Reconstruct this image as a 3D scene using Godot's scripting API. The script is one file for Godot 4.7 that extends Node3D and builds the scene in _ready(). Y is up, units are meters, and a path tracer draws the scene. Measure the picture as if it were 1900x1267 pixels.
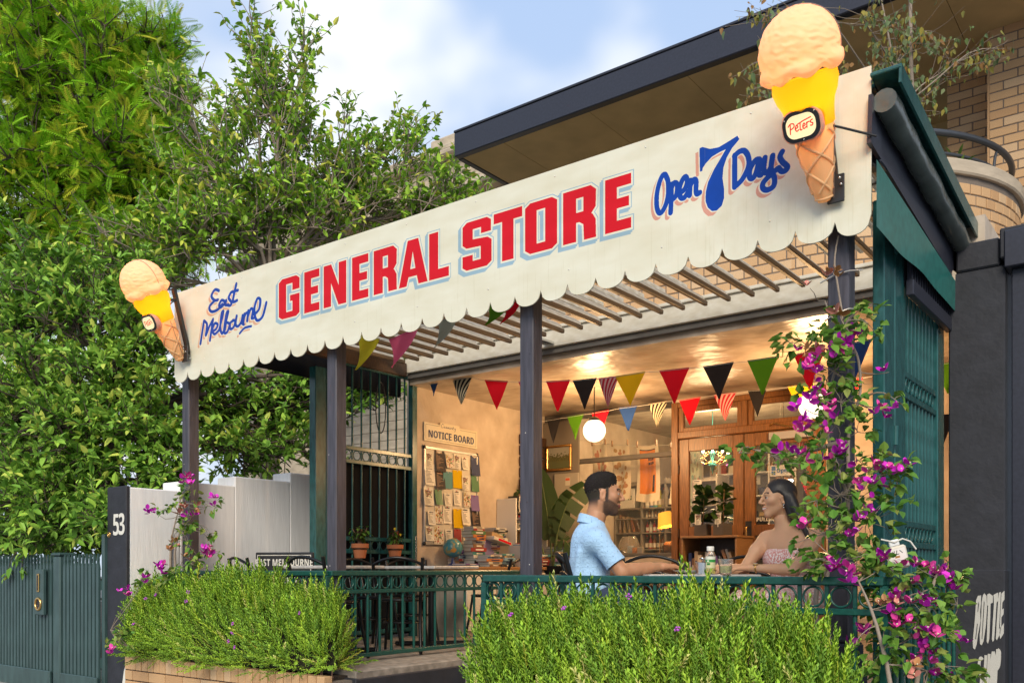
extends Node3D
# A corner general store: verandah with a scalloped sign, hedges, creepers and two people at a table.

const DOWN := Vector3(0, -1, 0)
const UPV := Vector3(0, 1, 0)
const EYE := Vector3(0, 1.1, 4.5)
const YAW := 37.4
const FLOOR := 0.395
var R := RandomNumberGenerator.new()
var mats := {}
var noises := {}


class B:
	var v := PackedVector3Array()
	var n := PackedVector3Array()
	var t := PackedVector2Array()
	var c := PackedColorArray()
	var ix := PackedInt32Array()
	var tint := Color.WHITE
	var colored := false

	func vert(p: Vector3, nn: Vector3, uv := Vector2.ZERO) -> int:
		v.append(p)
		n.append(nn)
		t.append(uv)
		c.append(tint)
		return v.size() - 1

	func face(a: int, b: int, d: int) -> void:
		var g := (v[b] - v[a]).cross(v[d] - v[a])
		ix.append(a)
		if g.dot(n[a] + n[b] + n[d]) > 0.0:
			ix.append(d)
			ix.append(b)
		else:
			ix.append(b)
			ix.append(d)

	func quad(a: Vector3, b: Vector3, d: Vector3, e: Vector3, nn: Vector3, ua := Vector2(0, 1), ub := Vector2(1, 1), ud := Vector2(1, 0), ue := Vector2(0, 0)) -> void:
		var i := vert(a, nn, ua)
		vert(b, nn, ub)
		vert(d, nn, ud)
		vert(e, nn, ue)
		face(i, i + 1, i + 2)
		face(i, i + 2, i + 3)

	func flat3(a: Vector3, b: Vector3, d: Vector3, nn: Vector3) -> void:
		var i := vert(a, nn)
		vert(b, nn)
		vert(d, nn)
		face(i, i + 1, i + 2)

	# a box between two corners, its edges cut by bev
	func box(lo: Vector3, hi: Vector3, bev := 0.0, xf := Transform3D()) -> B:
		var m := (lo + hi) / 2.0
		var h := (hi - lo) / 2.0
		var ax := [Vector3.RIGHT, Vector3.UP, Vector3.BACK]
		var bv := minf(bev, minf(h.x, minf(h.y, h.z)) * 0.7)
		for a in 3:
			var b := (a + 1) % 3
			var d := (a + 2) % 3
			for s in [-1.0, 1.0]:
				var q := []
				for k in [[-1.0, -1.0], [1.0, -1.0], [1.0, 1.0], [-1.0, 1.0]]:
					var p: Vector3 = m + ax[a] * s * h[a] + ax[b] * k[0] * (h[b] - bv) + ax[d] * k[1] * (h[d] - bv)
					q.append(xf * p)
				quad(q[0], q[1], q[2], q[3], (xf.basis * (ax[a] * s)).normalized())
			if bv > 0.0:
				for s in [-1.0, 1.0]:
					for r in [-1.0, 1.0]:  # the edge along axis d, between faces a and b
						var q := []
						for e in [-1.0, 1.0]:
							q.append(xf * (m + ax[a] * s * h[a] + ax[b] * r * (h[b] - bv) + ax[d] * e * (h[d] - bv)))
							q.append(xf * (m + ax[a] * s * (h[a] - bv) + ax[b] * r * h[b] + ax[d] * e * (h[d] - bv)))
						quad(q[0], q[1], q[3], q[2], (xf.basis * (ax[a] * s + ax[b] * r)).normalized())
		if bv > 0.0:
			for s in [-1.0, 1.0]:
				for r in [-1.0, 1.0]:
					for e in [-1.0, 1.0]:
						var k := Vector3(s, r, e)
						flat3(xf * (m + k * Vector3(h.x, h.y - bv, h.z - bv)), xf * (m + k * Vector3(h.x - bv, h.y, h.z - bv)), xf * (m + k * Vector3(h.x - bv, h.y - bv, h.z)), (xf.basis * k).normalized())
		return self

	func cbox(at: Vector3, size: Vector3, bev := 0.0, basis := Basis()) -> B:
		return box(-size / 2.0, size / 2.0, bev, Transform3D(basis, at))

	# a rectangular bar from a to b, w across (sideways) and h thick (towards up)
	func bar(a: Vector3, b: Vector3, w: float, h: float, up := Vector3.UP, bev := 0.0) -> B:
		var z := (b - a).normalized()
		if absf(z.dot(up)) > 0.98:
			up = Vector3.BACK if absf(z.z) < 0.9 else Vector3.RIGHT
		var x := up.cross(z).normalized()
		var y := z.cross(x)
		return cbox((a + b) / 2.0, Vector3(w, h, (b - a).length()), bev, Basis(x, y, z))

	func tube(pts: Array, rad: Variant, sides := 8, caps := true) -> B:
		var k := pts.size()
		if k < 2:
			return self
		var up := Vector3.UP
		var z0: Vector3 = (pts[1] - pts[0]).normalized()
		if absf(z0.dot(up)) > 0.9:
			up = Vector3.RIGHT
		var first := v.size()
		for i in k:
			var z: Vector3 = (pts[mini(i + 1, k - 1)] - pts[maxi(i - 1, 0)]).normalized()
			var x := up.cross(z).normalized()
			var y := z.cross(x)
			up = y
			var r: float = rad[i] if rad is Array else rad
			for s in sides:
				var a := TAU * s / sides
				var d := x * cos(a) + y * sin(a)
				vert(pts[i] + d * r, d, Vector2(float(s) / sides, float(i)))
		for i in k - 1:
			for s in sides:
				var a := first + i * sides + s
				var b := first + i * sides + (s + 1) % sides
				face(a, b, b + sides)
				face(a, b + sides, a + sides)
		if caps:
			for e in [0, k - 1]:
				var z: Vector3 = (pts[0] - pts[1]).normalized() if e == 0 else (pts[k - 1] - pts[k - 2]).normalized()
				var m := vert(pts[e], z)
				var q := v.size()
				for s in sides:
					vert(v[first + e * sides + s], z)
				for s in sides:
					face(m, q + s, q + (s + 1) % sides)
		return self

	# prof: Vector2(radius, height) from bottom to top
	func lathe(prof: Array, seg := 20, xf := Transform3D(), smooth := true) -> B:
		var k := prof.size()
		if smooth:
			var first := v.size()
			for i in k:
				var d: Vector2 = prof[mini(i + 1, k - 1)] - prof[maxi(i - 1, 0)]
				var nn := Vector2(d.y, -d.x).normalized()
				for s in seg + 1:
					var a := TAU * s / seg
					vert(xf * Vector3(prof[i].x * cos(a), prof[i].y, prof[i].x * sin(a)), (xf.basis * Vector3(nn.x * cos(a), nn.y, nn.x * sin(a))).normalized(), Vector2(float(s) / seg, 1.0 - float(i) / (k - 1)))
			for i in k - 1:
				for s in seg:
					var a := first + i * (seg + 1) + s
					face(a, a + 1, a + seg + 2)
					face(a, a + seg + 2, a + seg + 1)
		else:
			for i in k - 1:
				lathe([prof[i], prof[i + 1]], seg, xf, true)
		return self

	func ball(at: Vector3, r: Vector3, seg := 16, rings := 10, basis := Basis()) -> B:
		var p := []
		for i in rings + 1:
			var a := PI * i / rings - PI / 2.0
			p.append(Vector2(cos(a), sin(a)))
		return lathe(p, seg, Transform3D(basis * Basis.from_scale(r), at))

	func ring(at: Vector3, rad: float, thick: float, basis := Basis(), seg := 20, sides := 6) -> B:
		var first := v.size()
		for i in seg:
			var a := TAU * i / seg
			var d := Vector3(cos(a), sin(a), 0)
			for s in sides:
				var q := TAU * s / sides
				var e := d * cos(q) + Vector3(0, 0, 1) * sin(q)
				vert(at + basis * (d * rad + e * thick), basis * e)
		for i in seg:
			for s in sides:
				var a := first + i * sides + s
				var b := first + i * sides + (s + 1) % sides
				var d := first + ((i + 1) % seg) * sides + (s + 1) % sides
				var e := first + ((i + 1) % seg) * sides + s
				face(a, b, d)
				face(a, d, e)
		return self

	# an outline in the xy plane of xf, made depth thick (towards -z); uv from the rectangle uvr
	func slab(poly: PackedVector2Array, depth: float, xf := Transform3D(), uvr := Rect2(0, 0, 1, 1), back := true) -> B:
		var tri := Geometry2D.triangulate_polygon(poly)
		for side in ([0, 1] if back and depth > 0.0 else [0]):
			var first := v.size()
			var nn := (xf.basis * Vector3(0, 0, 1 if side == 0 else -1)).normalized()
			for p in poly:
				vert(xf * Vector3(p.x, p.y, -depth * side), nn, Vector2((p.x - uvr.position.x) / uvr.size.x, 1.0 - (p.y - uvr.position.y) / uvr.size.y))
			for i in range(0, tri.size(), 3):
				face(first + tri[i], first + tri[i + 1], first + tri[i + 2])
		if depth > 0.0:
			var cw := Geometry2D.is_polygon_clockwise(poly)
			for i in poly.size():
				var a := poly[i]
				var b := poly[(i + 1) % poly.size()]
				var e := (b - a).normalized()
				var o := Vector2(-e.y, e.x) if cw else Vector2(e.y, -e.x)
				var ua := Vector2((a.x - uvr.position.x) / uvr.size.x, 1.0 - (a.y - uvr.position.y) / uvr.size.y)
				quad(xf * Vector3(a.x, a.y, 0), xf * Vector3(b.x, b.y, 0), xf * Vector3(b.x, b.y, -depth), xf * Vector3(a.x, a.y, -depth), (xf.basis * Vector3(o.x, o.y, 0)).normalized(), ua, ua, ua, ua)
		return self

	# a sheet of nu x nv cells through f(u, v)
	func sheet(nu: int, nv: int, f: Callable, flip := false) -> B:
		var first := v.size()
		for j in nv + 1:
			for i in nu + 1:
				var u := float(i) / nu
				var w := float(j) / nv
				var p: Vector3 = f.call(u, w)
				var du: Vector3 = f.call(minf(u + 0.01, 1.0), w) - f.call(maxf(u - 0.01, 0.0), w)
				var dv: Vector3 = f.call(u, minf(w + 0.01, 1.0)) - f.call(u, maxf(w - 0.01, 0.0))
				vert(p, du.cross(dv).normalized() * (-1.0 if flip else 1.0), Vector2(u, w))
		for j in nv:
			for i in nu:
				var a := first + j * (nu + 1) + i
				face(a, a + 1, a + nu + 2)
				face(a, a + nu + 2, a + nu + 1)
		return self

	func add(o: B, xf := Transform3D()) -> B:
		var first := v.size()
		for i in o.v.size():
			v.append(xf * o.v[i])
			n.append((xf.basis * o.n[i]).normalized())
		t.append_array(o.t)
		c.append_array(o.c)
		for i in o.ix:
			ix.append(first + i)
		colored = colored or o.colored
		return self

	func mesh() -> ArrayMesh:
		var a := []
		a.resize(Mesh.ARRAY_MAX)
		a[Mesh.ARRAY_VERTEX] = v
		a[Mesh.ARRAY_NORMAL] = n
		a[Mesh.ARRAY_TEX_UV] = t
		if colored:
			a[Mesh.ARRAY_COLOR] = c
		a[Mesh.ARRAY_INDEX] = ix
		var m := ArrayMesh.new()
		m.add_surface_from_arrays(Mesh.PRIMITIVE_TRIANGLES, a)
		return m


# ---------------------------------------------------------------- nodes
func obj(called: String, b: Variant, m: Material, parent: Node = self, at := Vector3.ZERO) -> MeshInstance3D:
	var o := MeshInstance3D.new()
	o.name = called
	o.mesh = (b.mesh() if b.v.size() else null) if b is B else b
	o.material_override = m
	o.position = at
	parent.add_child(o, true)
	return o


func tag(o: Node, label: String, category: String, group := "") -> Node:
	o.set_meta("label", label)
	o.set_meta("category", category)
	if group:
		o.set_meta("group", group)
	return o


func thing(called: String, label: String, category: String, at := Vector3.ZERO, turn := 0.0, group := "") -> Node3D:
	var o := Node3D.new()
	o.name = called
	add_child(o, true)
	o.position = at
	o.rotation.y = turn
	tag(o, label, category, group)
	return o


func one(called: String, b: Variant, m: Material, label: String, category: String, group := "", at := Vector3.ZERO) -> MeshInstance3D:
	var o := obj(called, b, m, self, at)
	tag(o, label, category, group)
	return o


func struct(called: String, b: Variant, m: Material, parent: Node = self) -> MeshInstance3D:
	var o := obj(called, b, m, parent)
	if parent == self:
		o.set_meta("kind", "structure")
	return o


func copy(o: Node3D, at: Vector3, turn := 0.0, label := "", group := "") -> Node3D:
	var r: Node3D = o.duplicate()
	r.name = String(o.name).rstrip("0123456789")
	add_child(r, true)
	r.position = at
	r.rotation = Vector3(0, turn, 0)
	if label:
		r.set_meta("label", label)
	if group:
		r.set_meta("group", group)
	return r


# ---------------------------------------------------------------- materials
func noise(key: String, freq: float, lo: Color, hi: Color, kind := FastNoiseLite.TYPE_SIMPLEX_SMOOTH, oct := 4, size := 512, mid := -1.0) -> NoiseTexture2D:
	if noises.has(key):
		return noises[key]
	var f := FastNoiseLite.new()
	f.noise_type = kind
	f.seed = key.hash() % 1000
	f.frequency = freq
	f.fractal_octaves = oct
	var g := Gradient.new()
	g.set_color(0, lo)
	g.set_color(1, hi)
	if mid > 0.0:
		g.set_offset(0, mid)
		g.set_offset(1, minf(mid + 0.06, 1.0))
	var x := NoiseTexture2D.new()
	x.width = size
	x.height = size
	x.seamless = true
	x.noise = f
	x.color_ramp = g
	noises[key] = x
	return x


func g(k: float) -> Color:
	return Color(k, k, k)


func mat(key: String, lin := Color.WHITE, rough := 0.7, metal := 0.0) -> StandardMaterial3D:
	if mats.has(key):
		return mats[key]
	var m := StandardMaterial3D.new()
	m.resource_name = key
	m.albedo_color = lin.linear_to_srgb()
	m.roughness = rough
	m.metallic = metal
	mats[key] = m
	return m


func worn(key: String, lin: Color, rough: float, tex: Texture2D, scale: Vector3, bump: Texture2D = null, height := 0.0, metal := 0.0) -> StandardMaterial3D:
	if mats.has(key):
		return mats[key]
	var m := mat(key, lin, rough, metal)
	m.albedo_texture = tex
	m.uv1_triplanar = true
	m.uv1_world_triplanar = true
	m.uv1_scale = scale
	if bump:
		m.heightmap_enabled = true
		m.heightmap_texture = bump
		m.heightmap_scale = height
	return m


func leafmat(key: String, lin: Color, rough := 0.45, back := 0.35) -> StandardMaterial3D:
	var m := mat(key, lin, rough)
	m.vertex_color_use_as_albedo = true
	m.backlight_enabled = true
	m.backlight = Color(back, back, back)
	m.metallic_specular = 0.28
	m.cull_mode = BaseMaterial3D.CULL_DISABLED
	return m


func glass(key: String, a := 0.02) -> StandardMaterial3D:
	var m := mat(key, Color(0.9, 0.95, 0.95), 0.02)
	m.transparency = BaseMaterial3D.TRANSPARENCY_ALPHA
	m.albedo_color.a = a
	m.metallic_specular = 0.26
	return m


func glow(key: String, lin: Color, energy: float) -> StandardMaterial3D:
	var m := mat(key, Color(0.8, 0.78, 0.7), 0.3)
	m.emission_enabled = true
	m.emission = lin.linear_to_srgb()
	m.emission_energy_multiplier = energy
	return m


func lamp(at: Vector3, lin: Color, energy: float, size := 0.05) -> OmniLight3D:
	var l := OmniLight3D.new()
	l.name = "lamp_light"
	l.position = at
	l.light_color = lin.linear_to_srgb()
	l.light_energy = energy
	l.light_size = size
	l.omni_range = 14.0
	l.omni_attenuation = 2.0
	l.shadow_enabled = true
	add_child(l, true)
	return l


# ---------------------------------------------------------------- lettering: outlines filled line by line into an Image
func fill(im: Image, loops: Array, col: Color) -> void:
	var lo := 1e9
	var hi := -1e9
	for l in loops:
		for p in l:
			lo = minf(lo, p.y)
			hi = maxf(hi, p.y)
	for y in range(maxi(int(lo), 0), mini(int(hi) + 1, im.get_height())):
		var xs := PackedFloat32Array()
		var yy := y + 0.5
		for l in loops:
			for i in l.size():
				var a: Vector2 = l[i]
				var b: Vector2 = l[(i + 1) % l.size()]
				if (a.y <= yy) != (b.y <= yy):
					xs.append(a.x + (b.x - a.x) * (yy - a.y) / (b.y - a.y))
		xs.sort()
		for i in range(0, xs.size() - 1, 2):
			var x0 := int(round(xs[i]))
			var x1 := int(round(xs[i + 1]))
			if x1 > x0:
				im.fill_rect(Rect2i(x0, y, x1 - x0, 1), col)


# a brush stroke through pts, of width w (px); thin ends if taper
func stroke(im: Image, pts: Array, w: float, col: Color, off := Vector2.ZERO, smooth := true, slant := 0.0) -> void:
	var c := Curve2D.new()
	for i in pts.size():
		var d := Vector2.ZERO
		if smooth and i > 0 and i < pts.size() - 1:
			d = (pts[i + 1] - pts[i - 1]) / 6.0
		c.add_point(pts[i], -d, d)
	var b := c.tessellate(4, 3.0)
	for i in b.size() - 1:
		var p := b[i] + off
		var q := b[i + 1] + off
		var e := (q - p).normalized()
		var o := Vector2(-e.y, e.x) * w / 2.0
		if slant > 0.0:
			o = o * (1.0 - slant * absf(e.x))
		fill(im, [[p + o, q + o, q - o, p - o]], col)
		var disc := []
		for k in 12:
			disc.append(q + Vector2(cos(TAU * k / 12.0), sin(TAU * k / 12.0)) * o.length())
		fill(im, [disc], col)
		if i == 0:
			for k in 12:
				disc[k] += p - q
			fill(im, [disc], col)


func printed(key: String, im: Image, rough := 0.5) -> StandardMaterial3D:
	var m := mat(key, Color.WHITE, rough)
	m.albedo_texture = ImageTexture.create_from_image(im)
	m.texture_repeat = false
	return m


func words(text: String, high: float, bold := true, depth := 0.002, serif := false) -> TextMesh:
	var f := SystemFont.new()
	f.font_names = PackedStringArray(["Droid Serif" if serif else "Droid Sans"])
	f.font_weight = 700 if bold else 400
	var m := TextMesh.new()
	m.text = text
	m.font = f
	m.font_size = 64
	m.pixel_size = high / 46.0
	m.depth = depth
	m.curve_step = 4.0
	return m


func letters(text: String, high: float, m: Material, parent: Node, xf: Transform3D, bold := true, serif := false, called := "lettering") -> MeshInstance3D:
	var o := MeshInstance3D.new()
	o.name = called
	o.mesh = words(text, high, bold, 0.002, serif)
	o.material_override = m
	o.transform = xf
	parent.add_child(o, true)
	return o


func pts2(a: Array) -> Array:
	var o := []
	for i in range(0, a.size(), 2):
		o.append(Vector2(a[i], a[i + 1]))
	return o


# ---------------------------------------------------------------- picture, sky and light
func sky_image() -> Image:
	var w := 1024
	var h := 512
	var f := FastNoiseLite.new()
	f.noise_type = FastNoiseLite.TYPE_SIMPLEX_SMOOTH
	f.seed = 21
	f.fractal_octaves = 5
	f.fractal_gain = 0.52
	f.frequency = 0.55
	var im := Image.create(w, h, false, Image.FORMAT_RGBF)
	for y in h:
		var el := (0.5 - (y + 0.5) / h) * PI
		for x in w:
			var az := (x + 0.5) / w * TAU
			var d := Vector3(cos(el) * sin(az), sin(el), -cos(el) * cos(az))
			var k := 1.0 / (maxf(d.y, 0.0) + 0.32)
			var a := f.get_noise_3d(d.x * k * 1.9, 3.0, d.z * k * 1.9 * 1.3)
			var b := f.get_noise_3d(d.x * k * 5.2 + 40.0, 9.0, d.z * k * 5.2)
			var cl := smoothstep(-0.08, 0.46, a * 1.1 + b * 0.42)
			var blue := Color(0.40, 0.56, 0.86).lerp(Color(0.66, 0.77, 0.90), pow(1.0 - clampf(d.y, 0.0, 1.0), 2.2))
			var white := Color(0.98, 0.99, 1.0) * (0.90 + 0.16 * smoothstep(-0.1, 0.3, b))
			im.set_pixel(x, y, blue.lerp(white, cl * 0.93))
	return im


func setup() -> void:
	var cam := Camera3D.new()
	cam.name = "camera"
	cam.projection = Camera3D.PROJECTION_FRUSTUM
	cam.near = 0.05
	cam.far = 400.0
	cam.size = 2.0 * 0.05 * 633.5 / 1672.0
	cam.frustum_offset = Vector2(0, 0.05 * 422.5 / 1672.0)
	cam.position = EYE
	cam.rotation_degrees.y = YAW
	cam.current = true
	add_child(cam)

	var sun := DirectionalLight3D.new()
	sun.name = "sun"
	sun.light_energy = 0.78
	sun.light_color = Color(1.0, 0.95, 0.86)
	sun.light_angular_distance = 30.0
	sun.shadow_enabled = true
	add_child(sun)
	sun.look_at_from_position(Vector3(4.6, 5.8, 7.6), Vector3(0, 0, 0))

	var e := Environment.new()
	e.background_mode = Environment.BG_SKY
	e.sky = Sky.new()
	var p := PanoramaSkyMaterial.new()
	p.panorama = ImageTexture.create_from_image(sky_image())
	e.sky.sky_material = p
	e.sky_rotation.y = 0.0
	e.background_energy_multiplier = 0.80
	e.tonemap_mode = Environment.TONE_MAPPER_LINEAR
	e.tonemap_exposure = 1.38
	e.sdfgi_enabled = true
	e.ssao_enabled = true
	e.ssil_enabled = true
	var we := WorldEnvironment.new()
	we.name = "world_environment"
	we.environment = e
	add_child(we)


func palette() -> void:
	var fine := noise("fine", 0.06, g(0.82), g(1.0))
	var blotch := noise("blotch", 0.012, g(0.78), g(1.0), FastNoiseLite.TYPE_SIMPLEX_SMOOTH, 5)
	var grain := noise("grain", 0.02, g(0.7), g(1.0), FastNoiseLite.TYPE_SIMPLEX_SMOOTH, 5)
	var bumps := noise("bumps", 0.05, g(0.0), g(1.0), FastNoiseLite.TYPE_SIMPLEX_SMOOTH, 3)
	var rough := noise("rough", 0.03, g(0.0), g(1.0), FastNoiseLite.TYPE_CELLULAR, 3)
	worn("sign_cream", Color(0.62, 0.61, 0.51), 0.35, noise("signdirt", 0.009, Color(0.94, 0.925, 0.89), Color.WHITE, FastNoiseLite.TYPE_SIMPLEX_SMOOTH, 5), Vector3(0.7, 0.7, 0.7))
	worn("post_paint", Color(0.075, 0.07, 0.092), 0.42, noise("postwear", 0.01, g(0.7), g(1.0), FastNoiseLite.TYPE_SIMPLEX_SMOOTH, 5), Vector3(6, 0.5, 6), grain, 0.25)
	worn("black_render", Color(0.027, 0.029, 0.040), 0.7, blotch, Vector3(0.8, 0.8, 0.8), bumps, 0.16)
	worn("white_render", Color(0.84, 0.83, 0.83), 0.85, noise("streaks", 0.011, g(0.93), g(1.0), FastNoiseLite.TYPE_SIMPLEX_SMOOTH, 4), Vector3(3.2, 0.3, 3.2), bumps, 0.14)
	worn("concrete", Color(0.40, 0.35, 0.30), 0.8, noise("concretespots", 0.02, g(0.66), g(1.0), FastNoiseLite.TYPE_SIMPLEX_SMOOTH, 6), Vector3(0.9, 0.9, 0.9), fine, 0.2)
	worn("asphalt", Color(0.15, 0.15, 0.15), 0.9, fine, Vector3(2, 2, 2), rough, 0.5)
	worn("footpath", Color(0.36, 0.35, 0.33), 0.9, blotch, Vector3(0.7, 0.7, 0.7), rough, 0.4)
	worn("brick_a", Color(0.66, 0.41, 0.21), 0.8, fine, Vector3(4, 4, 4), bumps, 0.1)
	worn("brick_b", Color(0.60, 0.355, 0.175), 0.8, fine, Vector3(4, 4, 4), bumps, 0.1)
	worn("brick_c", Color(0.71, 0.48, 0.28), 0.8, fine, Vector3(4, 4, 4), bumps, 0.1)
	worn("mortar", Color(0.22, 0.18, 0.15), 0.95, fine, Vector3(3, 3, 3))
	worn("soffit", Color(0.64, 0.46, 0.22), 0.7, noise("soffitstain", 0.008, g(0.88), g(1.0)), Vector3(0.4, 0.4, 0.4))
	worn("navy_metal", Color(0.030, 0.033, 0.052), 0.4, fine, Vector3(1, 1, 1), null, 0.0, 0.1)
	worn("green_paint", Color(0.010, 0.088, 0.070), 0.3, noise("greenwear", 0.02, Color(0.75, 0.78, 0.8), Color.WHITE), Vector3(3, 3, 3))
	worn("teal_paint", Color(0.028, 0.125, 0.125), 0.26, noise("tealwear", 0.015, Color(0.62, 0.7, 0.7), Color.WHITE), Vector3(3, 1, 3))
	worn("picket_paint", Color(0.055, 0.105, 0.105), 0.4, blotch, Vector3(1.5, 0.4, 1.5))
	worn("plaster", Color(0.63, 0.54, 0.44), 0.75, noise("plasterstain", 0.01, Color(0.86, 0.83, 0.8), Color.WHITE, FastNoiseLite.TYPE_SIMPLEX_SMOOTH, 5), Vector3(0.5, 0.5, 0.5), bumps, 0.25)
	worn("ceiling_paint", Color(0.62, 0.52, 0.42), 0.38, noise("ceilstain", 0.008, Color(0.74, 0.70, 0.66), Color.WHITE, FastNoiseLite.TYPE_SIMPLEX_SMOOTH, 6), Vector3(0.45, 0.45, 0.45), noise("waves", 0.006, g(0), g(1)), 2.5)
	worn("beam_paint", Color(0.66, 0.62, 0.53), 0.6, noise("beamstain", 0.02, Color(0.90, 0.88, 0.84), Color.WHITE, FastNoiseLite.TYPE_SIMPLEX_SMOOTH, 5), Vector3(0.7, 1.5, 0.7))
	worn("louvre_metal", Color(0.72, 0.70, 0.64), 0.45, noise("louvrestain", 0.02, Color(0.8, 0.77, 0.7), Color.WHITE), Vector3(1.5, 3, 0.8))
	worn("timber", Color(0.33, 0.135, 0.038), 0.4, noise("timbergrain", 0.02, g(0.62), g(1.0), FastNoiseLite.TYPE_SIMPLEX_SMOOTH, 5), Vector3(7, 0.45, 7), null)
	worn("oak", Color(0.42, 0.22, 0.09), 0.5, grain, Vector3(1, 6, 6))
	worn("dark_wood", Color(0.10, 0.05, 0.025), 0.5, grain, Vector3(6, 1, 6))
	worn("limestone", Color(0.60, 0.50, 0.38), 0.85, blotch, Vector3(0.4, 0.8, 0.4), bumps, 0.3)
	worn("terracotta", Color(0.48, 0.16, 0.065), 0.8, fine, Vector3(6, 6, 6))
	worn("grey_pot", Color(0.10, 0.085, 0.075), 0.9, fine, Vector3(8, 8, 8), rough, 0.3)
	worn("bark", Color(0.16, 0.12, 0.09), 0.9, noise("barkgrain", 0.03, g(0.55), g(1.0), FastNoiseLite.TYPE_SIMPLEX_SMOOTH, 5), Vector3(5, 1, 5), bumps, 0.4)
	worn("pale_bark", Color(0.36, 0.29, 0.23), 0.9, fine, Vector3(8, 2, 8), bumps, 0.3)
	worn("red_bark", Color(0.20, 0.11, 0.08), 0.85, fine, Vector3(8, 2, 8))
	worn("soil", Color(0.05, 0.035, 0.025), 0.95, fine, Vector3(4, 4, 4), rough, 1.0)
	worn("shop_wall", Color(0.50, 0.44, 0.36), 0.8, blotch, Vector3(0.5, 0.5, 0.5))
	worn("shop_grey", Color(0.16, 0.145, 0.13), 0.7, blotch, Vector3(0.6, 0.6, 0.6))
	worn("wicker", Color(0.22, 0.11, 0.045), 0.8, noise("weave", 0.09, g(0.5), g(1.0), FastNoiseLite.TYPE_CELLULAR, 2), Vector3(6, 10, 6))
	worn("chair_metal", Color(0.018, 0.018, 0.021), 0.33, noise("chairwear", 0.05, g(0.6), g(1.0)), Vector3(4, 4, 4), null, 0.0, 0.3)
	worn("marble", Color(0.58, 0.55, 0.52), 0.35, noise("veins", 0.02, g(0.78), g(1.0), FastNoiseLite.TYPE_SIMPLEX_SMOOTH, 6), Vector3(2, 2, 2))
	mat("white_paint", Color(0.75, 0.73, 0.68), 0.5)
	mat("paper", Color(0.60, 0.55, 0.46), 0.8)
	mat("ink", Color(0.015, 0.015, 0.02), 0.5)
	mat("navy_ink", Color(0.02, 0.03, 0.10), 0.5)
	mat("off_white", Color(0.68, 0.66, 0.60), 0.6)
	mat("brass", Color(0.72, 0.45, 0.16), 0.25, 1.0)
	mat("steel", Color(0.62, 0.62, 0.62), 0.22, 1.0)
	mat("black_plastic", Color(0.02, 0.02, 0.022), 0.4)
	mat("dark_sheet", Color(0.012, 0.013, 0.016), 0.6).metallic_specular = 0.12
	mat("aluminium", Color(0.55, 0.52, 0.48), 0.4, 0.7)
	mat("cord", Color(0.6, 0.58, 0.52), 0.8)
	for k in HUES:
		mat("cover_" + k, Color(HUES[k][0], HUES[k][1], HUES[k][2]), 0.5)


# ---------------------------------------------------------------- bricks
var brick_count := 0


func bricks(parent: Node, xf: Transform3D, len: float, rows: int, skip: Callable, sizex := 0.230, pitchx := 0.240, sizey := 0.076, pitchy := 0.086) -> void:
	# courses laid in the xy plane of xf, proud towards +z by 4 mm; skip(x, y) leaves a brick out
	for r in rows:
		var x := -pitchx * (0.5 if r % 2 else 0.0)
		while x < len - 0.02:
			var a := maxf(x, 0.0)
			var b := minf(x + sizex, len)
			var y := r * pitchy
			if b - a > 0.03 and not skip.call((a + b) / 2.0, y):
				one_brick(parent, xf * Transform3D(Basis(), Vector3((a + b) / 2.0, y + sizey / 2.0, R.randf_range(-0.0015, 0.0015))), Vector3(snappedf(b - a, 0.005), sizey, 0.05))
			x += pitchx


func one_brick(parent: Node, xf: Transform3D, size: Vector3) -> void:
	var key := "brick%s" % size
	if not noises.has(key):
		noises[key] = B.new().box(-size / 2.0, size / 2.0, 0.004).mesh()
	var o := MeshInstance3D.new()
	o.name = "brick"
	o.mesh = noises[key]
	o.material_override = mats[["brick_a", "brick_b", "brick_c", "brick_a", "brick_a"][R.randi() % 5]]
	o.transform = xf
	parent.add_child(o, true)


# ---------------------------------------------------------------- ground, store building, neighbours
func ground() -> void:
	struct("ground", B.new().box(Vector3(-150, -0.4, -150), Vector3(150, -0.15, 150)), mats["asphalt"])
	struct("footpath", B.new().box(Vector3(-30, -0.149, -0.6), Vector3(12, 0.0, 3.4), 0.02), mats["footpath"])
	struct("garden_bed", B.new().box(Vector3(-30, -0.149, -30), Vector3(-7.46, -0.01, -0.601)), mats["soil"])
	# the raised floor: a left deck, the way in, and a right deck
	struct("verandah_floor", B.new().box(Vector3(-7.14, 0.0, -8.6), Vector3(-4.62, FLOOR, 0.23), 0.008), mats["concrete"])
	struct("entry_floor", B.new().box(Vector3(-4.619, 0.0, -8.6), Vector3(-3.42, FLOOR - 0.012, -0.9)), mats["concrete"])
	struct("right_deck", B.new().box(Vector3(-3.419, 0.0, -8.6), Vector3(-1.0, FLOOR, 0.40), 0.008), mats["concrete"])
	struct("plinth", B.new().box(Vector3(-4.618, 0.0, -0.899), Vector3(-4.585, FLOOR - 0.05, 0.245), 0.006).box(Vector3(-5.1, 0.0, 0.232), Vector3(-4.585, FLOOR - 0.045, 0.262), 0.006), mats["black_render"])


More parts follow.
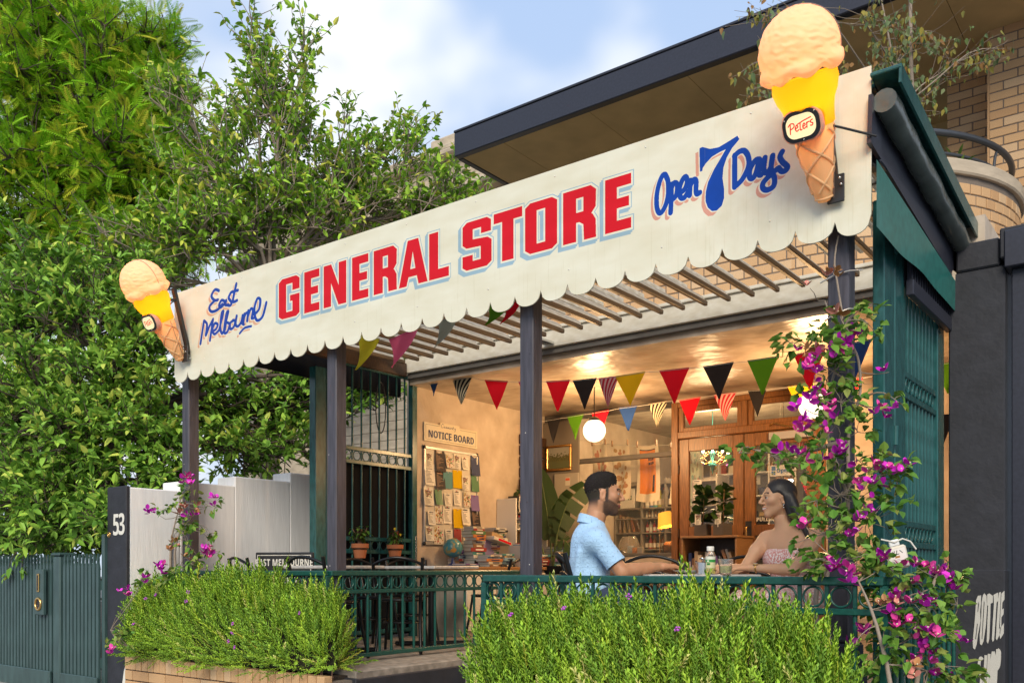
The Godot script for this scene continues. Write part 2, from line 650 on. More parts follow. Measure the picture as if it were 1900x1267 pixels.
func store() -> Node3D:
	var s := thing("store_building", "general store with warm plaster verandah walls, pale ceiling and timber doors", "building")
	# notice wall (faces +x) and its back
	obj("notice_wall", B.new().box(Vector3(-6.75, FLOOR, -8.6), Vector3(-6.6, 3.28, -2.47), 0.006), mats["plaster"], s)
	# ceiling of the verandah and of the shop
	obj("ceiling", B.new().box(Vector3(-6.6, 3.03, -4.93), Vector3(-1.15, 3.1, -2.36)), mats["ceiling_paint"], s)
	obj("shop_ceiling", B.new().box(Vector3(-6.6, 3.16, -8.6), Vector3(-1.15, 3.26, -4.931)), mats["shop_wall"], s)
	var beam := obj("beam", B.new().box(Vector3(-6.6, 3.14, -2.36), Vector3(-1.15, 3.30, -2.29), 0.006).box(Vector3(-6.6, 3.30, -2.57), Vector3(-1.15, 3.33, -2.27), 0.005), mats["beam_paint"], s)
	obj("lining_strip", B.new().box(Vector3(-6.6, 3.085, -2.36), Vector3(-1.15, 3.139, -2.32), 0.004), mats["shop_grey"], beam)
	# back wall: below the window, between window and door, right of the door, above
	var bw := obj("back_wall", B.new().box(Vector3(-6.6, FLOOR, -4.93), Vector3(-4.80, 1.25, -4.80)), mats["plaster"], s)
	obj("back_wall", B.new().box(Vector3(-3.05, FLOOR, -4.93), Vector3(-1.15, 3.03, -4.80)), mats["plaster"], s)
	obj("lintel", B.new().box(Vector3(-4.80, 2.99, -4.93), Vector3(-3.05, 3.03, -4.80)), mats["plaster"], s)
	obj("panel", B.new().box(Vector3(-6.0, FLOOR + 0.05, -4.80), Vector3(-5.42, 1.19, -4.785), 0.006).box(Vector3(-5.40, FLOOR + 0.05, -4.80), Vector3(-4.83, 1.19, -4.785), 0.006), mats["shop_wall"], bw)
	obj("right_wall", B.new().box(Vector3(-1.2, FLOOR, -8.6), Vector3(-1.05, 3.28, -1.66)), mats["plaster"], s)
	obj("shop_back_wall", B.new().box(Vector3(-6.6, FLOOR, -8.6), Vector3(-1.2, 3.26, -8.45)), mats["shop_grey"], s)
	# big shop window
	var w := obj("window", B.new().box(Vector3(-6.6, 2.955, -4.89), Vector3(-4.80, 3.03, -4.81), 0.004).box(Vector3(-6.6, 2.40, -4.885), Vector3(-4.80, 2.455, -4.815), 0.004).box(Vector3(-6.6, 1.25, -4.92), Vector3(-4.80, 1.29, -4.79), 0.006).box(Vector3(-6.58, 1.29, -4.88), Vector3(-6.52, 2.955, -4.82)), mats["shop_grey"], s)
	obj("pane", B.new().box(Vector3(-6.52, 1.29, -4.853), Vector3(-4.80, 2.40, -4.847)), glass("pane_glass"), w)
	obj("pane", B.new().box(Vector3(-6.52, 2.455, -4.853), Vector3(-4.80, 2.955, -4.847)), glass("pane_glass"), w)
	doors(s)
	# the brick upstand of the balcony seen through the louvres, and its rounded end
	var up := obj("balcony_wall", B.new().box(Vector3(-6.75, 3.30, -2.75), Vector3(-2.6, 4.16, -2.60)), mats["mortar"], s)
	bricks(up, Transform3D(Basis(), Vector3(-6.6, 3.335, -2.618)), 4.0, 9, func(_x, _y): return false)
	var c := Vector2(-2.6, -4.0)
	var curve := obj("rounded_balcony_wall", B.new().lathe([Vector2(1.40, 3.11), Vector2(1.40, 4.16)], 48, Transform3D(Basis(), Vector3(c.x, 0, c.y))), mats["mortar"], s)
	for r in 11:
		var k := 0
		while k < 23:
			var a := (k + (0.5 if r % 2 else 0.0)) * 0.0815 - 0.12
			k += 1
			if a < (1.62 if r > 1 else 0.95) and a > -0.2:  # a: angle from +x towards +z
				var d := Vector3(cos(a), 0, sin(a))
				one_brick(curve, Transform3D(Basis(Vector3(-d.z, 0, d.x), UPV, d) * Basis.from_euler(Vector3(0, R.randf_range(-0.02, 0.02), 0)), Vector3(c.x, 3.16 + r * 0.086 + 0.038, c.y) + d * 1.381), Vector3(0.105, 0.076, 0.05))
	obj("coping", B.new().lathe([Vector2(1.25, 4.16), Vector2(1.43, 4.155), Vector2(1.44, 4.17), Vector2(1.44, 4.255), Vector2(1.425, 4.27), Vector2(1.2, 4.275)], 64, Transform3D(Basis(), Vector3(c.x, 0, c.y)), false).box(Vector3(-6.75, 4.16, -2.78), Vector3(-2.6, 4.27, -2.56), 0.006), mats["limestone"], s)
	obj("balcony_floor", B.new().box(Vector3(-6.75, 3.27, -6.6), Vector3(-1.2, 3.34, -2.76)), mats["concrete"], s)
	return s


func doors(s: Node3D) -> void:
	var z := -4.80
	var fr := obj("door_frame", B.new(), mats["timber"], s)
	var b := B.new()
	b.box(Vector3(-4.80, FLOOR, z - 0.08), Vector3(-4.72, 2.99, z + 0.03), 0.006).box(Vector3(-3.13, FLOOR, z - 0.08), Vector3(-3.05, 2.99, z + 0.03), 0.006)
	b.box(Vector3(-4.72, 2.93, z - 0.08), Vector3(-3.13, 2.99, z + 0.028), 0.005).box(Vector3(-4.72, 2.575, z - 0.08), Vector3(-3.13, 2.655, z + 0.035), 0.008)
	b.box(Vector3(-3.955, 2.655, z - 0.08), Vector3(-3.895, 2.93, z + 0.026), 0.005)
	fr.mesh = b.mesh()
	for k in [[-4.72, -3.955], [-3.895, -3.13]]:
		var w := obj("transom_window", B.new().box(Vector3(k[0], 2.655, z - 0.05), Vector3(k[0] + 0.06, 2.93, z + 0.005), 0.004).box(Vector3(k[1] - 0.06, 2.655, z - 0.05), Vector3(k[1], 2.93, z + 0.005), 0.004).box(Vector3(k[0] + 0.06, 2.87, z - 0.05), Vector3(k[1] - 0.06, 2.93, z + 0.003), 0.004).box(Vector3(k[0] + 0.06, 2.655, z - 0.05), Vector3(k[1] - 0.06, 2.70, z + 0.003), 0.004), mats["timber"], s)
		obj("pane", B.new().box(Vector3(k[0] + 0.06, 2.70, z - 0.03), Vector3(k[1] - 0.06, 2.87, z - 0.025)), glass("pane_glass"), w)
	for k in [[-4.715, -3.945, -1], [-3.935, -3.135, 1]]:
		var x0: float = k[0]
		var x1: float = k[1]
		var d := B.new()
		d.box(Vector3(x0, FLOOR + 0.01, z - 0.05), Vector3(x0 + 0.12, 2.57, z), 0.006).box(Vector3(x1 - 0.12, FLOOR + 0.01, z - 0.05), Vector3(x1, 2.57, z), 0.006)
		d.box(Vector3(x0 + 0.12, 2.43, z - 0.049), Vector3(x1 - 0.12, 2.57, z - 0.002), 0.004).box(Vector3(x0 + 0.12, 1.46, z - 0.049), Vector3(x1 - 0.12, 1.58, z - 0.002), 0.004).box(Vector3(x0 + 0.12, FLOOR + 0.01, z - 0.049), Vector3(x1 - 0.12, FLOOR + 0.26, z - 0.002), 0.004)
		var dn := obj("door", d, mats["timber"], s)
		obj("pane", B.new().box(Vector3(x0 + 0.12, 1.58, z - 0.028), Vector3(x1 - 0.12, 2.43, z - 0.022)), glass("pane_glass"), dn)
		obj("pane", B.new().box(Vector3(x0 + 0.12, FLOOR + 0.26, z - 0.028), Vector3(x1 - 0.12, 1.46, z - 0.022)), glass("pane_glass"), dn)
		if k[2] > 0:
			obj("handle_plate", B.new().box(Vector3(x0 + 0.015, 1.30, z), Vector3(x0 + 0.085, 1.62, z + 0.006), 0.002), mats["black_plastic"], dn)
			obj("handle", B.new().tube([Vector3(x0 + 0.045, 1.36, z + 0.006), Vector3(x0 + 0.045, 1.37, z + 0.05), Vector3(x0 + 0.045, 1.55, z + 0.05), Vector3(x0 + 0.045, 1.56, z + 0.006)], 0.009, 8), mats["brass"], dn)
			obj("door_closer", B.new().box(Vector3(x0 + 0.30, 2.465, z), Vector3(x1 - 0.05, 2.55, z + 0.07), 0.006), mats["aluminium"], dn)
			obj("closer_arm", B.new().tube([Vector3(x0 + 0.62, 2.56, z + 0.05), Vector3(x0 + 0.36, 2.64, z + 0.09), Vector3(x0 + 0.30, 2.62, z + 0.04)], 0.008, 6), mats["brass"], dn)
			var pl := obj("pull_plate", B.new().box(Vector3(x0 + 0.135, 1.60, z - 0.021), Vector3(x0 + 0.265, 1.67, z - 0.017)), mats["ink"], dn)
			letters("PULL", 0.042, mats["off_white"], pl, Transform3D(Basis(), Vector3(x0 + 0.20, 1.635, z - 0.015)))
		else:
			obj("hinge", B.new().tube([Vector3(x0 - 0.004, 2.18, z + 0.012), Vector3(x0 - 0.004, 2.28, z + 0.012)], 0.012, 8), mats["dark_wood"], dn)
			obj("hinge", B.new().tube([Vector3(x0 - 0.004, 1.46, z + 0.012), Vector3(x0 - 0.004, 1.56, z + 0.012)], 0.012, 8), mats["dark_wood"], dn)


func upper_storey() -> void:
	var a := thing("upper_storey", "tan brick upper storey under a wide navy edged flat roof", "building")
	var wa := obj("wall", B.new().box(Vector3(-1.58, 3.34, -5.2), Vector3(1.2, 6.2, -5.0)), mats["mortar"], a)
	bricks(wa, Transform3D(Basis(), Vector3(-1.58, 4.30, -5.018)), 0.98, 22, func(_x, _y): return false)
	var wb := obj("wall", B.new().box(Vector3(-2.05, 3.34, -5.8), Vector3(-1.581, 6.2, -5.5)), mats["mortar"], a)
	bricks(wb, Transform3D(Basis(), Vector3(-2.05, 4.30, -5.518)), 0.49, 22, func(_x, _y): return false)
	var sd := obj("side_wall", B.new().box(Vector3(-1.60, 3.34, -5.5), Vector3(-1.579, 6.2, -5.0)), mats["brick_b"], a)
	sd.set_meta("label", "return of the brick wall")
	obj("glazed_door", B.new().box(Vector3(-4.6, 3.34, -6.6), Vector3(-2.05, 5.55, -6.5)), mat("dark_glazing", Color(0.02, 0.035, 0.035), 0.08), a)
	obj("rear_wall", B.new().box(Vector3(-7.0, 3.34, -6.9), Vector3(-2.0, 6.2, -6.61)), mats["soffit"], a)
	# eaves: fascia and soffit sheets with open joints, one sheet each 1.2 m
	var roof := obj("roof", B.new().box(Vector3(-7.26, 6.21, -12.0), Vector3(2.2, 6.45, -3.95)), mats["navy_metal"], a)
	obj("fascia", B.new().box(Vector3(-7.3, 6.17, -3.97), Vector3(2.3, 6.46, -3.87), 0.01).box(Vector3(-7.3, 6.46, -4.0), Vector3(2.3, 6.49, -3.86), 0.006).box(Vector3(-7.32, 6.17, -12.0), Vector3(-7.24, 6.46, -3.97), 0.01), mats["navy_metal"], roof)
	var x := -7.24
	var e := -6.6
	while x < 2.0:
		obj("soffit_sheet", B.new().box(Vector3(x + 0.003, 6.18, -12.0), Vector3(e - 0.003, 6.205, -3.972)), mats["soffit"], roof)
		x = e
		e += 1.2
	var ln := thing("wall_light", "small black slatted light on the shaded brick wall", "lamp", Vector3(-1.80, 5.05, -5.47))
	obj("housing", B.new().box(Vector3(-0.13, -0.05, -0.02), Vector3(0.13, 0.06, 0.06), 0.01), mats["black_plastic"], ln)
	for k in 5:
		obj("slat", B.new().box(Vector3(-0.115, -0.042 + k * 0.019, 0.061), Vector3(0.115, -0.034 + k * 0.019, 0.075)), mats["black_plastic"], ln)
	# handrail of the balcony
	var r := thing("balcony_rail", "curved grey steel handrail above the rounded brick balcony", "railing")
	var top := []
	var low := []
	for k in 26:
		var q := -0.6 + k * 0.085
		top.append(Vector3(-2.6 + cos(q) * 1.34, 4.50, -4.0 + sin(q) * 1.34))
		low.append(Vector3(-2.6 + cos(q) * 1.30, 4.36, -4.0 + sin(q) * 1.30))
	top.append(Vector3(-6.6, 4.50, -2.66))
	low.append(Vector3(-6.6, 4.36, -2.70))
	obj("top_rail", B.new().tube(top, 0.026, 10), mat("rail_grey", Color(0.07, 0.075, 0.085), 0.35, 0.4), r)
	obj("lower_rail", B.new().tube(low, 0.014, 8), mats["rail_grey"], r)
	for k in [3, 10, 17, 24]:
		obj("stanchion", B.new().tube([Vector3(low[k].x, 4.25, low[k].z), (low[k] + top[k]) / 2.0, top[k]], 0.012, 6), mats["rail_grey"], r)
	var hd := thing("terrace_house", "cream rendered terrace house with a corniced parapet behind the trees", "house")
	obj("wall", B.new().box(Vector3(-17.5, -0.1, -13.0), Vector3(-8.6, 8.1, -8.2)), mats["limestone"], hd)
	obj("parapet", B.new().box(Vector3(-17.6, 8.1, -8.5), Vector3(-8.5, 8.75, -8.12), 0.02), mats["limestone"], hd)
	for k in [[7.0, 0.16], [7.25, 0.10], [7.95, 0.34], [8.06, 0.26], [8.72, 0.22], [8.84, 0.16]]:
		obj("cornice", B.new().box(Vector3(-17.6 - k[1], k[0], -8.6), Vector3(-8.5 + k[1], k[0] + 0.12, -8.12 + k[1]), 0.03), mats["limestone"], hd)
	obj("parapet_block", B.new().box(Vector3(-11.6, 8.9, -8.5), Vector3(-9.6, 9.2, -8.1), 0.04), mats["limestone"], hd)
	for k in 3:
		var w := obj("window", B.new().box(Vector3(-16.6 + k * 2.7, 4.6, -8.2), Vector3(-15.4 + k * 2.7, 6.6, -8.15)), mats["white_paint"], hd)
		obj("pane", B.new().box(Vector3(-16.5 + k * 2.7, 4.7, -8.16), Vector3(-15.5 + k * 2.7, 6.5, -8.14)), mats["dark_glazing"], w)
	var hc := thing("side_cottage", "cream weatherboard wall beside the store seen through the side gate", "house")
	for k in 30:
		obj("weatherboard", B.new().box(Vector3(-12.2, 0.3 + k * 0.15, -5.72), Vector3(-7.3, 0.445 + k * 0.15, -5.69), 0.006, Transform3D()), mats["limestone"], hc)
	obj("wall", B.new().box(Vector3(-12.2, 0.0, -7.4), Vector3(-7.3, 4.9, -5.72)), mats["limestone"], hc)
	obj("downpipe", B.new().tube([Vector3(-7.35, 0.2, -5.6), Vector3(-7.35, 4.6, -5.6)], 0.05, 10), mats["white_paint"], hc)


func boundary() -> void:
	# stepped white side wall with its black street end
	var w := thing("boundary_wall", "white rendered side wall stepping up away from the street, black street end", "wall")
	obj("step", B.new().box(Vector3(-7.43, 0.0, -0.03), Vector3(-7.15, 1.79, 0.44), 0.008), mats["white_render"], w)
	obj("step", B.new().box(Vector3(-7.43, 0.0, -0.60), Vector3(-7.15, 1.875, -0.031), 0.008), mats["white_render"], w)
	obj("step", B.new().box(Vector3(-7.43, 0.0, -1.24), Vector3(-7.15, 1.965, -0.601), 0.008), mats["white_render"], w)
	obj("step", B.new().box(Vector3(-7.43, 0.0, -3.2), Vector3(-7.15, 2.055, -1.241), 0.008), mats["white_render"], w)
	var e := obj("street_end", B.new().box(Vector3(-7.45, 0.0, 0.441), Vector3(-7.145, 1.80, 0.475), 0.006), mats["black_render"], w)
	obj("chipped_patch", B.new().slab(PackedVector2Array([Vector2(-7.165, 0.02), Vector2(-7.15, 0.02), Vector2(-7.15, 0.30), Vector2(-7.175, 0.24), Vector2(-7.20, 0.14)]), 0.003, Transform3D(Basis(), Vector3(0, 0, 0.479))), mats["off_white"], e)
	for k in [["5", -7.30], ["3", -7.21]]:
		var o := letters(k[0], 0.155, mats["off_white"], e, Transform3D(Basis.from_scale(Vector3(0.9, 1.15, 1)), Vector3(k[1], 1.475, 0.479)), true, false, "house_number")
		o.set_meta("label", "cream painted numeral " + k[0])
	var bell := thing("door_bell", "round brass bell push on the black wall end beside the number", "doorbell", Vector3(-7.415, 1.395, 0.478))
	obj("rim", B.new().ring(Vector3.ZERO, 0.02, 0.006), mats["brass"], bell)
	obj("push_button", B.new().ball(Vector3.ZERO, Vector3(0.014, 0.014, 0.008), 12, 6), mats["brass"], bell)
	# picket fence and gate
	var f := thing("picket_fence", "grey green timber picket fence left of the numbered wall end", "fence")
	pickets(f, -10.6, -8.33, 0.50)
	obj("post", B.new().box(Vector3(-8.30, 0.0, 0.40), Vector3(-8.17, 1.22, 0.53), 0.01).box(Vector3(-8.315, 1.22, 0.385), Vector3(-8.155, 1.25, 0.545), 0.01), mats["picket_paint"], f)
	var lb := obj("letter_panel", B.new().box(Vector3(-8.56, 0.68, 0.535), Vector3(-8.40, 1.10, 0.57), 0.006), mats["picket_paint"], f)
	obj("letter_slot", B.new().box(Vector3(-8.505, 0.89, 0.571), Vector3(-8.465, 1.06, 0.580), 0.003), mats["brass"], lb)
	obj("slot_opening", B.new().box(Vector3(-8.493, 0.905, 0.5801), Vector3(-8.477, 1.045, 0.5815)), mats["ink"], lb)
	obj("paper_hole_rim", B.new().ring(Vector3(-8.485, 0.78, 0.574), 0.052, 0.012, Basis(), 24), mats["brass"], lb)
	obj("paper_hole", B.new().lathe([Vector2(0.0, 0.0), Vector2(0.048, 0.0)], 20, Transform3D(Basis(Vector3.RIGHT, Vector3.BACK, DOWN), Vector3(-8.485, 0.78, 0.573))), mats["ink"], lb)
	var ga := thing("picket_gate", "narrow picket gate between the fence post and the black wall end", "gate")
	pickets(ga, -8.14, -7.50, 0.50)
	obj("gate_stile", B.new().box(Vector3(-7.50, 0.05, 0.46), Vector3(-7.455, 1.40, 0.50), 0.005), mats["picket_paint"], ga)
	# brick planter in front of the left deck
	var p := thing("brick_planter", "long tan brick planter with a soldier course along its top", "planter")
	obj("core", B.new().box(Vector3(-7.12, 0.0, 0.26), Vector3(-4.62, 0.34, 0.476)), mats["mortar"], p)
	obj("soil", B.new().box(Vector3(-7.1, 0.341, 0.20), Vector3(-4.7, 0.365, 0.42)), mats["soil"], p)
	for k in 29:
		one_brick(p, Transform3D(Basis(), Vector3(-7.088 + k * 0.0862, 0.325, 0.462 + R.randf_range(-0.002, 0.002))), Vector3(0.077, 0.112, 0.075))
	for r in 3:
		for k in 11:
			var a := -7.125 + k * 0.24 - (0.12 if r % 2 == 0 else 0.0)
			var x0 := maxf(a, -7.125)
			var x1 := minf(a + 0.23, -4.61)
			if x1 - x0 > 0.04:
				one_brick(p, Transform3D(Basis(), Vector3((x0 + x1) / 2.0, 0.222 - r * 0.086, 0.476)), Vector3(snappedf(x1 - x0, 0.01), 0.076, 0.045))


func pickets(f: Node3D, x0: float, x1: float, z: float) -> void:
	var prof := PackedVector2Array([Vector2(-0.021, 0), Vector2(0.021, 0), Vector2(0.021, 1.06), Vector2(0.008, 1.10), Vector2(0.011, 1.125), Vector2(0, 1.175), Vector2(-0.011, 1.125), Vector2(-0.008, 1.10), Vector2(-0.021, 1.06)])
	var m := B.new().slab(prof, 0.02).mesh()
	var n := int((x1 - x0) / 0.064)
	for k in n:
		obj("picket", m, mats["picket_paint"], f, Vector3(x0 + (k + 0.5) * (x1 - x0) / n, 0.06, z + 0.02))
	obj("rail", B.new().box(Vector3(x0, 0.25, z - 0.05), Vector3(x1, 0.33, z)), mats["picket_paint"], f)
	obj("rail", B.new().box(Vector3(x0, 0.92, z - 0.05), Vector3(x1, 1.0, z)), mats["picket_paint"], f)
	obj("plinth_board", B.new().box(Vector3(x0, 0.0, z + 0.022), Vector3(x1, 0.17, z + 0.045), 0.004), mats["picket_paint"], f)


# ---------------------------------------------------------------- the sign
const EAST := [[644, 684, 587, 702, 540, 660, 582, 617, 632, 612], [587, 614, 519, 583, 515, 550, 557, 527, 632, 534, 688, 566], [725, 580, 681, 599, 647, 568, 662, 543, 707, 558, 740, 585, 733, 553, 773, 545], [806, 638, 777, 601, 813, 557, 795, 536, 755, 548], [878, 694, 846, 615, 835, 560, 889, 561], [813, 641, 900, 640]]
const MELBOURNE := [[384, 290, 411, 388, 434, 470], [434, 473, 477, 434, 461, 349, 505, 407, 561, 463], [561, 463, 534, 357, 519, 298], [549, 364, 602, 376, 625, 408, 587, 425, 553, 379, 583, 338, 644, 360], [644, 360, 685, 445, 703, 504, 681, 490, 662, 382, 685, 327, 714, 351], [725, 351, 744, 424, 770, 490, 744, 475, 714, 340, 755, 327, 788, 383, 755, 404], [835, 406, 795, 391, 799, 346, 842, 354, 864, 395, 832, 411], [882, 435, 868, 370, 904, 351, 946, 383, 961, 425, 950, 373, 978, 352], [985, 433, 968, 364], [978, 406, 1007, 438, 1035, 433], [1035, 450, 1021, 375], [1028, 406, 1066, 460, 1094, 444, 1080, 387, 1115, 385], [1108, 408, 1170, 440, 1187, 509, 1149, 525, 1111, 448, 1142, 359, 1214, 375, 1262, 475]]
const SWOOSH := [[922, 289, 985, 322, 1073, 323]]
const OPEN_WORD := [[4725, 551, 4742, 511, 4744, 446, 4731, 391, 4707, 354, 4688, 352, 4674, 389, 4674, 453, 4689, 514, 4710, 551, 4725, 551], [4764, 489, 4762, 410, 4758, 335], [4763, 468, 4780, 492, 4798, 475, 4794, 428, 4778, 408, 4764, 409], [4809, 425, 4842, 442, 4857, 480, 4846, 508, 4825, 489, 4810, 445, 4817, 406, 4838, 396, 4865, 426], [4876, 480, 4871, 400], [4873, 447, 4894, 479, 4909, 466, 4908, 420, 4914, 398, 4930, 401]]
const DAYS_WORD := [[5128, 545, 5127, 466, 5127, 379], [5128, 381, 5169, 409, 5202, 466, 5201, 516, 5180, 552, 5153, 556, 5126, 541], [5259, 487, 5238, 486, 5210, 448, 5208, 411, 5224, 399, 5243, 424, 5261, 485, 5256, 416, 5270, 405], [5290, 487, 5284, 428, 5298, 408, 5320, 429, 5330, 486], [5330, 486, 5322, 418, 5340, 369, 5334, 331, 5302, 320, 5279, 335, 5280, 360, 5304, 382, 5355, 414], [5380, 492, 5368, 470, 5381, 440, 5406, 410, 5396, 393, 5376, 395, 5361, 416]]
const SEVEN := [4928, 636, 4945, 639, 4990, 616, 5039, 611, 5086, 624, 5142, 641, 5153, 620, 5113, 586, 5083, 544, 5065, 498, 5060, 443, 5069, 384, 5069, 338, 5056, 301, 5028, 282, 5001, 285, 4976, 311, 4963, 349, 4965, 395, 4978, 444, 5012, 502, 5045, 545, 5078, 589, 5045, 584, 5001, 572, 4965, 546, 4948, 528, 4945, 512, 4931, 511]
const BOTTLE := [[181, 389, 199, 393, 198, 348, 193, 293, 196, 239, 183, 163, 174, 93, 165, 64, 155, 72, 153, 113, 162, 210, 168, 293, 171, 361], [216, 405, 228, 390, 231, 322, 225, 212, 212, 116, 202, 91, 193, 98, 191, 149, 199, 252, 202, 348, 208, 393], [232, 398, 243, 405, 262, 391, 262, 350, 250, 343, 248, 254, 243, 131, 236, 102, 229, 117, 233, 240, 237, 329, 231, 335], [266, 397, 290, 411, 292, 364, 282, 350, 276, 241, 269, 125, 261, 115, 257, 132, 263, 254, 268, 340], [295, 411, 305, 415, 300, 290, 295, 194, 307, 209, 302, 168, 284, 126, 278, 133, 284, 255, 290, 350], [308, 405, 324, 422, 324, 371, 313, 351, 311, 310, 320, 317, 319, 283, 308, 263, 307, 208, 321, 229, 320, 168, 302, 134, 298, 154, 302, 269]]
const BOTTLE_HOLES := [[185, 355, 188, 341, 183, 293, 180, 293], [178, 224, 181, 217, 172, 128, 168, 127], [215, 362, 218, 349, 206, 129, 203, 129]]
const SHOP_STROKES := [[207, 5, 196, 15, 188, -23, 195, -77, 201, -111, 195, -159, 180, -188], [225, 33, 214, -185], [243, 42, 232, -184], [220, -82, 238, -67], [264, 57, 255, -5, 251, -87, 249, -175, 260, -154, 267, -58, 271, 24, 264, 57], [288, 73, 281, -37, 275, -180], [288, 72, 299, 52, 295, -22, 282, -50]]
const SIGN_X := -7.045
const SIGN_Y := 2.70
const SIGN_H := 0.79
const SIGN_PX := 780.0


# block capitals in a unit box (y up); each is an outline and its holes
func block_letter(ch: String) -> Array:
	match ch:
		"G": return [[0.16, 0, 0.84, 0, 1, 0.07, 1, 0.55, 0.55, 0.55, 0.55, 0.40, 0.66, 0.40, 0.66, 0.15, 0.36, 0.15, 0.36, 0.84, 0.66, 0.84, 0.66, 0.66, 1, 0.66, 1, 0.92, 0.84, 1, 0.16, 1, 0, 0.92, 0, 0.07]]
		"E": return [[0, 0, 1, 0, 1, 0.19, 0.46, 0.19, 0.46, 0.42, 0.92, 0.42, 0.92, 0.60, 0.46, 0.60, 0.46, 0.81, 1, 0.81, 1, 1, 0, 1]]
		"N": return [[0, 0, 0.33, 0, 0.33, 0.56, 0.66, 0, 1, 0, 1, 1, 0.67, 1, 0.67, 0.46, 0.34, 1, 0, 1]]
		"R": return [[0, 0, 0.40, 0, 0.40, 0.36, 0.50, 0.36, 0.62, 0.30, 0.64, 0, 1, 0, 0.99, 0.34, 0.90, 0.45, 0.86, 0.47, 0.99, 0.58, 1, 0.90, 0.84, 1, 0, 1], [0.40, 0.55, 0.62, 0.55, 0.62, 0.82, 0.40, 0.82]]
		"A": return [[0, 0, 0.27, 0, 0.34, 0.19, 0.63, 0.19, 0.69, 0, 1, 0, 0.68, 1, 0.31, 1], [0.40, 0.36, 0.58, 0.36, 0.49, 0.74]]
		"L": return [[0, 0, 1, 0, 1, 0.20, 0.46, 0.20, 0.46, 1, 0, 1]]
		"S": return [[0.14, 0, 0.84, 0, 1, 0.08, 1, 0.52, 0.86, 0.59, 0.36, 0.62, 0.36, 0.83, 0.64, 0.83, 0.64, 0.70, 0.98, 0.70, 0.98, 0.93, 0.84, 1, 0.15, 1, 0, 0.92, 0, 0.54, 0.14, 0.46, 0.63, 0.44, 0.63, 0.17, 0.36, 0.17, 0.36, 0.30, 0, 0.30, 0, 0.07]]
		"T": return [[0.30, 0, 0.70, 0, 0.70, 0.80, 1, 0.80, 1, 1, 0, 1, 0, 0.80, 0.30, 0.80]]
		"O": return [[0.16, 0, 0.84, 0, 1, 0.08, 1, 0.92, 0.84, 1, 0.16, 1, 0, 0.92, 0, 0.08], [0.37, 0.17, 0.63, 0.17, 0.63, 0.83, 0.37, 0.83]]
	return []


func sign_px(p: Vector2, x0: float) -> Vector2:  # metres on the sign -> pixels of the panel that starts at x0
	return Vector2((p.x - x0) * SIGN_PX, (SIGN_Y + SIGN_H - p.y) * SIGN_PX)


func sign_strokes(im: Image, list: Array, x0: float, w: float, col: Color, off: Vector2, smooth := true, slant := 0.25) -> void:
	for s in list:
		var o := []
		for p in pts2(s):
			o.append(sign_px(Vector2(SIGN_X + p.x * 0.001, SIGN_Y + p.y * 0.001), x0))
		stroke(im, o, w * SIGN_PX, col, off * SIGN_PX * Vector2(1, -1), smooth, slant)


func grown(poly: Array, by: float) -> Array:
	var p := Geometry2D.offset_polygon(PackedVector2Array(poly), by, Geometry2D.JOIN_MITER)
	return Array(p[0]) if p.size() else poly


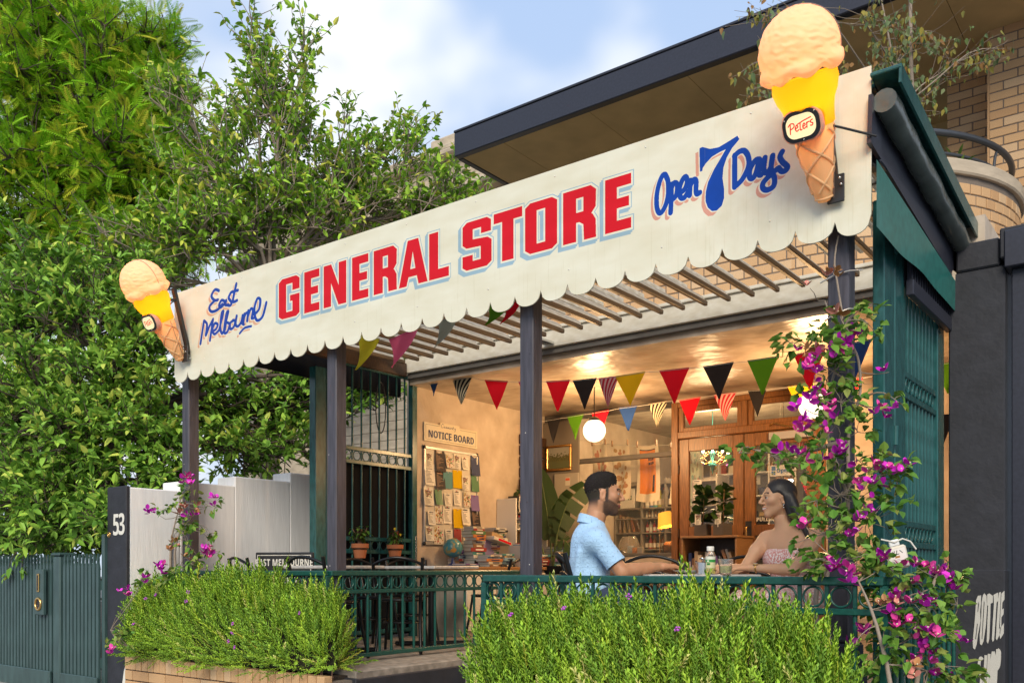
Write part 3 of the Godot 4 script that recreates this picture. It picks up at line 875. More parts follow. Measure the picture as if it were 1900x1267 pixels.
func sign_print(x0: float, x1: float) -> Image:
	var im := Image.create(int((x1 - x0) * SIGN_PX), int(SIGN_H * SIGN_PX), false, Image.FORMAT_RGB8)
	im.fill(Color(0.72, 0.712, 0.60).linear_to_srgb())
	for k in 150:  # rain marks and grime running down to the scallops
		var sx := R.randi() % im.get_width()
		var top := R.randi() % im.get_height()
		var run := 30 + R.randi() % 240
		for q in run:
			var fade := sin(PI * q / run) * 0.045 * (0.4 + 0.6 * float(top + q) / im.get_height())
			im.fill_rect(Rect2i(sx, top + q, 1 + k % 5, 1), Color(0.72 - fade, 0.712 - fade * 1.1, 0.60 - fade * 1.3).linear_to_srgb())
	var red := Color(0.62, 0.010, 0.022).linear_to_srgb()
	var sky := Color(0.30, 0.45, 0.57).linear_to_srgb()
	var cream := Color(0.74, 0.73, 0.615).linear_to_srgb()
	var blue := Color(0.008, 0.06, 0.39).linear_to_srgb()
	var pink := Color(0.62, 0.31, 0.25).linear_to_srgb()
	var peach := Color(0.64, 0.38, 0.27).linear_to_srgb()
	var spans := [["G", -5.629, -5.385], ["E", -5.331, -5.161], ["N", -5.113, -4.87], ["E", -4.809, -4.642], ["R", -4.588, -4.363], ["A", -4.343, -4.078], ["L", -4.064, -3.889], ["S", -3.773, -3.533], ["T", -3.516, -3.294], ["O", -3.272, -3.034], ["R", -2.992, -2.763], ["E", -2.702, -2.532]]
	for pas in 5:
		for s in spans:
			var loops := []
			for l in block_letter(s[0]):
				var o := []
				for p in pts2(l):
					o.append(sign_px(Vector2(s[1] + p.x * (s[2] - s[1]), 3.012 + p.y * 0.306), x0))
				loops.append(o)
			var by: float = [0.0175, 0.0175, 0.0175, 0.012, 0.0][pas] * SIGN_PX
			var off: Vector2 = [Vector2(-0.020, 0.018), Vector2(-0.010, 0.009), Vector2.ZERO, Vector2.ZERO, Vector2.ZERO][pas] * SIGN_PX
			var big := []
			for i in loops.size():
				var q: Array = grown(loops[i], by if i == 0 else -by) if by > 0.0 else loops[i]
				var m := []
				for p in q:
					m.append(p + off)
				big.append(m)
			fill(im, big, [sky, sky, sky, cream, red][pas])
	for k in [[EAST, 0.033], [MELBOURNE, 0.031], [SWOOSH, 0.026]]:
		sign_strokes(im, k[0], x0, k[1], peach, Vector2(-0.026, -0.020))
	for k in [[EAST, 0.033], [MELBOURNE, 0.031], [SWOOSH, 0.026]]:
		sign_strokes(im, k[0], x0, k[1] + 0.010, cream, Vector2(-0.004, -0.003))
	for k in [[EAST, 0.033], [MELBOURNE, 0.031], [SWOOSH, 0.026]]:
		sign_strokes(im, k[0], x0, k[1], blue, Vector2.ZERO)
	var loop := []
	for p in pts2(SEVEN):
		loop.append(sign_px(Vector2(SIGN_X + p.x * 0.001, SIGN_Y + p.y * 0.001), x0))
	var sh := []
	for p in grown(loop, 1.0):
		sh.append(p + Vector2(-0.022, 0.020) * SIGN_PX)
	for k in [OPEN_WORD, DAYS_WORD]:
		sign_strokes(im, k, x0, 0.030, pink, Vector2(-0.020, -0.020), true, 0.0)
	fill(im, [sh], pink)
	for k in [OPEN_WORD, DAYS_WORD]:
		sign_strokes(im, k, x0, 0.038, cream, Vector2(-0.003, -0.002), true, 0.0)
	fill(im, [grown(loop, 0.006 * SIGN_PX)], cream)
	for k in [OPEN_WORD, DAYS_WORD]:
		sign_strokes(im, k, x0, 0.029, blue, Vector2.ZERO, true, 0.0)
	fill(im, [loop], blue)
	return im


func shop_sign() -> void:
	var s := thing("shop_sign", "long cream shop sign with scalloped lower edge lettered GENERAL STORE in red", "sign")
	var cuts := [-7.045, -4.5165, -2.08525, -1.235]
	for k in 3:
		var a: float = cuts[k] + (0.0003 if k else 0.0)
		var b: float = cuts[k + 1]
		var p := PackedVector2Array([Vector2(b, SIGN_Y + SIGN_H - 0.012), Vector2(a, SIGN_Y + SIGN_H - 0.012)])
		var edge := []
		var i := 0
		while i < 31:
			var x0 := SIGN_X + 0.1945 * i
			var x1 := minf(x0 + 0.1945, -1.235)
			for q in 13:
				var u := q / 12.0
				var sag := 0.078 if i < 29 else 0.082
				edge.append(Vector2(lerpf(x0, x1, u), SIGN_Y + 0.078 - sag * sqrt(maxf(0.0, 1.0 - pow(absf(2 * u - 1), 2.3)))))
			i += 1
		var last := Vector2(a, 9)
		for q in edge:
			if q.x >= a - 0.0005 and q.x <= b + 0.0005 and (q - last).length() > 0.002:
				p.append(Vector2(clampf(q.x, a, b), q.y))
				last = q
		var im := sign_print(cuts[k], b)
		var m := printed("sign_print_%d" % k, im, 0.5)
		m.metallic_specular = 0.25
		m.detail_enabled = true
		m.detail_blend_mode = BaseMaterial3D.BLEND_MODE_MUL
		m.detail_albedo = noises["signdirt"]
		var o := obj("sign_panel", B.new().slab(p, 0.008, Transform3D(Basis(), Vector3(0, 0, 0.09)), Rect2(cuts[k], SIGN_Y, b - cuts[k], SIGN_H)), m, s)
		for y in [3.435, 2.86]:
			var x := ceilf(cuts[k] / 0.61) * 0.61 + (0.1 if y < 3 else 0.0)
			while x < b - 0.04:
				obj("screw", B.new().ball(Vector3(x, y, 0.0895), Vector3(0.006, 0.006, 0.003), 8, 4), mats["off_white"], o)
				x += 0.61
	obj("frame_rail", B.new().box(Vector3(-7.03, 3.36, 0.02), Vector3(-1.25, 3.44, 0.08)).box(Vector3(-7.03, 2.84, 0.02), Vector3(-1.25, 2.90, 0.08)), mats["navy_metal"], s)


# ---------------------------------------------------------------- ice cream cones
func cone_sign(at: Vector3, label: String) -> void:
	var r := thing("ice_cream_cone_sign", label, "lit sign", at, 0.0, "glowing ice cream cones on the sign ends")
	r.rotation_degrees = Vector3(31, 0, 0)
	r.scale = Vector3.ONE * 0.955
	var shell := mat("waffle_shell", Color(0.92, 0.68, 0.38), 0.4)
	var cup := mat("cup_shell", Color(0.98, 0.50, 0.012), 0.4)
	var ice := mat("ice_shell", Color(0.93, 0.60, 0.46), 0.45)
	var through := [Color(0.90, 0.58, 0.27), Color(0.90, 0.50, 0.02), Color(0.90, 0.62, 0.42)]
	for k in 3:
		var m: StandardMaterial3D = [shell, cup, ice][k]
		m.backlight_enabled = true
		m.backlight = (through[k] as Color).linear_to_srgb()
		m.metallic_specular = 0.3
	var prof := [Vector2(0.001, -0.012), Vector2(0.028, -0.006), Vector2(0.042, 0.015), Vector2(0.052, 0.06), Vector2(0.066, 0.13), Vector2(0.080, 0.21), Vector2(0.093, 0.29), Vector2(0.101, 0.345)]
	var wa := obj("waffle", B.new().lathe(prof, 28), shell, r)
	var rad := func(y: float) -> float: return 0.043 + y * 0.172
	for d in [-1.0, 1.0]:
		for k in 3:
			var pts := []
			for i in 30:
				var u := i / 29.0
				var y := 0.045 + u * 0.285
				var a: float = d * u * 4.2 + TAU * k / 3.0 + 0.5 * d
				pts.append(Vector3(cos(a) * (rad.call(y) + 0.001), y, sin(a) * (rad.call(y) + 0.001)))
			obj("waffle_ridge", B.new().tube(pts, 0.0068, 7), shell, wa)
	obj("waffle_ridge", B.new().ring(Vector3(0, 0.012, 0), 0.041, 0.006, Basis(Vector3.RIGHT, -PI / 2)), shell, wa)
	obj("cup", B.new().lathe([Vector2(0.101, 0.345), Vector2(0.109, 0.352), Vector2(0.111, 0.38), Vector2(0.116, 0.42), Vector2(0.124, 0.455), Vector2(0.142, 0.49), Vector2(0.156, 0.54), Vector2(0.15, 0.58)], 32), cup, r)
	# scoop: a ball whose lower edge drips, with soft smears over it
	var f := FastNoiseLite.new()
	f.seed = 5
	f.frequency = 2.2
	f.fractal_octaves = 2
	var b := B.new().sheet(48, 30, func(u, w):
		var a: float = u * TAU
		var e: float = lerpf(-0.66, PI / 2, w)
		var rr := 0.188 + 0.006 * f.get_noise_3d(cos(a) * 2.0, e * 3.0 + a * 0.0, sin(a) * 2.0)
		var low := clampf((-e - 0.22) / 0.44, 0.0, 1.0)
		rr += 0.020 * sin(low * PI) * (1.0 + 0.5 * sin(a * 5.0 + 1.0))
		var y: float = sin(e) * rr * 0.98 - low * 0.014 * sin(a * 7.0)
		return Vector3(cos(a) * cos(e) * rr, 0.695 + y, sin(a) * cos(e) * rr), true)
	var sc := obj("scoop", b, ice, r)
	var seam := []
	for i in 25:
		var e := lerpf(-0.55, PI / 2 + 0.4, i / 24.0)
		seam.append(Vector3(cos(e) * 0.191, 0.695 + sin(e) * 0.187, -0.01))
	obj("seam", B.new().tube(seam, 0.0025, 5), mat("seam_grey", Color(0.25, 0.17, 0.14), 0.6), sc)
	var s2 := []
	for i in 8:
		s2.append(Vector3(rad.call(i * 0.048) + 0.0035, i * 0.048, -0.004))
	obj("seam", B.new().tube(s2, 0.0022, 5), mats["seam_grey"], wa)
	# badge
	var bd := obj("badge", B.new(), ice, r)
	bd.transform = Transform3D(Basis(Vector3.RIGHT, -0.06), Vector3(-0.012, 0.378, 0.098))
	bd.mesh = B.new().slab(rounded(0.190, 0.150, 0.058), 0.05, Transform3D(Basis(), Vector3(0, 0, 0.018))).mesh()
	obj("badge_rim", B.new().slab(rounded(0.178, 0.138, 0.054), 0.012, Transform3D(Basis(), Vector3(0, 0, 0.026))), mats["ink"], bd)
	var im := Image.create(320, 230, false, Image.FORMAT_RGB8)
	im.fill(Color(0.95, 0.80, 0.46).linear_to_srgb())
	var red := Color(0.72, 0.02, 0.01).linear_to_srgb()
	for k in [[34, 168, 46, 82], [22, 92, 50, 70, 84, 78, 82, 108, 50, 124], [96, 130, 124, 118, 112, 98, 94, 128, 106, 156, 130, 146], [154, 84, 146, 150, 164, 152], [120, 92, 190, 72, 272, 56], [178, 128, 204, 116, 192, 98, 176, 126, 186, 150, 210, 138], [222, 98, 220, 146], [222, 112, 236, 96, 248, 98], [286, 84, 262, 94, 268, 110, 286, 120, 278, 138, 258, 136]]:
		stroke(im, pts2(k), 12.0, red, Vector2(5, 0))
	var pm := printed("badge_print", im, 0.3)
	pm.emission_enabled = true
	pm.emission_texture = pm.albedo_texture
	pm.emission_energy_multiplier = 0.35
	obj("badge_face", B.new().slab(rounded(0.142, 0.104, 0.042), 0.006, Transform3D(Basis(), Vector3(0, 0, 0.031)), Rect2(-0.071, -0.052, 0.142, 0.104)), pm, bd)
	for q in [Vector2(-0.075, 0.04), Vector2(0.07, 0.05), Vector2(0.005, -0.062)]:
		obj("screw", B.new().ball(Vector3(q.x, q.y, 0.0275), Vector3(0.005, 0.005, 0.003), 8, 4), mats["steel"], bd)
	# bracket back to the sign
	var br := obj("bracket", B.new().bar(Vector3(0.045, 0.02, -0.07), Vector3(0.02, 0.56, -0.24), 0.035, 0.03), mats["black_plastic"], r)
	obj("bracket_plate", B.new().cbox(Vector3(0.055, 0.035, -0.030), Vector3(0.085, 0.14, 0.012), 0.003, Basis(Vector3.RIGHT, deg_to_rad(-31))), mats["black_plastic"], br)
	obj("bracket_arm", B.new().bar(Vector3(0.03, 0.47, -0.22), Vector3(0.03, 0.50, -0.10), 0.02, 0.02), mats["black_plastic"], br)
	obj("power_cable", B.new().tube([Vector3(0.095, 0.33, 0.0), Vector3(0.13, 0.30, -0.05), Vector3(0.20, 0.25, -0.10), Vector3(0.255, 0.215, -0.125)] if at.x > -3.0 else [Vector3(0.03, 0.47, -0.2), Vector3(-0.06, 0.46, -0.21), Vector3(-0.13, 0.44, -0.22)], 0.006, 6), mats["black_plastic"], br)
	for q in 4:
		obj("bolt", B.new().ball(Vector3(0.085, 0.085 - q * 0.032, -0.018 - q * 0.006), Vector3.ONE * 0.007, 8, 5), mats["steel"], br)
	for q in [[0.50, 0.034], [0.70, 0.015]]:
		lamp(r.transform * Vector3(0, q[0], 0.0), Color(1.0, 0.64, 0.24), q[1], 0.04)


func rounded(w: float, h: float, r: float) -> PackedVector2Array:
	var o := PackedVector2Array()
	for k in 4:
		var c := Vector2([1, -1, -1, 1][k] * (w / 2 - r), [1, 1, -1, -1][k] * (h / 2 - r))
		for i in 7:
			var a := PI / 2 * (k + i / 6.0)
			o.append(c + Vector2(cos(a), sin(a)) * r)
	return o


# ---------------------------------------------------------------- verandah frame
func verandah() -> void:
	var labels := ["grey violet verandah post at the white wall end with a small creeper", "grey violet verandah post behind the corner of the left railing", "grey violet verandah post left of the seated man", "grey violet verandah post wrapped in the large bougainvillea"]
	var xs := [-7.08, -5.187, -3.385, -1.472]
	for k in 4:
		var p := thing("verandah_post", labels[k], "post", Vector3(xs[k] + 0.054, FLOOR, -0.054), 0.0, "posts under the shop sign")
		obj("shaft", B.new().box(Vector3(-0.052, 0.0, -0.052), Vector3(0.052, 2.98, 0.052), 0.007), mats["post_paint"], p)
		obj("plinth", B.new().box(Vector3(-0.10, 0.0, -0.10), Vector3(0.10, 0.20, 0.10), 0.012).box(Vector3(-0.085, 0.20, -0.085), Vector3(0.085, 0.34, 0.085), 0.012).box(Vector3(-0.07, 0.34, -0.07), Vector3(0.07, 0.37, 0.07), 0.012), mats["black_render"], p)
		for q in 5:
			obj("nail", B.new().ball(Vector3(R.randf_range(-0.03, 0.03), 0.7 + q * 0.42 + R.randf() * 0.1, 0.0522), Vector3(0.004, 0.004, 0.0015), 8, 4), mats["ink" if q % 2 else "off_white"], p)
	var bm := thing("verandah_beams", "dark painted beams behind the sign and along the left roof edge", "beam")
	obj("front_beam", B.new().box(Vector3(-7.03, 3.05, -0.11), Vector3(-1.25, 3.26, -0.02), 0.006), mats["shop_grey"], bm)
	obj("side_board", B.new().box(Vector3(-6.80, 2.93, -2.40), Vector3(-6.76, 3.45, 0.0), 0.006), mats["dark_sheet"], bm)
	obj("side_rafter", B.new().box(Vector3(-6.62, 3.10, -2.28), Vector3(-6.56, 3.24, -0.111), 0.006), mats["dark_wood"], bm)
	obj("right_rafter", B.new().box(Vector3(-1.27, 3.06, -2.25), Vector3(-1.22, 3.26, -0.02), 0.006), mats["navy_metal"], bm)
	# louvre roof: a row of curved blades and a second, higher row
	var lv := thing("louvre_roof", "slatted verandah roof of pale metal louvre blades", "roof")
	var blade := flipped([Vector2(-0.062, 0.0), Vector2(-0.052, -0.012), Vector2(-0.044, -0.010), Vector2(-0.040, 0.004), Vector2(-0.01, 0.035), Vector2(0.025, 0.055), Vector2(0.060, 0.064), Vector2(0.062, 0.070), Vector2(0.022, 0.064), Vector2(-0.018, 0.044), Vector2(-0.048, 0.010)])
	var bl := B.new().slab(blade, 1.94, Transform3D(Basis(), Vector3(0, 0, 0.97))).mesh()
	var lip := B.new().box(Vector3(-0.016, -0.02, -0.97), Vector3(0.016, 0.018, 0.97), 0.006).mesh()
	mat("edge_shade", Color(0.17, 0.12, 0.075), 0.5)  # brown of the added lower bars: the blades' shaded undersides as a colour
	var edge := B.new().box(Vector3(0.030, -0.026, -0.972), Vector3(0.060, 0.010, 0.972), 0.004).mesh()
	for k in 27:
		var x := -6.44 + k * 0.194
		var bo := obj("louvre_blade", bl, mats["louvre_metal"], lv, Vector3(x, 3.20, -1.10))
		obj("shaded_edge", edge, mats["edge_shade"], bo)
		obj("louvre_rail", lip, mats["louvre_metal"], lv, Vector3(x + 0.085, 3.34, -1.06))
	obj("pivot_bar", B.new().box(Vector3(-6.5, 3.275, -0.80), Vector3(-1.3, 3.30, -0.77)), mats["shop_grey"], lv)
	var pv := obj("pivot_bracket", B.new().box(Vector3(-4.80, 3.16, -2.12), Vector3(-4.77, 3.30, -2.09)).box(Vector3(-4.80, 3.16, -2.28), Vector3(-4.70, 3.18, -2.10)), mats["steel"], lv)
	pv.set_meta("label", "steel end bracket")
	# right edge: gutter, rolled blind and green flap
	var aw := thing("side_awning", "dark green roof edge on the right with rolled blind and green flap", "awning")
	var s0 := Vector3(-1.17, 3.37, 0.13)
	var s1 := Vector3(-1.17, 3.13, -2.15)
	obj("roof_edge", B.new().bar(s0 + Vector3(0.01, 0.045, 0), s1 + Vector3(0.01, 0.045, 0), 0.14, 0.02, UPV, 0.004).bar(s0 + Vector3(0.075, 0.01, 0), s1 + Vector3(0.075, 0.01, 0), 0.012, 0.09), mats["teal_paint"], aw)
	obj("roof_sheet", B.new().bar(Vector3(-1.30, 3.40, 0.05), Vector3(-1.30, 3.16, -2.3), 0.14, 0.02), mats["teal_paint"], aw)
	var bp := []
	var br := []
	for i in 40:
		var u := i / 39.0
		bp.append(s0.lerp(s1, u) + Vector3(-0.005, -0.075 + 0.005 * sin(u * 40.0), -0.04))
		br.append(0.056 + 0.0018 * sin(u * 50.0) + 0.002 * sin(u * 21.0))
	obj("rolled_blind", B.new().tube(bp, br, 14), worn("blind_plastic", Color(0.12, 0.14, 0.13), 0.2, noises["blotch"], Vector3(1, 1, 1), noises["waves"], 0.8), aw)
	obj("backing_board", B.new().bar(s0 + Vector3(-0.06, -0.16, 0), s1 + Vector3(-0.06, -0.16, 0), 0.02, 0.24), mats["navy_metal"], aw)
	obj("green_flap", B.new().sheet(40, 5, func(u, w):
		var z := lerpf(0.11, -1.66, u)
		return Vector3(-1.205 + 0.003 * sin(u * 17.0) * w, lerpf(lerpf(3.02, 2.88, u), 2.705 - 0.01 * sin(u * 9.0), w), z)), worn("flap_green", Color(0.026, 0.19, 0.165), 0.3, noise("flapwear", 0.02, Color(0.72, 0.8, 0.8), Color.WHITE), Vector3(1.5, 1.5, 1.5)), aw)
	var ss := thing("slatted_screen", "dark navy slatted vent above the right side gate", "screen")
	obj("bottom_board", B.new().bar(Vector3(-1.245, 2.62, -0.66), Vector3(-1.245, 2.62, -1.63), 0.04, 0.085, UPV, 0.004), mats["navy_metal"], ss)
	for k in 17:
		obj("slat", B.new().box(Vector3(-1.262, 2.66, -0.70 - k * 0.056), Vector3(-1.236, 2.95, -0.675 - k * 0.056)), mats["navy_metal"], ss)
	obj("backing", B.new().box(Vector3(-1.285, 2.64, -1.64), Vector3(-1.27, 2.96, -0.66)), mats["dark_sheet"], ss)


func flipped(a: Array) -> PackedVector2Array:
	var o := PackedVector2Array()
	for p in a:
		o.append(Vector2(-p.x * 0.92, p.y * 1.25))
	return o


func rail_run(p: Node3D, a: Vector3, b: Vector3, top: float, bottom: float, pitch := 0.1275) -> void:
	var d := (b - a).normalized()
	var len := (b - a).length()
	var m: Material = mats["green_paint"]
	var o := Vector3(0, 1, 0)
	obj("top_rail", B.new().bar(a + o * (top - 0.020), b + o * (top - 0.020), 0.052, 0.040, UPV, 0.006), m, p)
	obj("band_rail", B.new().bar(a + o * (top - 0.158), b + o * (top - 0.158), 0.044, 0.030, UPV, 0.004), m, p)
	obj("bottom_rail", B.new().bar(a + o * (bottom + 0.016), b + o * (bottom + 0.016), 0.044, 0.032, UPV, 0.004), m, p)
	var n := int(round(len / pitch))
	var bs := Basis(d, UPV, d.cross(UPV))
	if not noises.has("rail_ring"):
		noises["rail_ring"] = B.new().ring(Vector3.ZERO, 0.0455, 0.0058, Basis(), 24, 6).mesh()
	for k in n + 1:
		var q := a + d * (len * k / n)
		obj("baluster", B.new().cbox(q + o * (top - 0.091), Vector3(0.018, 0.104, 0.018), 0.003, bs).tube([q + o * (top - 0.173), q + o * (bottom + 0.032)], 0.011, 8, false), m, p)
		if k < n:
			var r := obj("ring", noises["rail_ring"], m, p)
			r.transform = Transform3D(bs, a + d * (len * (k + 0.5) / n) + o * (top - 0.0915))


func railings() -> void:
	var l := thing("left_railing", "green iron railing with a ring band round the left deck", "railing")
	rail_run(l, Vector3(-6.99, 0, 0.10), Vector3(-5.07, 0, 0.10), 1.09, 0.43)
	rail_run(l, Vector3(-5.07, 0, 0.072), Vector3(-5.07, 0, -2.22), 1.09, 0.43)
	obj("corner_post", B.new().box(Vector3(-5.088, FLOOR, 0.082), Vector3(-5.052, 1.05, 0.118), 0.004), mats["green_paint"], l)
	var r := thing("right_railing", "green iron railing with a ring band before the seated couple", "railing")
	rail_run(r, Vector3(-3.36, 0, 0.37), Vector3(-1.10, 0, 0.37), 1.066, 0.43)
	rail_run(r, Vector3(-3.36, 0, 0.342), Vector3(-3.36, 0, -0.85), 1.066, 0.43)
	rail_run(r, Vector3(-1.10, 0, 0.342), Vector3(-1.10, 0, -1.02), 1.066, 0.43)
	obj("corner_post", B.new().box(Vector3(-1.118, FLOOR, 0.352), Vector3(-1.082, 1.02, 0.388), 0.004).box(Vector3(-3.378, FLOOR, 0.352), Vector3(-3.342, 1.02, 0.388), 0.004), mats["green_paint"], r)


func side_gates() -> void:
	var m: Material = mats["teal_paint"]
	# left: tall barred side gate, x = -6.6, with a dark sheet behind its lower half
	var l := thing("left_side_gate", "tall dark barred side gate beside the notice wall", "gate")
	obj("gate_post", B.new().box(Vector3(-6.65, FLOOR, -1.19), Vector3(-6.56, 3.0, -1.06), 0.006).box(Vector3(-6.64, FLOOR, -1.26), Vector3(-6.57, 3.0, -1.20), 0.006), m, l)
	obj("end_stile", B.new().box(Vector3(-6.64, FLOOR, -2.46), Vector3(-6.58, 3.14, -2.38), 0.006), m, l)
	for y in [3.10, 2.285, 2.155, 1.40, 1.275, 0.47]:
		obj("rail", B.new().box(Vector3(-6.63, y - 0.02, -2.38), Vector3(-6.59, y + 0.02, -1.26), 0.004), m, l)
	for k in 9:
		var z := -1.32 - k * 0.122
		obj("bar", B.new().tube([Vector3(-6.61, 0.48, z), Vector3(-6.61, 3.10, z)], 0.010, 8, false), m, l)
		for y in [2.22, 1.337]:
			if k < 8:
				obj("ring", B.new().ring(Vector3(-6.61, y, z - 0.061), 0.046, 0.006, Basis(UPV, PI / 2), 20, 6), m, l)
	obj("dark_sheet", B.new().box(Vector3(-6.70, 0.42, -2.46), Vector3(-6.68, 2.16, -1.26)), mats["dark_sheet"], l)
	var ch := thing("gate_chain", "steel chain hanging from the left side gate end", "chain")
	for k in 16:
		obj("link", B.new().ring(Vector3(-6.545, 1.44 - k * 0.03, -2.40), 0.014, 0.0035, Basis(UPV, (PI / 2) * (k % 2)) * Basis.from_scale(Vector3(0.7, 1.25, 1)), 12, 5), mats["steel"], ch)
	var hose := []
	for i in 24:
		var a := TAU * i / 23.0
		hose.append(Vector3(-6.66, 2.75 + 0.26 * sin(a) , -2.0 + 0.07 * cos(a)))
	one("hanging_cable", B.new().tube(hose, 0.006, 6), mats["black_plastic"], "loop of black cable hanging behind the left side gate", "cable")
	# right: barred gate seen nearly edge on, x = -1.3
	var r := thing("right_side_gate", "tall teal barred security gate by the black shop pier", "gate")
	obj("gate_post", B.new().box(Vector3(-1.33, FLOOR, -0.45), Vector3(-1.27, 2.98, -0.27), 0.006), m, r)
	obj("hinge_stile", B.new().box(Vector3(-1.325, FLOOR, -0.70), Vector3(-1.275, 2.98, -0.49), 0.006), m, r)
	obj("lock_stile", B.new().box(Vector3(-1.325, FLOOR, -1.63), Vector3(-1.275, 2.70, -1.46), 0.006), m, r)
	for y in [2.17, 2.055, 1.35, 1.235, 0.5]:
		obj("rail", B.new().box(Vector3(-1.318, y - 0.018, -1.46), Vector3(-1.282, y + 0.018, -0.70), 0.004), m, r)
	for k in 9:
		var z := -0.745 - k * 0.082
		obj("bar", B.new().box(Vector3(-1.310, 0.5, z - 0.009), Vector3(-1.290, 2.9, z + 0.009), 0.005), m, r)
		for y in [2.113, 1.293]:
			if k < 8:
				obj("ring", B.new().ring(Vector3(-1.29, y, z - 0.041), 0.040, 0.006, Basis(UPV, PI / 2) * Basis.from_scale(Vector3(0.8, 1, 1)), 18, 6), m, r)
	for y in [2.75, 1.75]:
		obj("hinge", B.new().tube([Vector3(-1.27, y, -0.47), Vector3(-1.27, y + 0.10, -0.47)], 0.016, 8), m, r)
	# black pier and bottle shop front
	var p := thing("shop_pier", "black rendered pier lettered BOTTLE SHOP at its foot", "pier")
	obj("shaft", B.new().box(Vector3(-1.244, 0.0, -2.1), Vector3(-0.932, 2.93, -1.60), 0.008), mats["black_render"], p)
	obj("cap_course", B.new().box(Vector3(-1.20, 2.931, -2.1), Vector3(-0.96, 3.10, -1.59), 0.01), mats["black_render"], p)
	obj("cap_course", B.new().box(Vector3(-0.955, 2.96, -2.2), Vector3(-0.80, 3.14, -1.56), 0.008), mats["black_render"], p)
	obj("broken_end", B.new().box(Vector3(-1.262, 2.86, -1.70), Vector3(-1.20, 2.955, -1.585), 0.02), mats["limestone"], p)
	var fo := obj("foot", B.new().box(Vector3(-1.25, 0.0, -2.1), Vector3(-0.925, 1.097, -1.545), 0.008), mats["black_render"], p)
	var lt := B.new()
	for k in BOTTLE.size():
		var poly := PackedVector2Array()
		for q in pts2(BOTTLE[k]):
			poly.append(q * 0.001)
		lt.slab(poly, 0.002, Transform3D(Basis(), Vector3(-1.25, 0.55, -1.541)))
	var sign_white := worn("worn_white", Color(0.62, 0.61, 0.57), 0.7, noises["fine"], Vector3(6, 6, 6))
	obj("lettering", lt, sign_white, fo)
	var hl := B.new()
	for h in BOTTLE_HOLES:
		var poly := PackedVector2Array()
		for q in pts2(h):
			poly.append(q * 0.001)
		hl.slab(poly, 0.0, Transform3D(Basis(), Vector3(-1.25, 0.55, -1.5385)))
	obj("lettering_gaps", hl, mats["black_render"], fo)
	var sh := B.new()
	for k in SHOP_STROKES.size():
		var q := pts2(SHOP_STROKES[k])
		var c := Curve2D.new()
		for i in q.size():
			var d: Vector2 = (q[i + 1] - q[i - 1]) / 6.0 if i > 0 and i < q.size() - 1 else Vector2.ZERO
			c.add_point(q[i] * 0.001, -d * 0.001, d * 0.001)
		var line := PackedVector2Array(c.tessellate(3, 4.0))
		for poly in Geometry2D.offset_polyline(line, 0.0075, Geometry2D.JOIN_ROUND, Geometry2D.END_ROUND):
			if not Geometry2D.is_polygon_clockwise(poly):
				sh.slab(poly, 0.0015, Transform3D(Basis(), Vector3(-1.25, 0.55, -1.5405 + k * 0.0004)))
	obj("lettering", sh, sign_white, fo)
	var sf := thing("bottle_shop_front", "black framed shop window right of the lettered pier", "shopfront")
	obj("lintel", B.new().box(Vector3(-0.93, 2.90, -1.75), Vector3(1.2, 3.12, -1.55), 0.006), mats["navy_metal"], sf)
	obj("jamb", B.new().box(Vector3(-0.90, 0.0, -1.72), Vector3(-0.83, 2.90, -1.62), 0.005).box(Vector3(-0.829, 0.0, -1.70), Vector3(-0.80, 2.90, -1.66)), mats["navy_metal"], sf)
	obj("window_pane", B.new().box(Vector3(-0.80, 0.5, -1.69), Vector3(1.2, 2.90, -1.68)), mat("dark_window", Color(0.03, 0.05, 0.06), 0.04), sf)
	obj("riser", B.new().box(Vector3(-0.80, 0.0, -1.70), Vector3(1.2, 0.499, -1.64)), mats["navy_metal"], sf)


# ---------------------------------------------------------------- bunting
func striped(key: String, a: Color, b: Color) -> StandardMaterial3D:
	if mats.has(key):
		return mats[key]
	var im := Image.create(128, 128, false, Image.FORMAT_RGB8)
	for y in 128:
		for x in 128:
			im.set_pixel(x, y, (a if fmod(x * 0.9 + y * 0.55, 26.0) < 14.0 else b).linear_to_srgb())
	return printed(key, im, 0.85)


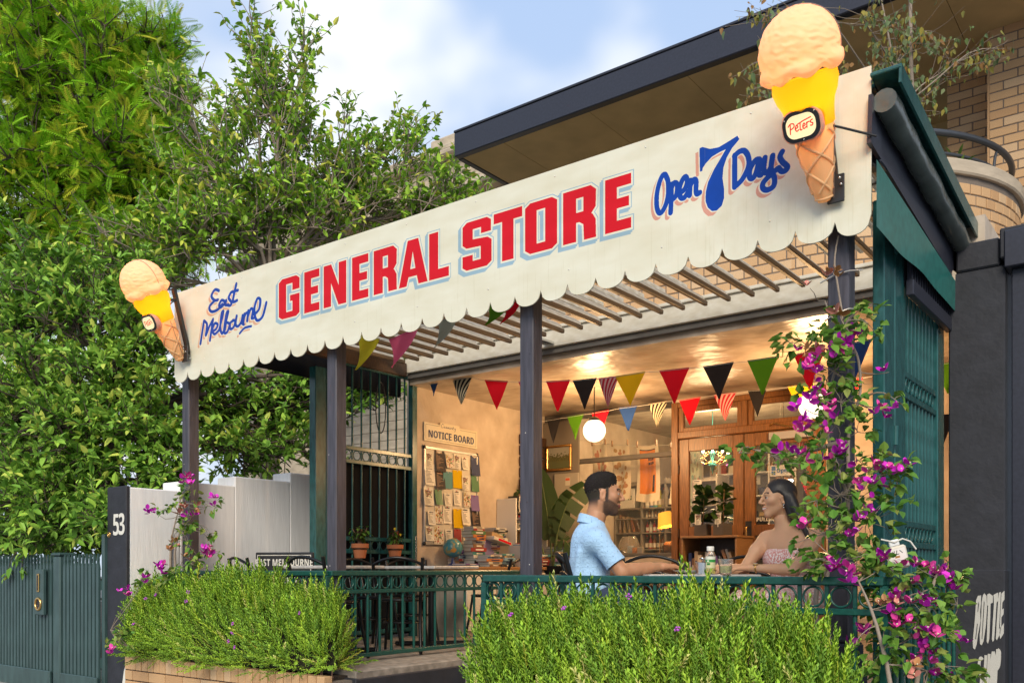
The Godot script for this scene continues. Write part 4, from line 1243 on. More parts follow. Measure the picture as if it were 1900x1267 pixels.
func bunting() -> void:
	var tones := {"red": Color(0.60, 0.010, 0.025), "black": Color(0.022, 0.020, 0.022), "green": Color(0.075, 0.22, 0.012), "yellow": Color(0.66, 0.43, 0.012), "blue": Color(0.02, 0.055, 0.20), "pink": Color(0.85, 0.16, 0.34), "lemon": Color(0.62, 0.58, 0.04), "grey": Color(0.30, 0.36, 0.33), "coral": Color(0.72, 0.14, 0.07)}
	for k in tones:
		var m := mat("cloth_" + k, tones[k], 0.9)
		m.backlight_enabled = true
		m.backlight = (tones[k] * 0.35).linear_to_srgb()
		m.metallic_specular = 0.2
	striped("cloth_zebra", Color(0.015, 0.014, 0.014), Color(0.72, 0.62, 0.42))
	striped("cloth_candy", Color(0.58, 0.012, 0.03), Color(0.80, 0.45, 0.42))
	# each string: its plane, then flags as colour, left, right, height of the hem's two ends, drop
	var a := thing("front_bunting", "loose string of bunting under the louvres, lemon and pink flags", "bunting", Vector3.ZERO, 0.0, "bunting strings of the verandah")
	flags(a, [["lemon", -5.88, -5.598, 3.151, 3.069, 0.29, -0.95], ["pink", -5.381, -5.049, 3.007, 3.06, 0.28, -0.85], ["grey", -4.702, -4.503, 3.022, 3.014, 0.22, -0.7], ["green", -4.136, -3.89, 3.024, 2.995, 0.16, -0.6], ["red", -3.88, -3.748, 2.955, 2.954, 0.15, -0.5]], Vector3(-6.50, 3.12, -1.2), Vector3(-3.4, 3.20, -0.15), 0.05)
	var b := thing("middle_bunting", "main string of bunting hung along the ceiling edge", "bunting", Vector3.ZERO, 0.0, "bunting strings of the verandah")
	flags(b, [["blue", -6.46, -6.26, 3.14, 3.11, 0.22, -2.47], ["zebra", -6.12, -5.84, 3.09, 3.03, 0.28, -2.47], ["red", -5.67, -5.38, 2.98, 2.93, 0.28, -2.47], ["candy", -5.25, -4.98, 2.91, 2.88, 0.28, -2.47], ["red", -4.92, -4.65, 2.87, 2.85, 0.28, -2.47], ["black", -4.62, -4.36, 2.84, 2.83, 0.27, -2.47], ["candy", -4.34, -4.13, 2.825, 2.82, 0.28, -2.47], ["yellow", -4.16, -3.86, 2.82, 2.82, 0.28, -2.465], ["red", -3.72, -3.44, 2.81, 2.80, 0.285, -2.47], ["black", -3.31, -3.04, 2.79, 2.79, 0.285, -2.47], ["green", -2.92, -2.665, 2.785, 2.785, 0.285, -2.47], ["red", -2.54, -2.29, 2.78, 2.79, 0.285, -2.47], ["blue", -2.17, -1.95, 2.80, 2.81, 0.27, -2.47], ["black", -1.84, -1.62, 2.83, 2.85, 0.27, -2.47]], Vector3(-6.58, 3.15, -2.47), Vector3(-1.22, 2.92, -2.47), 0.0)
	var c := thing("rear_bunting", "far string of bunting in front of the shop window and doors", "bunting", Vector3.ZERO, 0.0, "bunting strings of the verandah")
	flags(c, [["black", -6.13, -5.94, 2.85, 2.86, 0.27, -4.2], ["green", -5.84, -5.62, 2.86, 2.87, 0.27, -4.2], ["red", -5.51, -5.28, 2.87, 2.88, 0.25, -4.2], ["blue", -5.15, -4.92, 2.89, 2.89, 0.26, -4.2], ["zebra", -4.78, -4.55, 2.89, 2.90, 0.26, -4.2], ["red", -4.41, -4.16, 2.89, 2.90, 0.27, -4.2], ["candy", -4.01, -3.77, 2.90, 2.90, 0.27, -4.2], ["black", -3.64, -3.45, 2.90, 2.89, 0.26, -4.2], ["yellow", -3.23, -2.97, 2.89, 2.89, 0.28, -4.2], ["red", -2.77, -2.51, 2.88, 2.89, 0.27, -4.2], ["black", -2.3, -2.05, 2.90, 2.91, 0.27, -4.2], ["green", -1.9, -1.66, 2.92, 2.93, 0.27, -4.2]], Vector3(-6.57, 2.86, -4.2), Vector3(-1.22, 2.96, -4.2), 0.0)
	var d := thing("gate_bunting", "short string of bunting seen through the right side gate", "bunting", Vector3.ZERO, 0.0, "bunting strings of the verandah")
	flags(d, [["red", -2.0, -1.75, 2.62, 2.60, 0.28, -3.3], ["black", -1.72, -1.5, 2.3, 2.29, 0.27, -3.1], ["red", -1.47, -1.25, 2.56, 2.55, 0.28, -3.3]], Vector3(-2.3, 2.66, -3.3), Vector3(-1.22, 2.54, -3.3), 0.0)
	var e := thing("indoor_bunting", "string of bunting inside the shop behind the right door", "bunting", Vector3.ZERO, 0.0, "bunting strings of the verandah")
	flags(e, [["black", -4.05, -3.83, 2.62, 2.63, 0.25, -5.7], ["candy", -3.72, -3.48, 2.63, 2.63, 0.25, -5.7], ["coral", -3.37, -3.13, 2.63, 2.64, 0.25, -5.7], ["black", -3.04, -2.8, 2.6, 2.6, 0.25, -5.7], ["red", -3.95, -3.72, 2.18, 2.17, 0.25, -6.6], ["green", -3.6, -3.35, 2.17, 2.17, 0.25, -6.6], ["red", -2.9, -2.66, 2.18, 2.2, 0.25, -6.4], ["coral", -4.45, -4.2, 2.66, 2.64, 0.26, -5.5]], Vector3(-4.6, 2.64, -5.7), Vector3(-2.4, 2.62, -5.7), 0.0)


func flags(o: Node3D, list: Array, from: Vector3, to: Vector3, curl: float) -> void:
	var line := [from]
	for f in list:
		var p := Vector3(f[1], f[3], f[6])
		var q := Vector3(f[2], f[4], f[6])
		var drop: float = f[5]
		var lean := R.randf_range(-0.03, 0.03)
		var ph := R.randf() * 6.0
		if absf(f[6] - list[0][6]) < 0.7:
			line.append(p)
			line.append(q)
		var b := B.new()
		b.sheet(6, 8, func(u, w):
			var x := lerpf(u, 0.5 + lean, w * 0.985)
			var k := p.lerp(q, x) + Vector3(0, -drop * w, 0.0)
			return k + Vector3(0, 0, 0.012 * sin(u * 3.0 + w * 3.0 + ph) * w + curl * w * w * 1.6) + Vector3(-curl * w * w * 1.2, 0, 0))
		obj("flag", b, mats["cloth_" + f[0]], o)
		obj("hem", B.new().bar(p + Vector3(0, 0.002, 0), q + Vector3(0, 0.002, 0), 0.004, 0.012), mats["cloth_" + f[0]], o)
	line.append(to)
	obj("string", B.new().tube(line, 0.0025, 5), mats["cord"], o)


func globes() -> void:
	var at := [Vector3(-5.096, 2.565, -3.6), Vector3(-2.78, 2.576, -3.6)]
	for k in 2:
		var o := thing("globe_pendant_lamp", ["lit white globe lamp above the seated man", "lit white globe lamp behind the bougainvillea post"][k], "lamp", at[k], 0.0, "globe lamps of the verandah")
		obj("globe", B.new().ball(Vector3.ZERO, Vector3.ONE * 0.121, 28, 18), glow("globe_glow", Color(1.0, 0.86, 0.62), 1.3), o)
		obj("cap", B.new().lathe([Vector2(0.0, 0.15), Vector2(0.02, 0.15), Vector2(0.05, 0.13), Vector2(0.062, 0.118), Vector2(0.062, 0.10)], 18), mats["black_plastic"], o)
		obj("rod", B.new().tube([Vector3(0, 0.14, 0), Vector3(0, 0.462, 0)], 0.006, 6), mats["black_plastic"], o)
		lamp(at[k], Color(1.0, 0.60, 0.27), 1.55, 0.11)
	var s := thing("spotlight", "small dark spotlight can aimed down by the right wall", "lamp", Vector3(-2.30, 2.42, -4.2))
	var x := Transform3D(Basis(Vector3.BACK, 0.18), Vector3.ZERO)
	obj("can", B.new().lathe([Vector2(0.0, 0.07), Vector2(0.045, 0.07), Vector2(0.05, 0.05), Vector2(0.058, -0.07), Vector2(0.05, -0.068), Vector2(0.045, -0.05)], 18, x), mats["shop_grey"], s)
	obj("lit_face", B.new().lathe([Vector2(0.0, -0.055), Vector2(0.047, -0.055)], 16, x), glow("spot_glow", Color(1, 0.8, 0.5), 3.0), s)
	obj("arm", B.new().tube([Vector3(0, 0.07, 0), Vector3(0.02, 0.3, 0), Vector3(0.02, 0.61, 0)], 0.012, 6), mats["shop_grey"], s)


# ---------------------------------------------------------------- plants
func leaf_mesh(len: float, wide: float, droop: float, tint := Color.WHITE, fold := 0.25, rows := [0.0, 0.3, 0.68, 1.0], ws := [0.12, 1.0, 0.8, 0.0]) -> ArrayMesh:
	var b := B.new()
	b.colored = true
	b.tint = tint
	var k := rows.size()
	for side: float in [-1.0, 1.0]:
		var nn := Vector3(-side * fold, 1, 0.1).normalized()
		var first := b.v.size()
		for i in k:
			var u: float = rows[i]
			var w: float = ws[i] * wide / 2.0
			var y := -droop * len * u * u
			b.vert(Vector3(0, y, u * len), nn)
			b.vert(Vector3(side * w, y + fold * w, u * len), nn)
		for i in k - 1:
			var a := first + i * 2
			b.face(a, a + 1, a + 3)
			b.face(a, a + 3, a + 2)
	return b.mesh()


# copies of a shape: those that show largest are parts of their own, the rest one mass
func strew(parent: Node, called: String, rest: String, make: Callable, m: Material, xfs: Array, tints: PackedInt32Array, tones: Array, most := 300) -> void:
	var inv := Transform3D(Basis(UPV, deg_to_rad(YAW)), EYE).affine_inverse()
	var order := []
	for i in xfs.size():
		var q: Vector3 = inv * xfs[i].origin
		var seen := q.z < -0.5 and absf(q.x / q.z) < 0.57 and q.y / -q.z < 0.64 and q.y / -q.z > -0.135
		order.append(Vector2(-q.z / xfs[i].basis.x.length() if seen else 1e6 + i, i))
	order.sort_custom(func(a, b): return a.x < b.x)
	var shapes := []
	for t in tones:
		shapes.append(make.call(t))
	var n := mini(most, xfs.size())
	for k in n:
		var i := int(order[k].y)
		var o := MeshInstance3D.new()
		o.name = called
		o.mesh = shapes[tints[i]]
		o.material_override = m
		o.transform = xfs[i]
		parent.add_child(o, true)
	if xfs.size() <= n:
		return
	var mm := MultiMesh.new()
	mm.transform_format = MultiMesh.TRANSFORM_3D
	mm.use_colors = true
	mm.mesh = make.call(Color.WHITE)
	mm.instance_count = xfs.size() - n
	for k in range(n, xfs.size()):
		var i := int(order[k].y)
		mm.set_instance_transform(k - n, xfs[i])
		mm.set_instance_color(k - n, tones[tints[i]])
	var mi := MultiMeshInstance3D.new()
	mi.name = rest
	mi.multimesh = mm
	mi.material_override = m
	mi.set_meta("kind", "stuff")
	parent.add_child(mi, true)


func rv() -> Vector3:
	return Vector3(R.randf_range(-1, 1), R.randf_range(-1, 1), R.randf_range(-1, 1))


func look(d: Vector3, roll := 0.0, size := 1.0) -> Basis:  # +z along d, +y as near up as it goes
	var z := d.normalized()
	var x := UPV.cross(z)
	x = (Vector3.RIGHT if x.length() < 0.05 else x).normalized()
	var b := Basis(x, z.cross(x), z)
	return (Basis(z, roll) * b).scaled(Vector3.ONE * size)


func bend(a: Vector3, b: Vector3, k: int, wob: float, sag := 0.0) -> Array:
	var o := []
	var w1 := rv() * wob * (b - a).length()
	var w2 := rv() * wob * (b - a).length()
	for i in k + 1:
		var u := float(i) / k
		o.append(a.lerp(b, u) + w1 * sin(u * PI) + w2 * sin(u * TAU) * 0.4 + Vector3(0, -sag * sin(u * PI), 0))
	return o


func taper(r0: float, r1: float, k: int) -> Array:
	var o := []
	for i in k + 1:
		o.append(lerpf(r0, r1, float(i) / k))
	return o


# a tree from crown blobs [x, y, z, across, high, tips]: trunk, limbs to each blob, boughs to tips, twigs with leaves
func tree(o: Node3D, base: Vector3, fork: Vector3, trunk_r: float, blobs: Array, bark: Material, leaf: Dictionary, twig_r := 0.004) -> void:
	var tp := bend(base, fork, 8, 0.05)
	obj("trunk", B.new().tube(tp, taper(trunk_r, trunk_r * 0.72, 8), 10), bark, o)
	var limbs := B.new()
	var xfs := []
	var tints := PackedInt32Array()
	for bl in blobs:
		var c := Vector3(bl[0], bl[1], bl[2])
		var from := fork
		if c.y < fork.y - 0.3:
			from = base.lerp(fork, clampf((c.y - base.y) / maxf(fork.y - base.y, 0.1), 0.25, 0.95))
		var lp := bend(from, c, 7, 0.09, -0.15)
		var lr: float = trunk_r * leaf.get("limb", 0.42)
		limbs.tube(lp, taper(lr, lr * 0.35, 7), 7, false)
		for t in int(bl[5]):
			var d := rv().normalized()
			if leaf.get("up", 0.0) > 0.0:
				d = (d + UPV * leaf.up).normalized()
			var tip := c + Vector3(d.x * bl[3], d.y * bl[4], d.z * bl[3]) * pow(R.randf(), 0.45)
			var bp := bend(lp[R.randi_range(4, 7)], tip, 5, 0.12)
			limbs.tube(bp, taper(lr * 0.30, twig_r * 1.4, 5), 5, false)
			for q in int(leaf.twigs):
				var s: Vector3 = bp[R.randi_range(2, 5)]
				var td: Vector3 = (tip - lp[5]).normalized() * 0.6 + rv() * 0.8 + UPV * leaf.get("rise", 0.25)
				var tl: float = leaf.twig * R.randf_range(0.55, 1.2)
				var e: Vector3 = s + td.normalized() * tl
				var wp := bend(s, e, 3, 0.08)
				limbs.tube(wp, taper(twig_r * 1.3, twig_r * 0.5, 3), 4, false)
				for k in int(leaf.each):
					var u := pow(R.randf(), leaf.get("ends", 0.6))
					var p: Vector3 = s.lerp(e, u)
					var dir: Vector3 = td.normalized() * 0.55 + rv() * 0.9 + UPV * leaf.get("lift", 0.1)
					xfs.append(Transform3D(look(dir, R.randf_range(-0.9, 0.9), R.randf_range(0.45, 1.3)), p))
					var tone := R.randi() % 3 + (2 if u > 0.75 and R.randf() < 0.55 else 0)
					tints.append(mini(tone, leaf.tones.size() - 1))
	obj("branches", limbs, bark, o)
	strew(o, leaf.get("called", "leaf"), "foliage", leaf.make, leaf.mat, xfs, tints, leaf.tones)


func frond(t: Color) -> ArrayMesh:  # a feathery frond, leaflets in pairs
	var b := B.new()
	b.colored = true
	b.tint = t
	for k in 11:
		var u := (k + 0.5) / 11.0
		var y := -0.07 * u * u
		var l := 0.068 * sin(PI * (0.18 + 0.74 * u))
		for s: float in [-1.0, 1.0]:
			var a := Vector3(0, y, u * 0.30)
			var e := a + Vector3(s * l, -0.02, l * 0.55)
			var w := Vector3(0, 0, 0.0092)
			var nn := Vector3(s * 0.25, 1, -0.1).normalized()
			b.quad(a - w * 0.5, (a + e) / 2.0 - w + Vector3(0, 0.006, 0), e, (a + e) / 2.0 + w + Vector3(0, 0.006, 0), nn)
	b.quad(Vector3(-0.002, 0, 0), Vector3(0.002, 0, 0), Vector3(0.001, -0.07, 0.30), Vector3(-0.001, -0.07, 0.30), UPV)
	return b.mesh()


func sprig(t: Color) -> ArrayMesh:  # a hedge shoot: a thin stem crowded with narrow upright leaflets
	var b := B.new()
	b.colored = true
	b.tint = Color(t.r * 1.1, t.g * 0.85, t.b)
	b.tube([Vector3.ZERO, Vector3(0.004, 0.0, 0.08), Vector3(0, 0, 0.15)], [0.0022, 0.0018, 0.001], 4, false)
	for k in 22:
		var u := 0.06 + 0.94 * k / 21.0
		var a := k * 2.4
		var out := Vector3(cos(a), sin(a), 0)
		var p := Vector3(0.004 * sin(u * PI), 0, u * 0.15)
		var l := 0.030 * (1.05 - 0.35 * u)
		var e := p + out * l * (0.75 - 0.4 * u) + Vector3(0, 0, l * (0.62 + 0.3 * u))
		var side := out.cross(Vector3.BACK).normalized() * 0.0042
		b.tint = t * (0.86 + 0.28 * u)
		b.quad(p, (p + e) / 2.0 + side, e, (p + e) / 2.0 - side, (Vector3(0, 0, 1) - out * 0.3 + out.cross(side) * 0.0).normalized())
	return b.mesh()


func bract(t: Color) -> ArrayMesh:  # three papery bracts round a pale eye
	var b := B.new()
	b.colored = true
	for k in 3:
		var a := TAU * k / 3.0
		var out := Vector3(cos(a), 0, sin(a))
		var side := Vector3(-sin(a), 0, cos(a))
		b.tint = t * (0.85 + 0.15 * k)
		var p0 := out * 0.002
		var tip := out * 0.030 + UPV * 0.026
		for s: float in [-1.0, 1.0]:
			var m1 := out * 0.010 + UPV * 0.010 + side * s * 0.013
			var m2 := out * 0.022 + UPV * 0.021 + side * s * 0.011
			var c := out * 0.016 + UPV * 0.009
			var nn := (UPV - out * 0.5 + side * s * 0.35).normalized()
			b.flat3(p0, m1, c, nn)
			b.flat3(m1, m2, c, nn)
			b.flat3(m2, tip, c, nn)
	b.tint = Color(0.75, 0.72, 0.5)
	b.ball(Vector3(0.004, 0.016, 0.003), Vector3.ONE * 0.004, 5, 3)
	return b.mesh()


func trees() -> void:
	var lm := leafmat("tree_leaf", Color(1, 1, 1), 0.36, 0.42)
	var a := thing("fruit_tree", "broad leaved fruit tree hanging over the picket fence and black wall end", "tree")
	tree(a, Vector3(-9.6, 0.0, -0.7), Vector3(-9.35, 2.5, -0.6), 0.13, FRUIT_TREE, mats["bark"], {
		"twigs": 7, "twig": 0.30, "each": 10, "ends": 0.45, "rise": 0.45, "lift": 0.25, "limb": 0.34, "mat": lm,
		"make": func(t): return leaf_mesh(0.098, 0.044, 0.28, t, 0.3),
		"tones": [Color(0.120, 0.263, 0.037), Color(0.174, 0.351, 0.048), Color(0.256, 0.454, 0.067), Color(0.376, 0.600, 0.084), Color(0.513, 0.600, 0.112)]}, 0.0045)
	var b := thing("loose_tree", "open twiggy tree rising behind the shop sign against the sky", "tree")
	tree(b, Vector3(-9.9, 0.0, -3.0), Vector3(-9.63, 4.6, -2.95), 0.15, LOOSE_TREE, mats["pale_bark"], {
		"twigs": 8, "twig": 0.48, "each": 8, "ends": 0.5, "rise": 0.5, "lift": 0.0, "limb": 0.22, "up": 0.25, "mat": lm,
		"make": func(t): return leaf_mesh(0.100, 0.050, 0.35, t, 0.3),
		"tones": [Color(0.162, 0.340, 0.036), Color(0.241, 0.454, 0.047), Color(0.356, 0.584, 0.066), Color(0.534, 0.600, 0.082), Color(0.600, 0.600, 0.109)]}, 0.006)
	var c := thing("fern_leaved_tree", "tall bright green feathery leaved tree far behind the fruit tree", "tree")
	tree(c, Vector3(-17.0, 0.0, -3.6), Vector3(-16.4, 6.2, -3.9), 0.26, FERN_TREE, mats["bark"], {
		"twigs": 10, "twig": 0.6, "each": 6, "ends": 0.7, "rise": 0.2, "lift": 0.15, "limb": 0.36, "mat": leafmat("frond", Color(1, 1, 1), 0.5, 0.5), "called": "frond",
		"make": frond,
		"tones": [Color(0.205, 0.476, 0.019), Color(0.282, 0.589, 0.026), Color(0.378, 0.600, 0.034), Color(0.550, 0.600, 0.047), Color(0.600, 0.600, 0.055)]}, 0.012)
	var e := thing("garden_shrub", "dense dark shrub filling the garden behind the picket fence", "shrub")
	tree(e, Vector3(-11.0, 0.0, -2.2), Vector3(-11.0, 0.5, -2.2), 0.06, GARDEN_SHRUB, mats["bark"], {
		"twigs": 7, "twig": 0.35, "each": 8, "ends": 0.5, "rise": 0.5, "lift": 0.2, "limb": 0.3, "mat": lm,
		"make": func(t): return leaf_mesh(0.10, 0.046, 0.28, t, 0.3),
		"tones": [Color(0.05, 0.11, 0.025), Color(0.07, 0.15, 0.03), Color(0.10, 0.19, 0.04)]}, 0.005)
	# the thin birch on the balcony
	var d := thing("balcony_tree", "thin drooping leaved tree growing on the rounded balcony", "tree")
	var br := B.new()
	var xfs := []
	var tints := PackedInt32Array()
	var top := Vector3(-1.95, 7.3, -3.45)
	var stem := bend(Vector3(-1.80, 4.1, -3.35), top, 8, 0.03)
	br.tube(stem, taper(0.022, 0.008, 8), 7)
	var stem2 := bend(Vector3(-1.95, 4.1, -3.3), Vector3(-2.15, 6.2, -3.2), 6, 0.04)
	br.tube(stem2, taper(0.014, 0.005, 6), 6)
	for bl in BALCONY_TREE:
		var c0 := Vector3(bl[0], bl[1], bl[2])
		var near: Vector3 = stem[0]
		for q in stem + stem2:
			if absf(q.y - c0.y + 0.35) < absf(near.y - c0.y + 0.35):
				near = q
		var lp := bend(near, c0, 6, 0.08, -0.08)
		br.tube(lp, taper(0.008, 0.004, 6), 5, false)
		for t in int(bl[5]) * 2:
			var tip := c0 + Vector3(R.randf_range(-1, 1) * bl[3], R.randf_range(-1, 0.8) * bl[4], R.randf_range(-1, 1) * bl[3])
			var tw := bend(lp[R.randi_range(3, 6)], tip, 4, 0.1)
			br.tube(tw, taper(0.003, 0.0014, 4), 4, false)
			for k in 7:
				var p: Vector3 = tw[R.randi_range(1, 4)] + rv() * 0.03
				xfs.append(Transform3D(look(Vector3(R.randf_range(-0.5, 0.5), -1.0, R.randf_range(-0.5, 0.5)), R.randf_range(-3, 3), R.randf_range(0.6, 1.15)), p))
				tints.append(R.randi() % 6)
	obj("branches", br, mats["pale_bark"], d)
	strew(d, "leaf", "foliage", func(t): return leaf_mesh(0.058, 0.036, 0.15, t, 0.2, [0.0, 0.25, 0.65, 1.0], [0.2, 1.0, 0.6, 0.0]), leafmat("birch_leaf", Color(1, 1, 1), 0.5, 0.4), xfs, tints, [Color(0.10, 0.15, 0.05), Color(0.16, 0.20, 0.09), Color(0.20, 0.19, 0.05), Color(0.28, 0.24, 0.05), Color(0.22, 0.12, 0.04), Color(0.12, 0.18, 0.08)])
	var sh := thing("balcony_shrub", "low green leafy plant behind the balcony handrail", "plant")
	xfs = []
	tints = PackedInt32Array()
	for k in 130:
		xfs.append(Transform3D(look(Vector3(R.randf_range(-1, 1), R.randf_range(0.1, 1.2), R.randf_range(-1, 1)), 0, R.randf_range(0.7, 1.3)), Vector3(-1.75, 4.30, -3.45) + rv() * Vector3(0.28, 0.10, 0.15)))
		tints.append(R.randi() % 3)
	strew(sh, "leaf", "foliage", func(t): return leaf_mesh(0.10, 0.022, 0.3, t), lm, xfs, tints, [Color(0.05, 0.13, 0.02), Color(0.09, 0.19, 0.03), Color(0.13, 0.23, 0.05)])


func hedge(called: String, label: String, shape: Callable, n: int, core_from: Vector3, core_to: Vector3, flowers: Array) -> void:
	# shape(u, v, w): a point on (w = 1) or under the skin; the shoots stand on it and lean outwards and up
	var h := thing(called, label, "hedge")
	var mid := (core_from + core_to) / 2.0
	var f := FastNoiseLite.new()
	f.frequency = 3.0
	f.seed = 3
	obj("shaded_heart", B.new().sheet(26, 14, func(u, v):
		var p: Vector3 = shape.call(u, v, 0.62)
		return p + Vector3.ONE * 0.03 * f.get_noise_3dv(p * 3.0)), worn("hedge_heart", Color(0.030, 0.030, 0.012), 0.95, noises["fine"], Vector3(9, 9, 9), noises["rough"], 2.0), h)  # solid core; the hedge's inner shade is put into its dark colour
	var twigs := B.new()
	for k in 60:
		var p: Vector3 = shape.call(R.randf(), R.randf_range(0.3, 1.0), R.randf_range(0.7, 0.98))
		twigs.tube(bend(Vector3(p.x + R.randf_range(-0.2, 0.2), core_from.y, mid.z), p, 5, 0.1), taper(0.006, 0.002, 5), 5, false)
	obj("stems", twigs, mats["red_bark"], h)
	var xfs := []
	var tints := PackedInt32Array()
	for k in n:
		var u := R.randf()
		var v := R.randf()
		var w := 1.0 - 0.36 * pow(R.randf(), 1.5)
		var p: Vector3 = shape.call(u, v, w)
		var q: Vector3 = shape.call(u, v, w + 0.1)
		var clump := f.get_noise_3dv(p * 2.2)
		var out := (q - p).normalized()
		var d := out * 0.8 + UPV * (0.5 + 0.4 * clump) + rv() * 0.65
		if clump < -0.28 and R.randf() < 0.55:
			continue
		xfs.append(Transform3D(look(d, R.randf() * 6.0, R.randf_range(0.6, 1.15) * (1.5 if R.randf() < 0.07 else 1.0)), p))
		var tone := int(clampf(2.0 + clump * 2.2 + R.randf_range(-1.3, 1.3), 0.0, 4.0))
		if R.randf() < 0.025:
			tone = 5
		tints.append(tone)
	strew(h, "shoot", "foliage", sprig, leafmat("hedge_leaf", Color(1, 1, 1), 0.45, 0.35), xfs, tints, [Color(0.151, 0.288, 0.038), Color(0.221, 0.396, 0.046), Color(0.314, 0.520, 0.050), Color(0.414, 0.600, 0.061), Color(0.539, 0.600, 0.085), Color(0.588, 0.600, 0.190)])
	var pet := leafmat("hedge_flower_petal", Color(0.55, 0.10, 0.62), 0.5, 0.4)
	for p in flowers:
		var b := B.new()
		for k in 4:
			var a := TAU * k / 4.0 + 0.4
			var o := Vector3(cos(a), sin(a), 0.4) * 0.011
			b.ball(o, Vector3(0.008, 0.006, 0.003), 7, 4, look(o))
		b.ball(Vector3.ZERO, Vector3.ONE * 0.004, 5, 4)
		var fl := obj("flower", b, pet, h)
		fl.position = p
		fl.rotation = rv()


func hedges() -> void:
	hedge("left_hedge", "clipped yellow green hedge with small mauve flowers in the brick planter", func(u, v, w):
		var x := lerpf(-7.20, -4.66, u)
		var a := lerpf(-0.15, PI + 0.1, v)
		var e := sin(u * PI)
		var high := 0.53 + 0.035 * sin(u * 13.0) + 0.03 * sin(u * 29.0)
		var c := Vector3(lerpf(-5.9, x, 0.96), 0.44, 0.34)
		return c + Vector3((x - c.x) * w, sin(a) * high * pow(maxf(e, 0.0), 0.13) * w, cos(a) * (0.235 + 0.04 * sin(u * 17.0 + a * 2.0)) * pow(maxf(e, 0.0), 0.35) * w), 5200, Vector3(-7.0, 0.36, 0.2), Vector3(-4.8, 0.9, 0.6), [Vector3(-6.05, 0.93, 0.60), Vector3(-5.98, 0.86, 0.66), Vector3(-5.35, 0.72, 0.70), Vector3(-5.33, 0.66, 0.72), Vector3(-5.37, 0.60, 0.72), Vector3(-5.30, 0.56, 0.72), Vector3(-6.5, 0.87, 0.68), Vector3(-6.42, 0.90, 0.64), Vector3(-6.6, 0.67, 0.72), Vector3(-4.88, 0.80, 0.50)])
	hedge("right_hedge", "dense bright yellow green hedge along the right railing before the couple", func(u, v, w):
		var x := lerpf(-3.02, -1.12, u)
		var a := lerpf(-0.2, PI + 0.1, v)
		var e := sin(clampf(u, 0.0, 1.0) * PI)
		var high := 0.77 + 0.03 * sin(u * 11.0) + 0.025 * sin(u * 31.0)
		var c := Vector3(lerpf(-2.1, x, 0.97), 0.12, 0.80)
		return c + Vector3((x - c.x) * w, sin(a) * high * pow(maxf(e, 0.0), 0.08) * w, cos(a) * (0.38 + 0.04 * sin(u * 15.0 + a * 2.0)) * pow(maxf(e, 0.0), 0.3) * w), 7000, Vector3(-3.2, 0.0, 0.5), Vector3(-1.3, 0.9, 1.1), [Vector3(-2.02, 0.98, 1.0), Vector3(-2.30, 0.92, 1.10), Vector3(-1.72, 0.85, 1.12), Vector3(-2.62, 0.88, 1.08)])


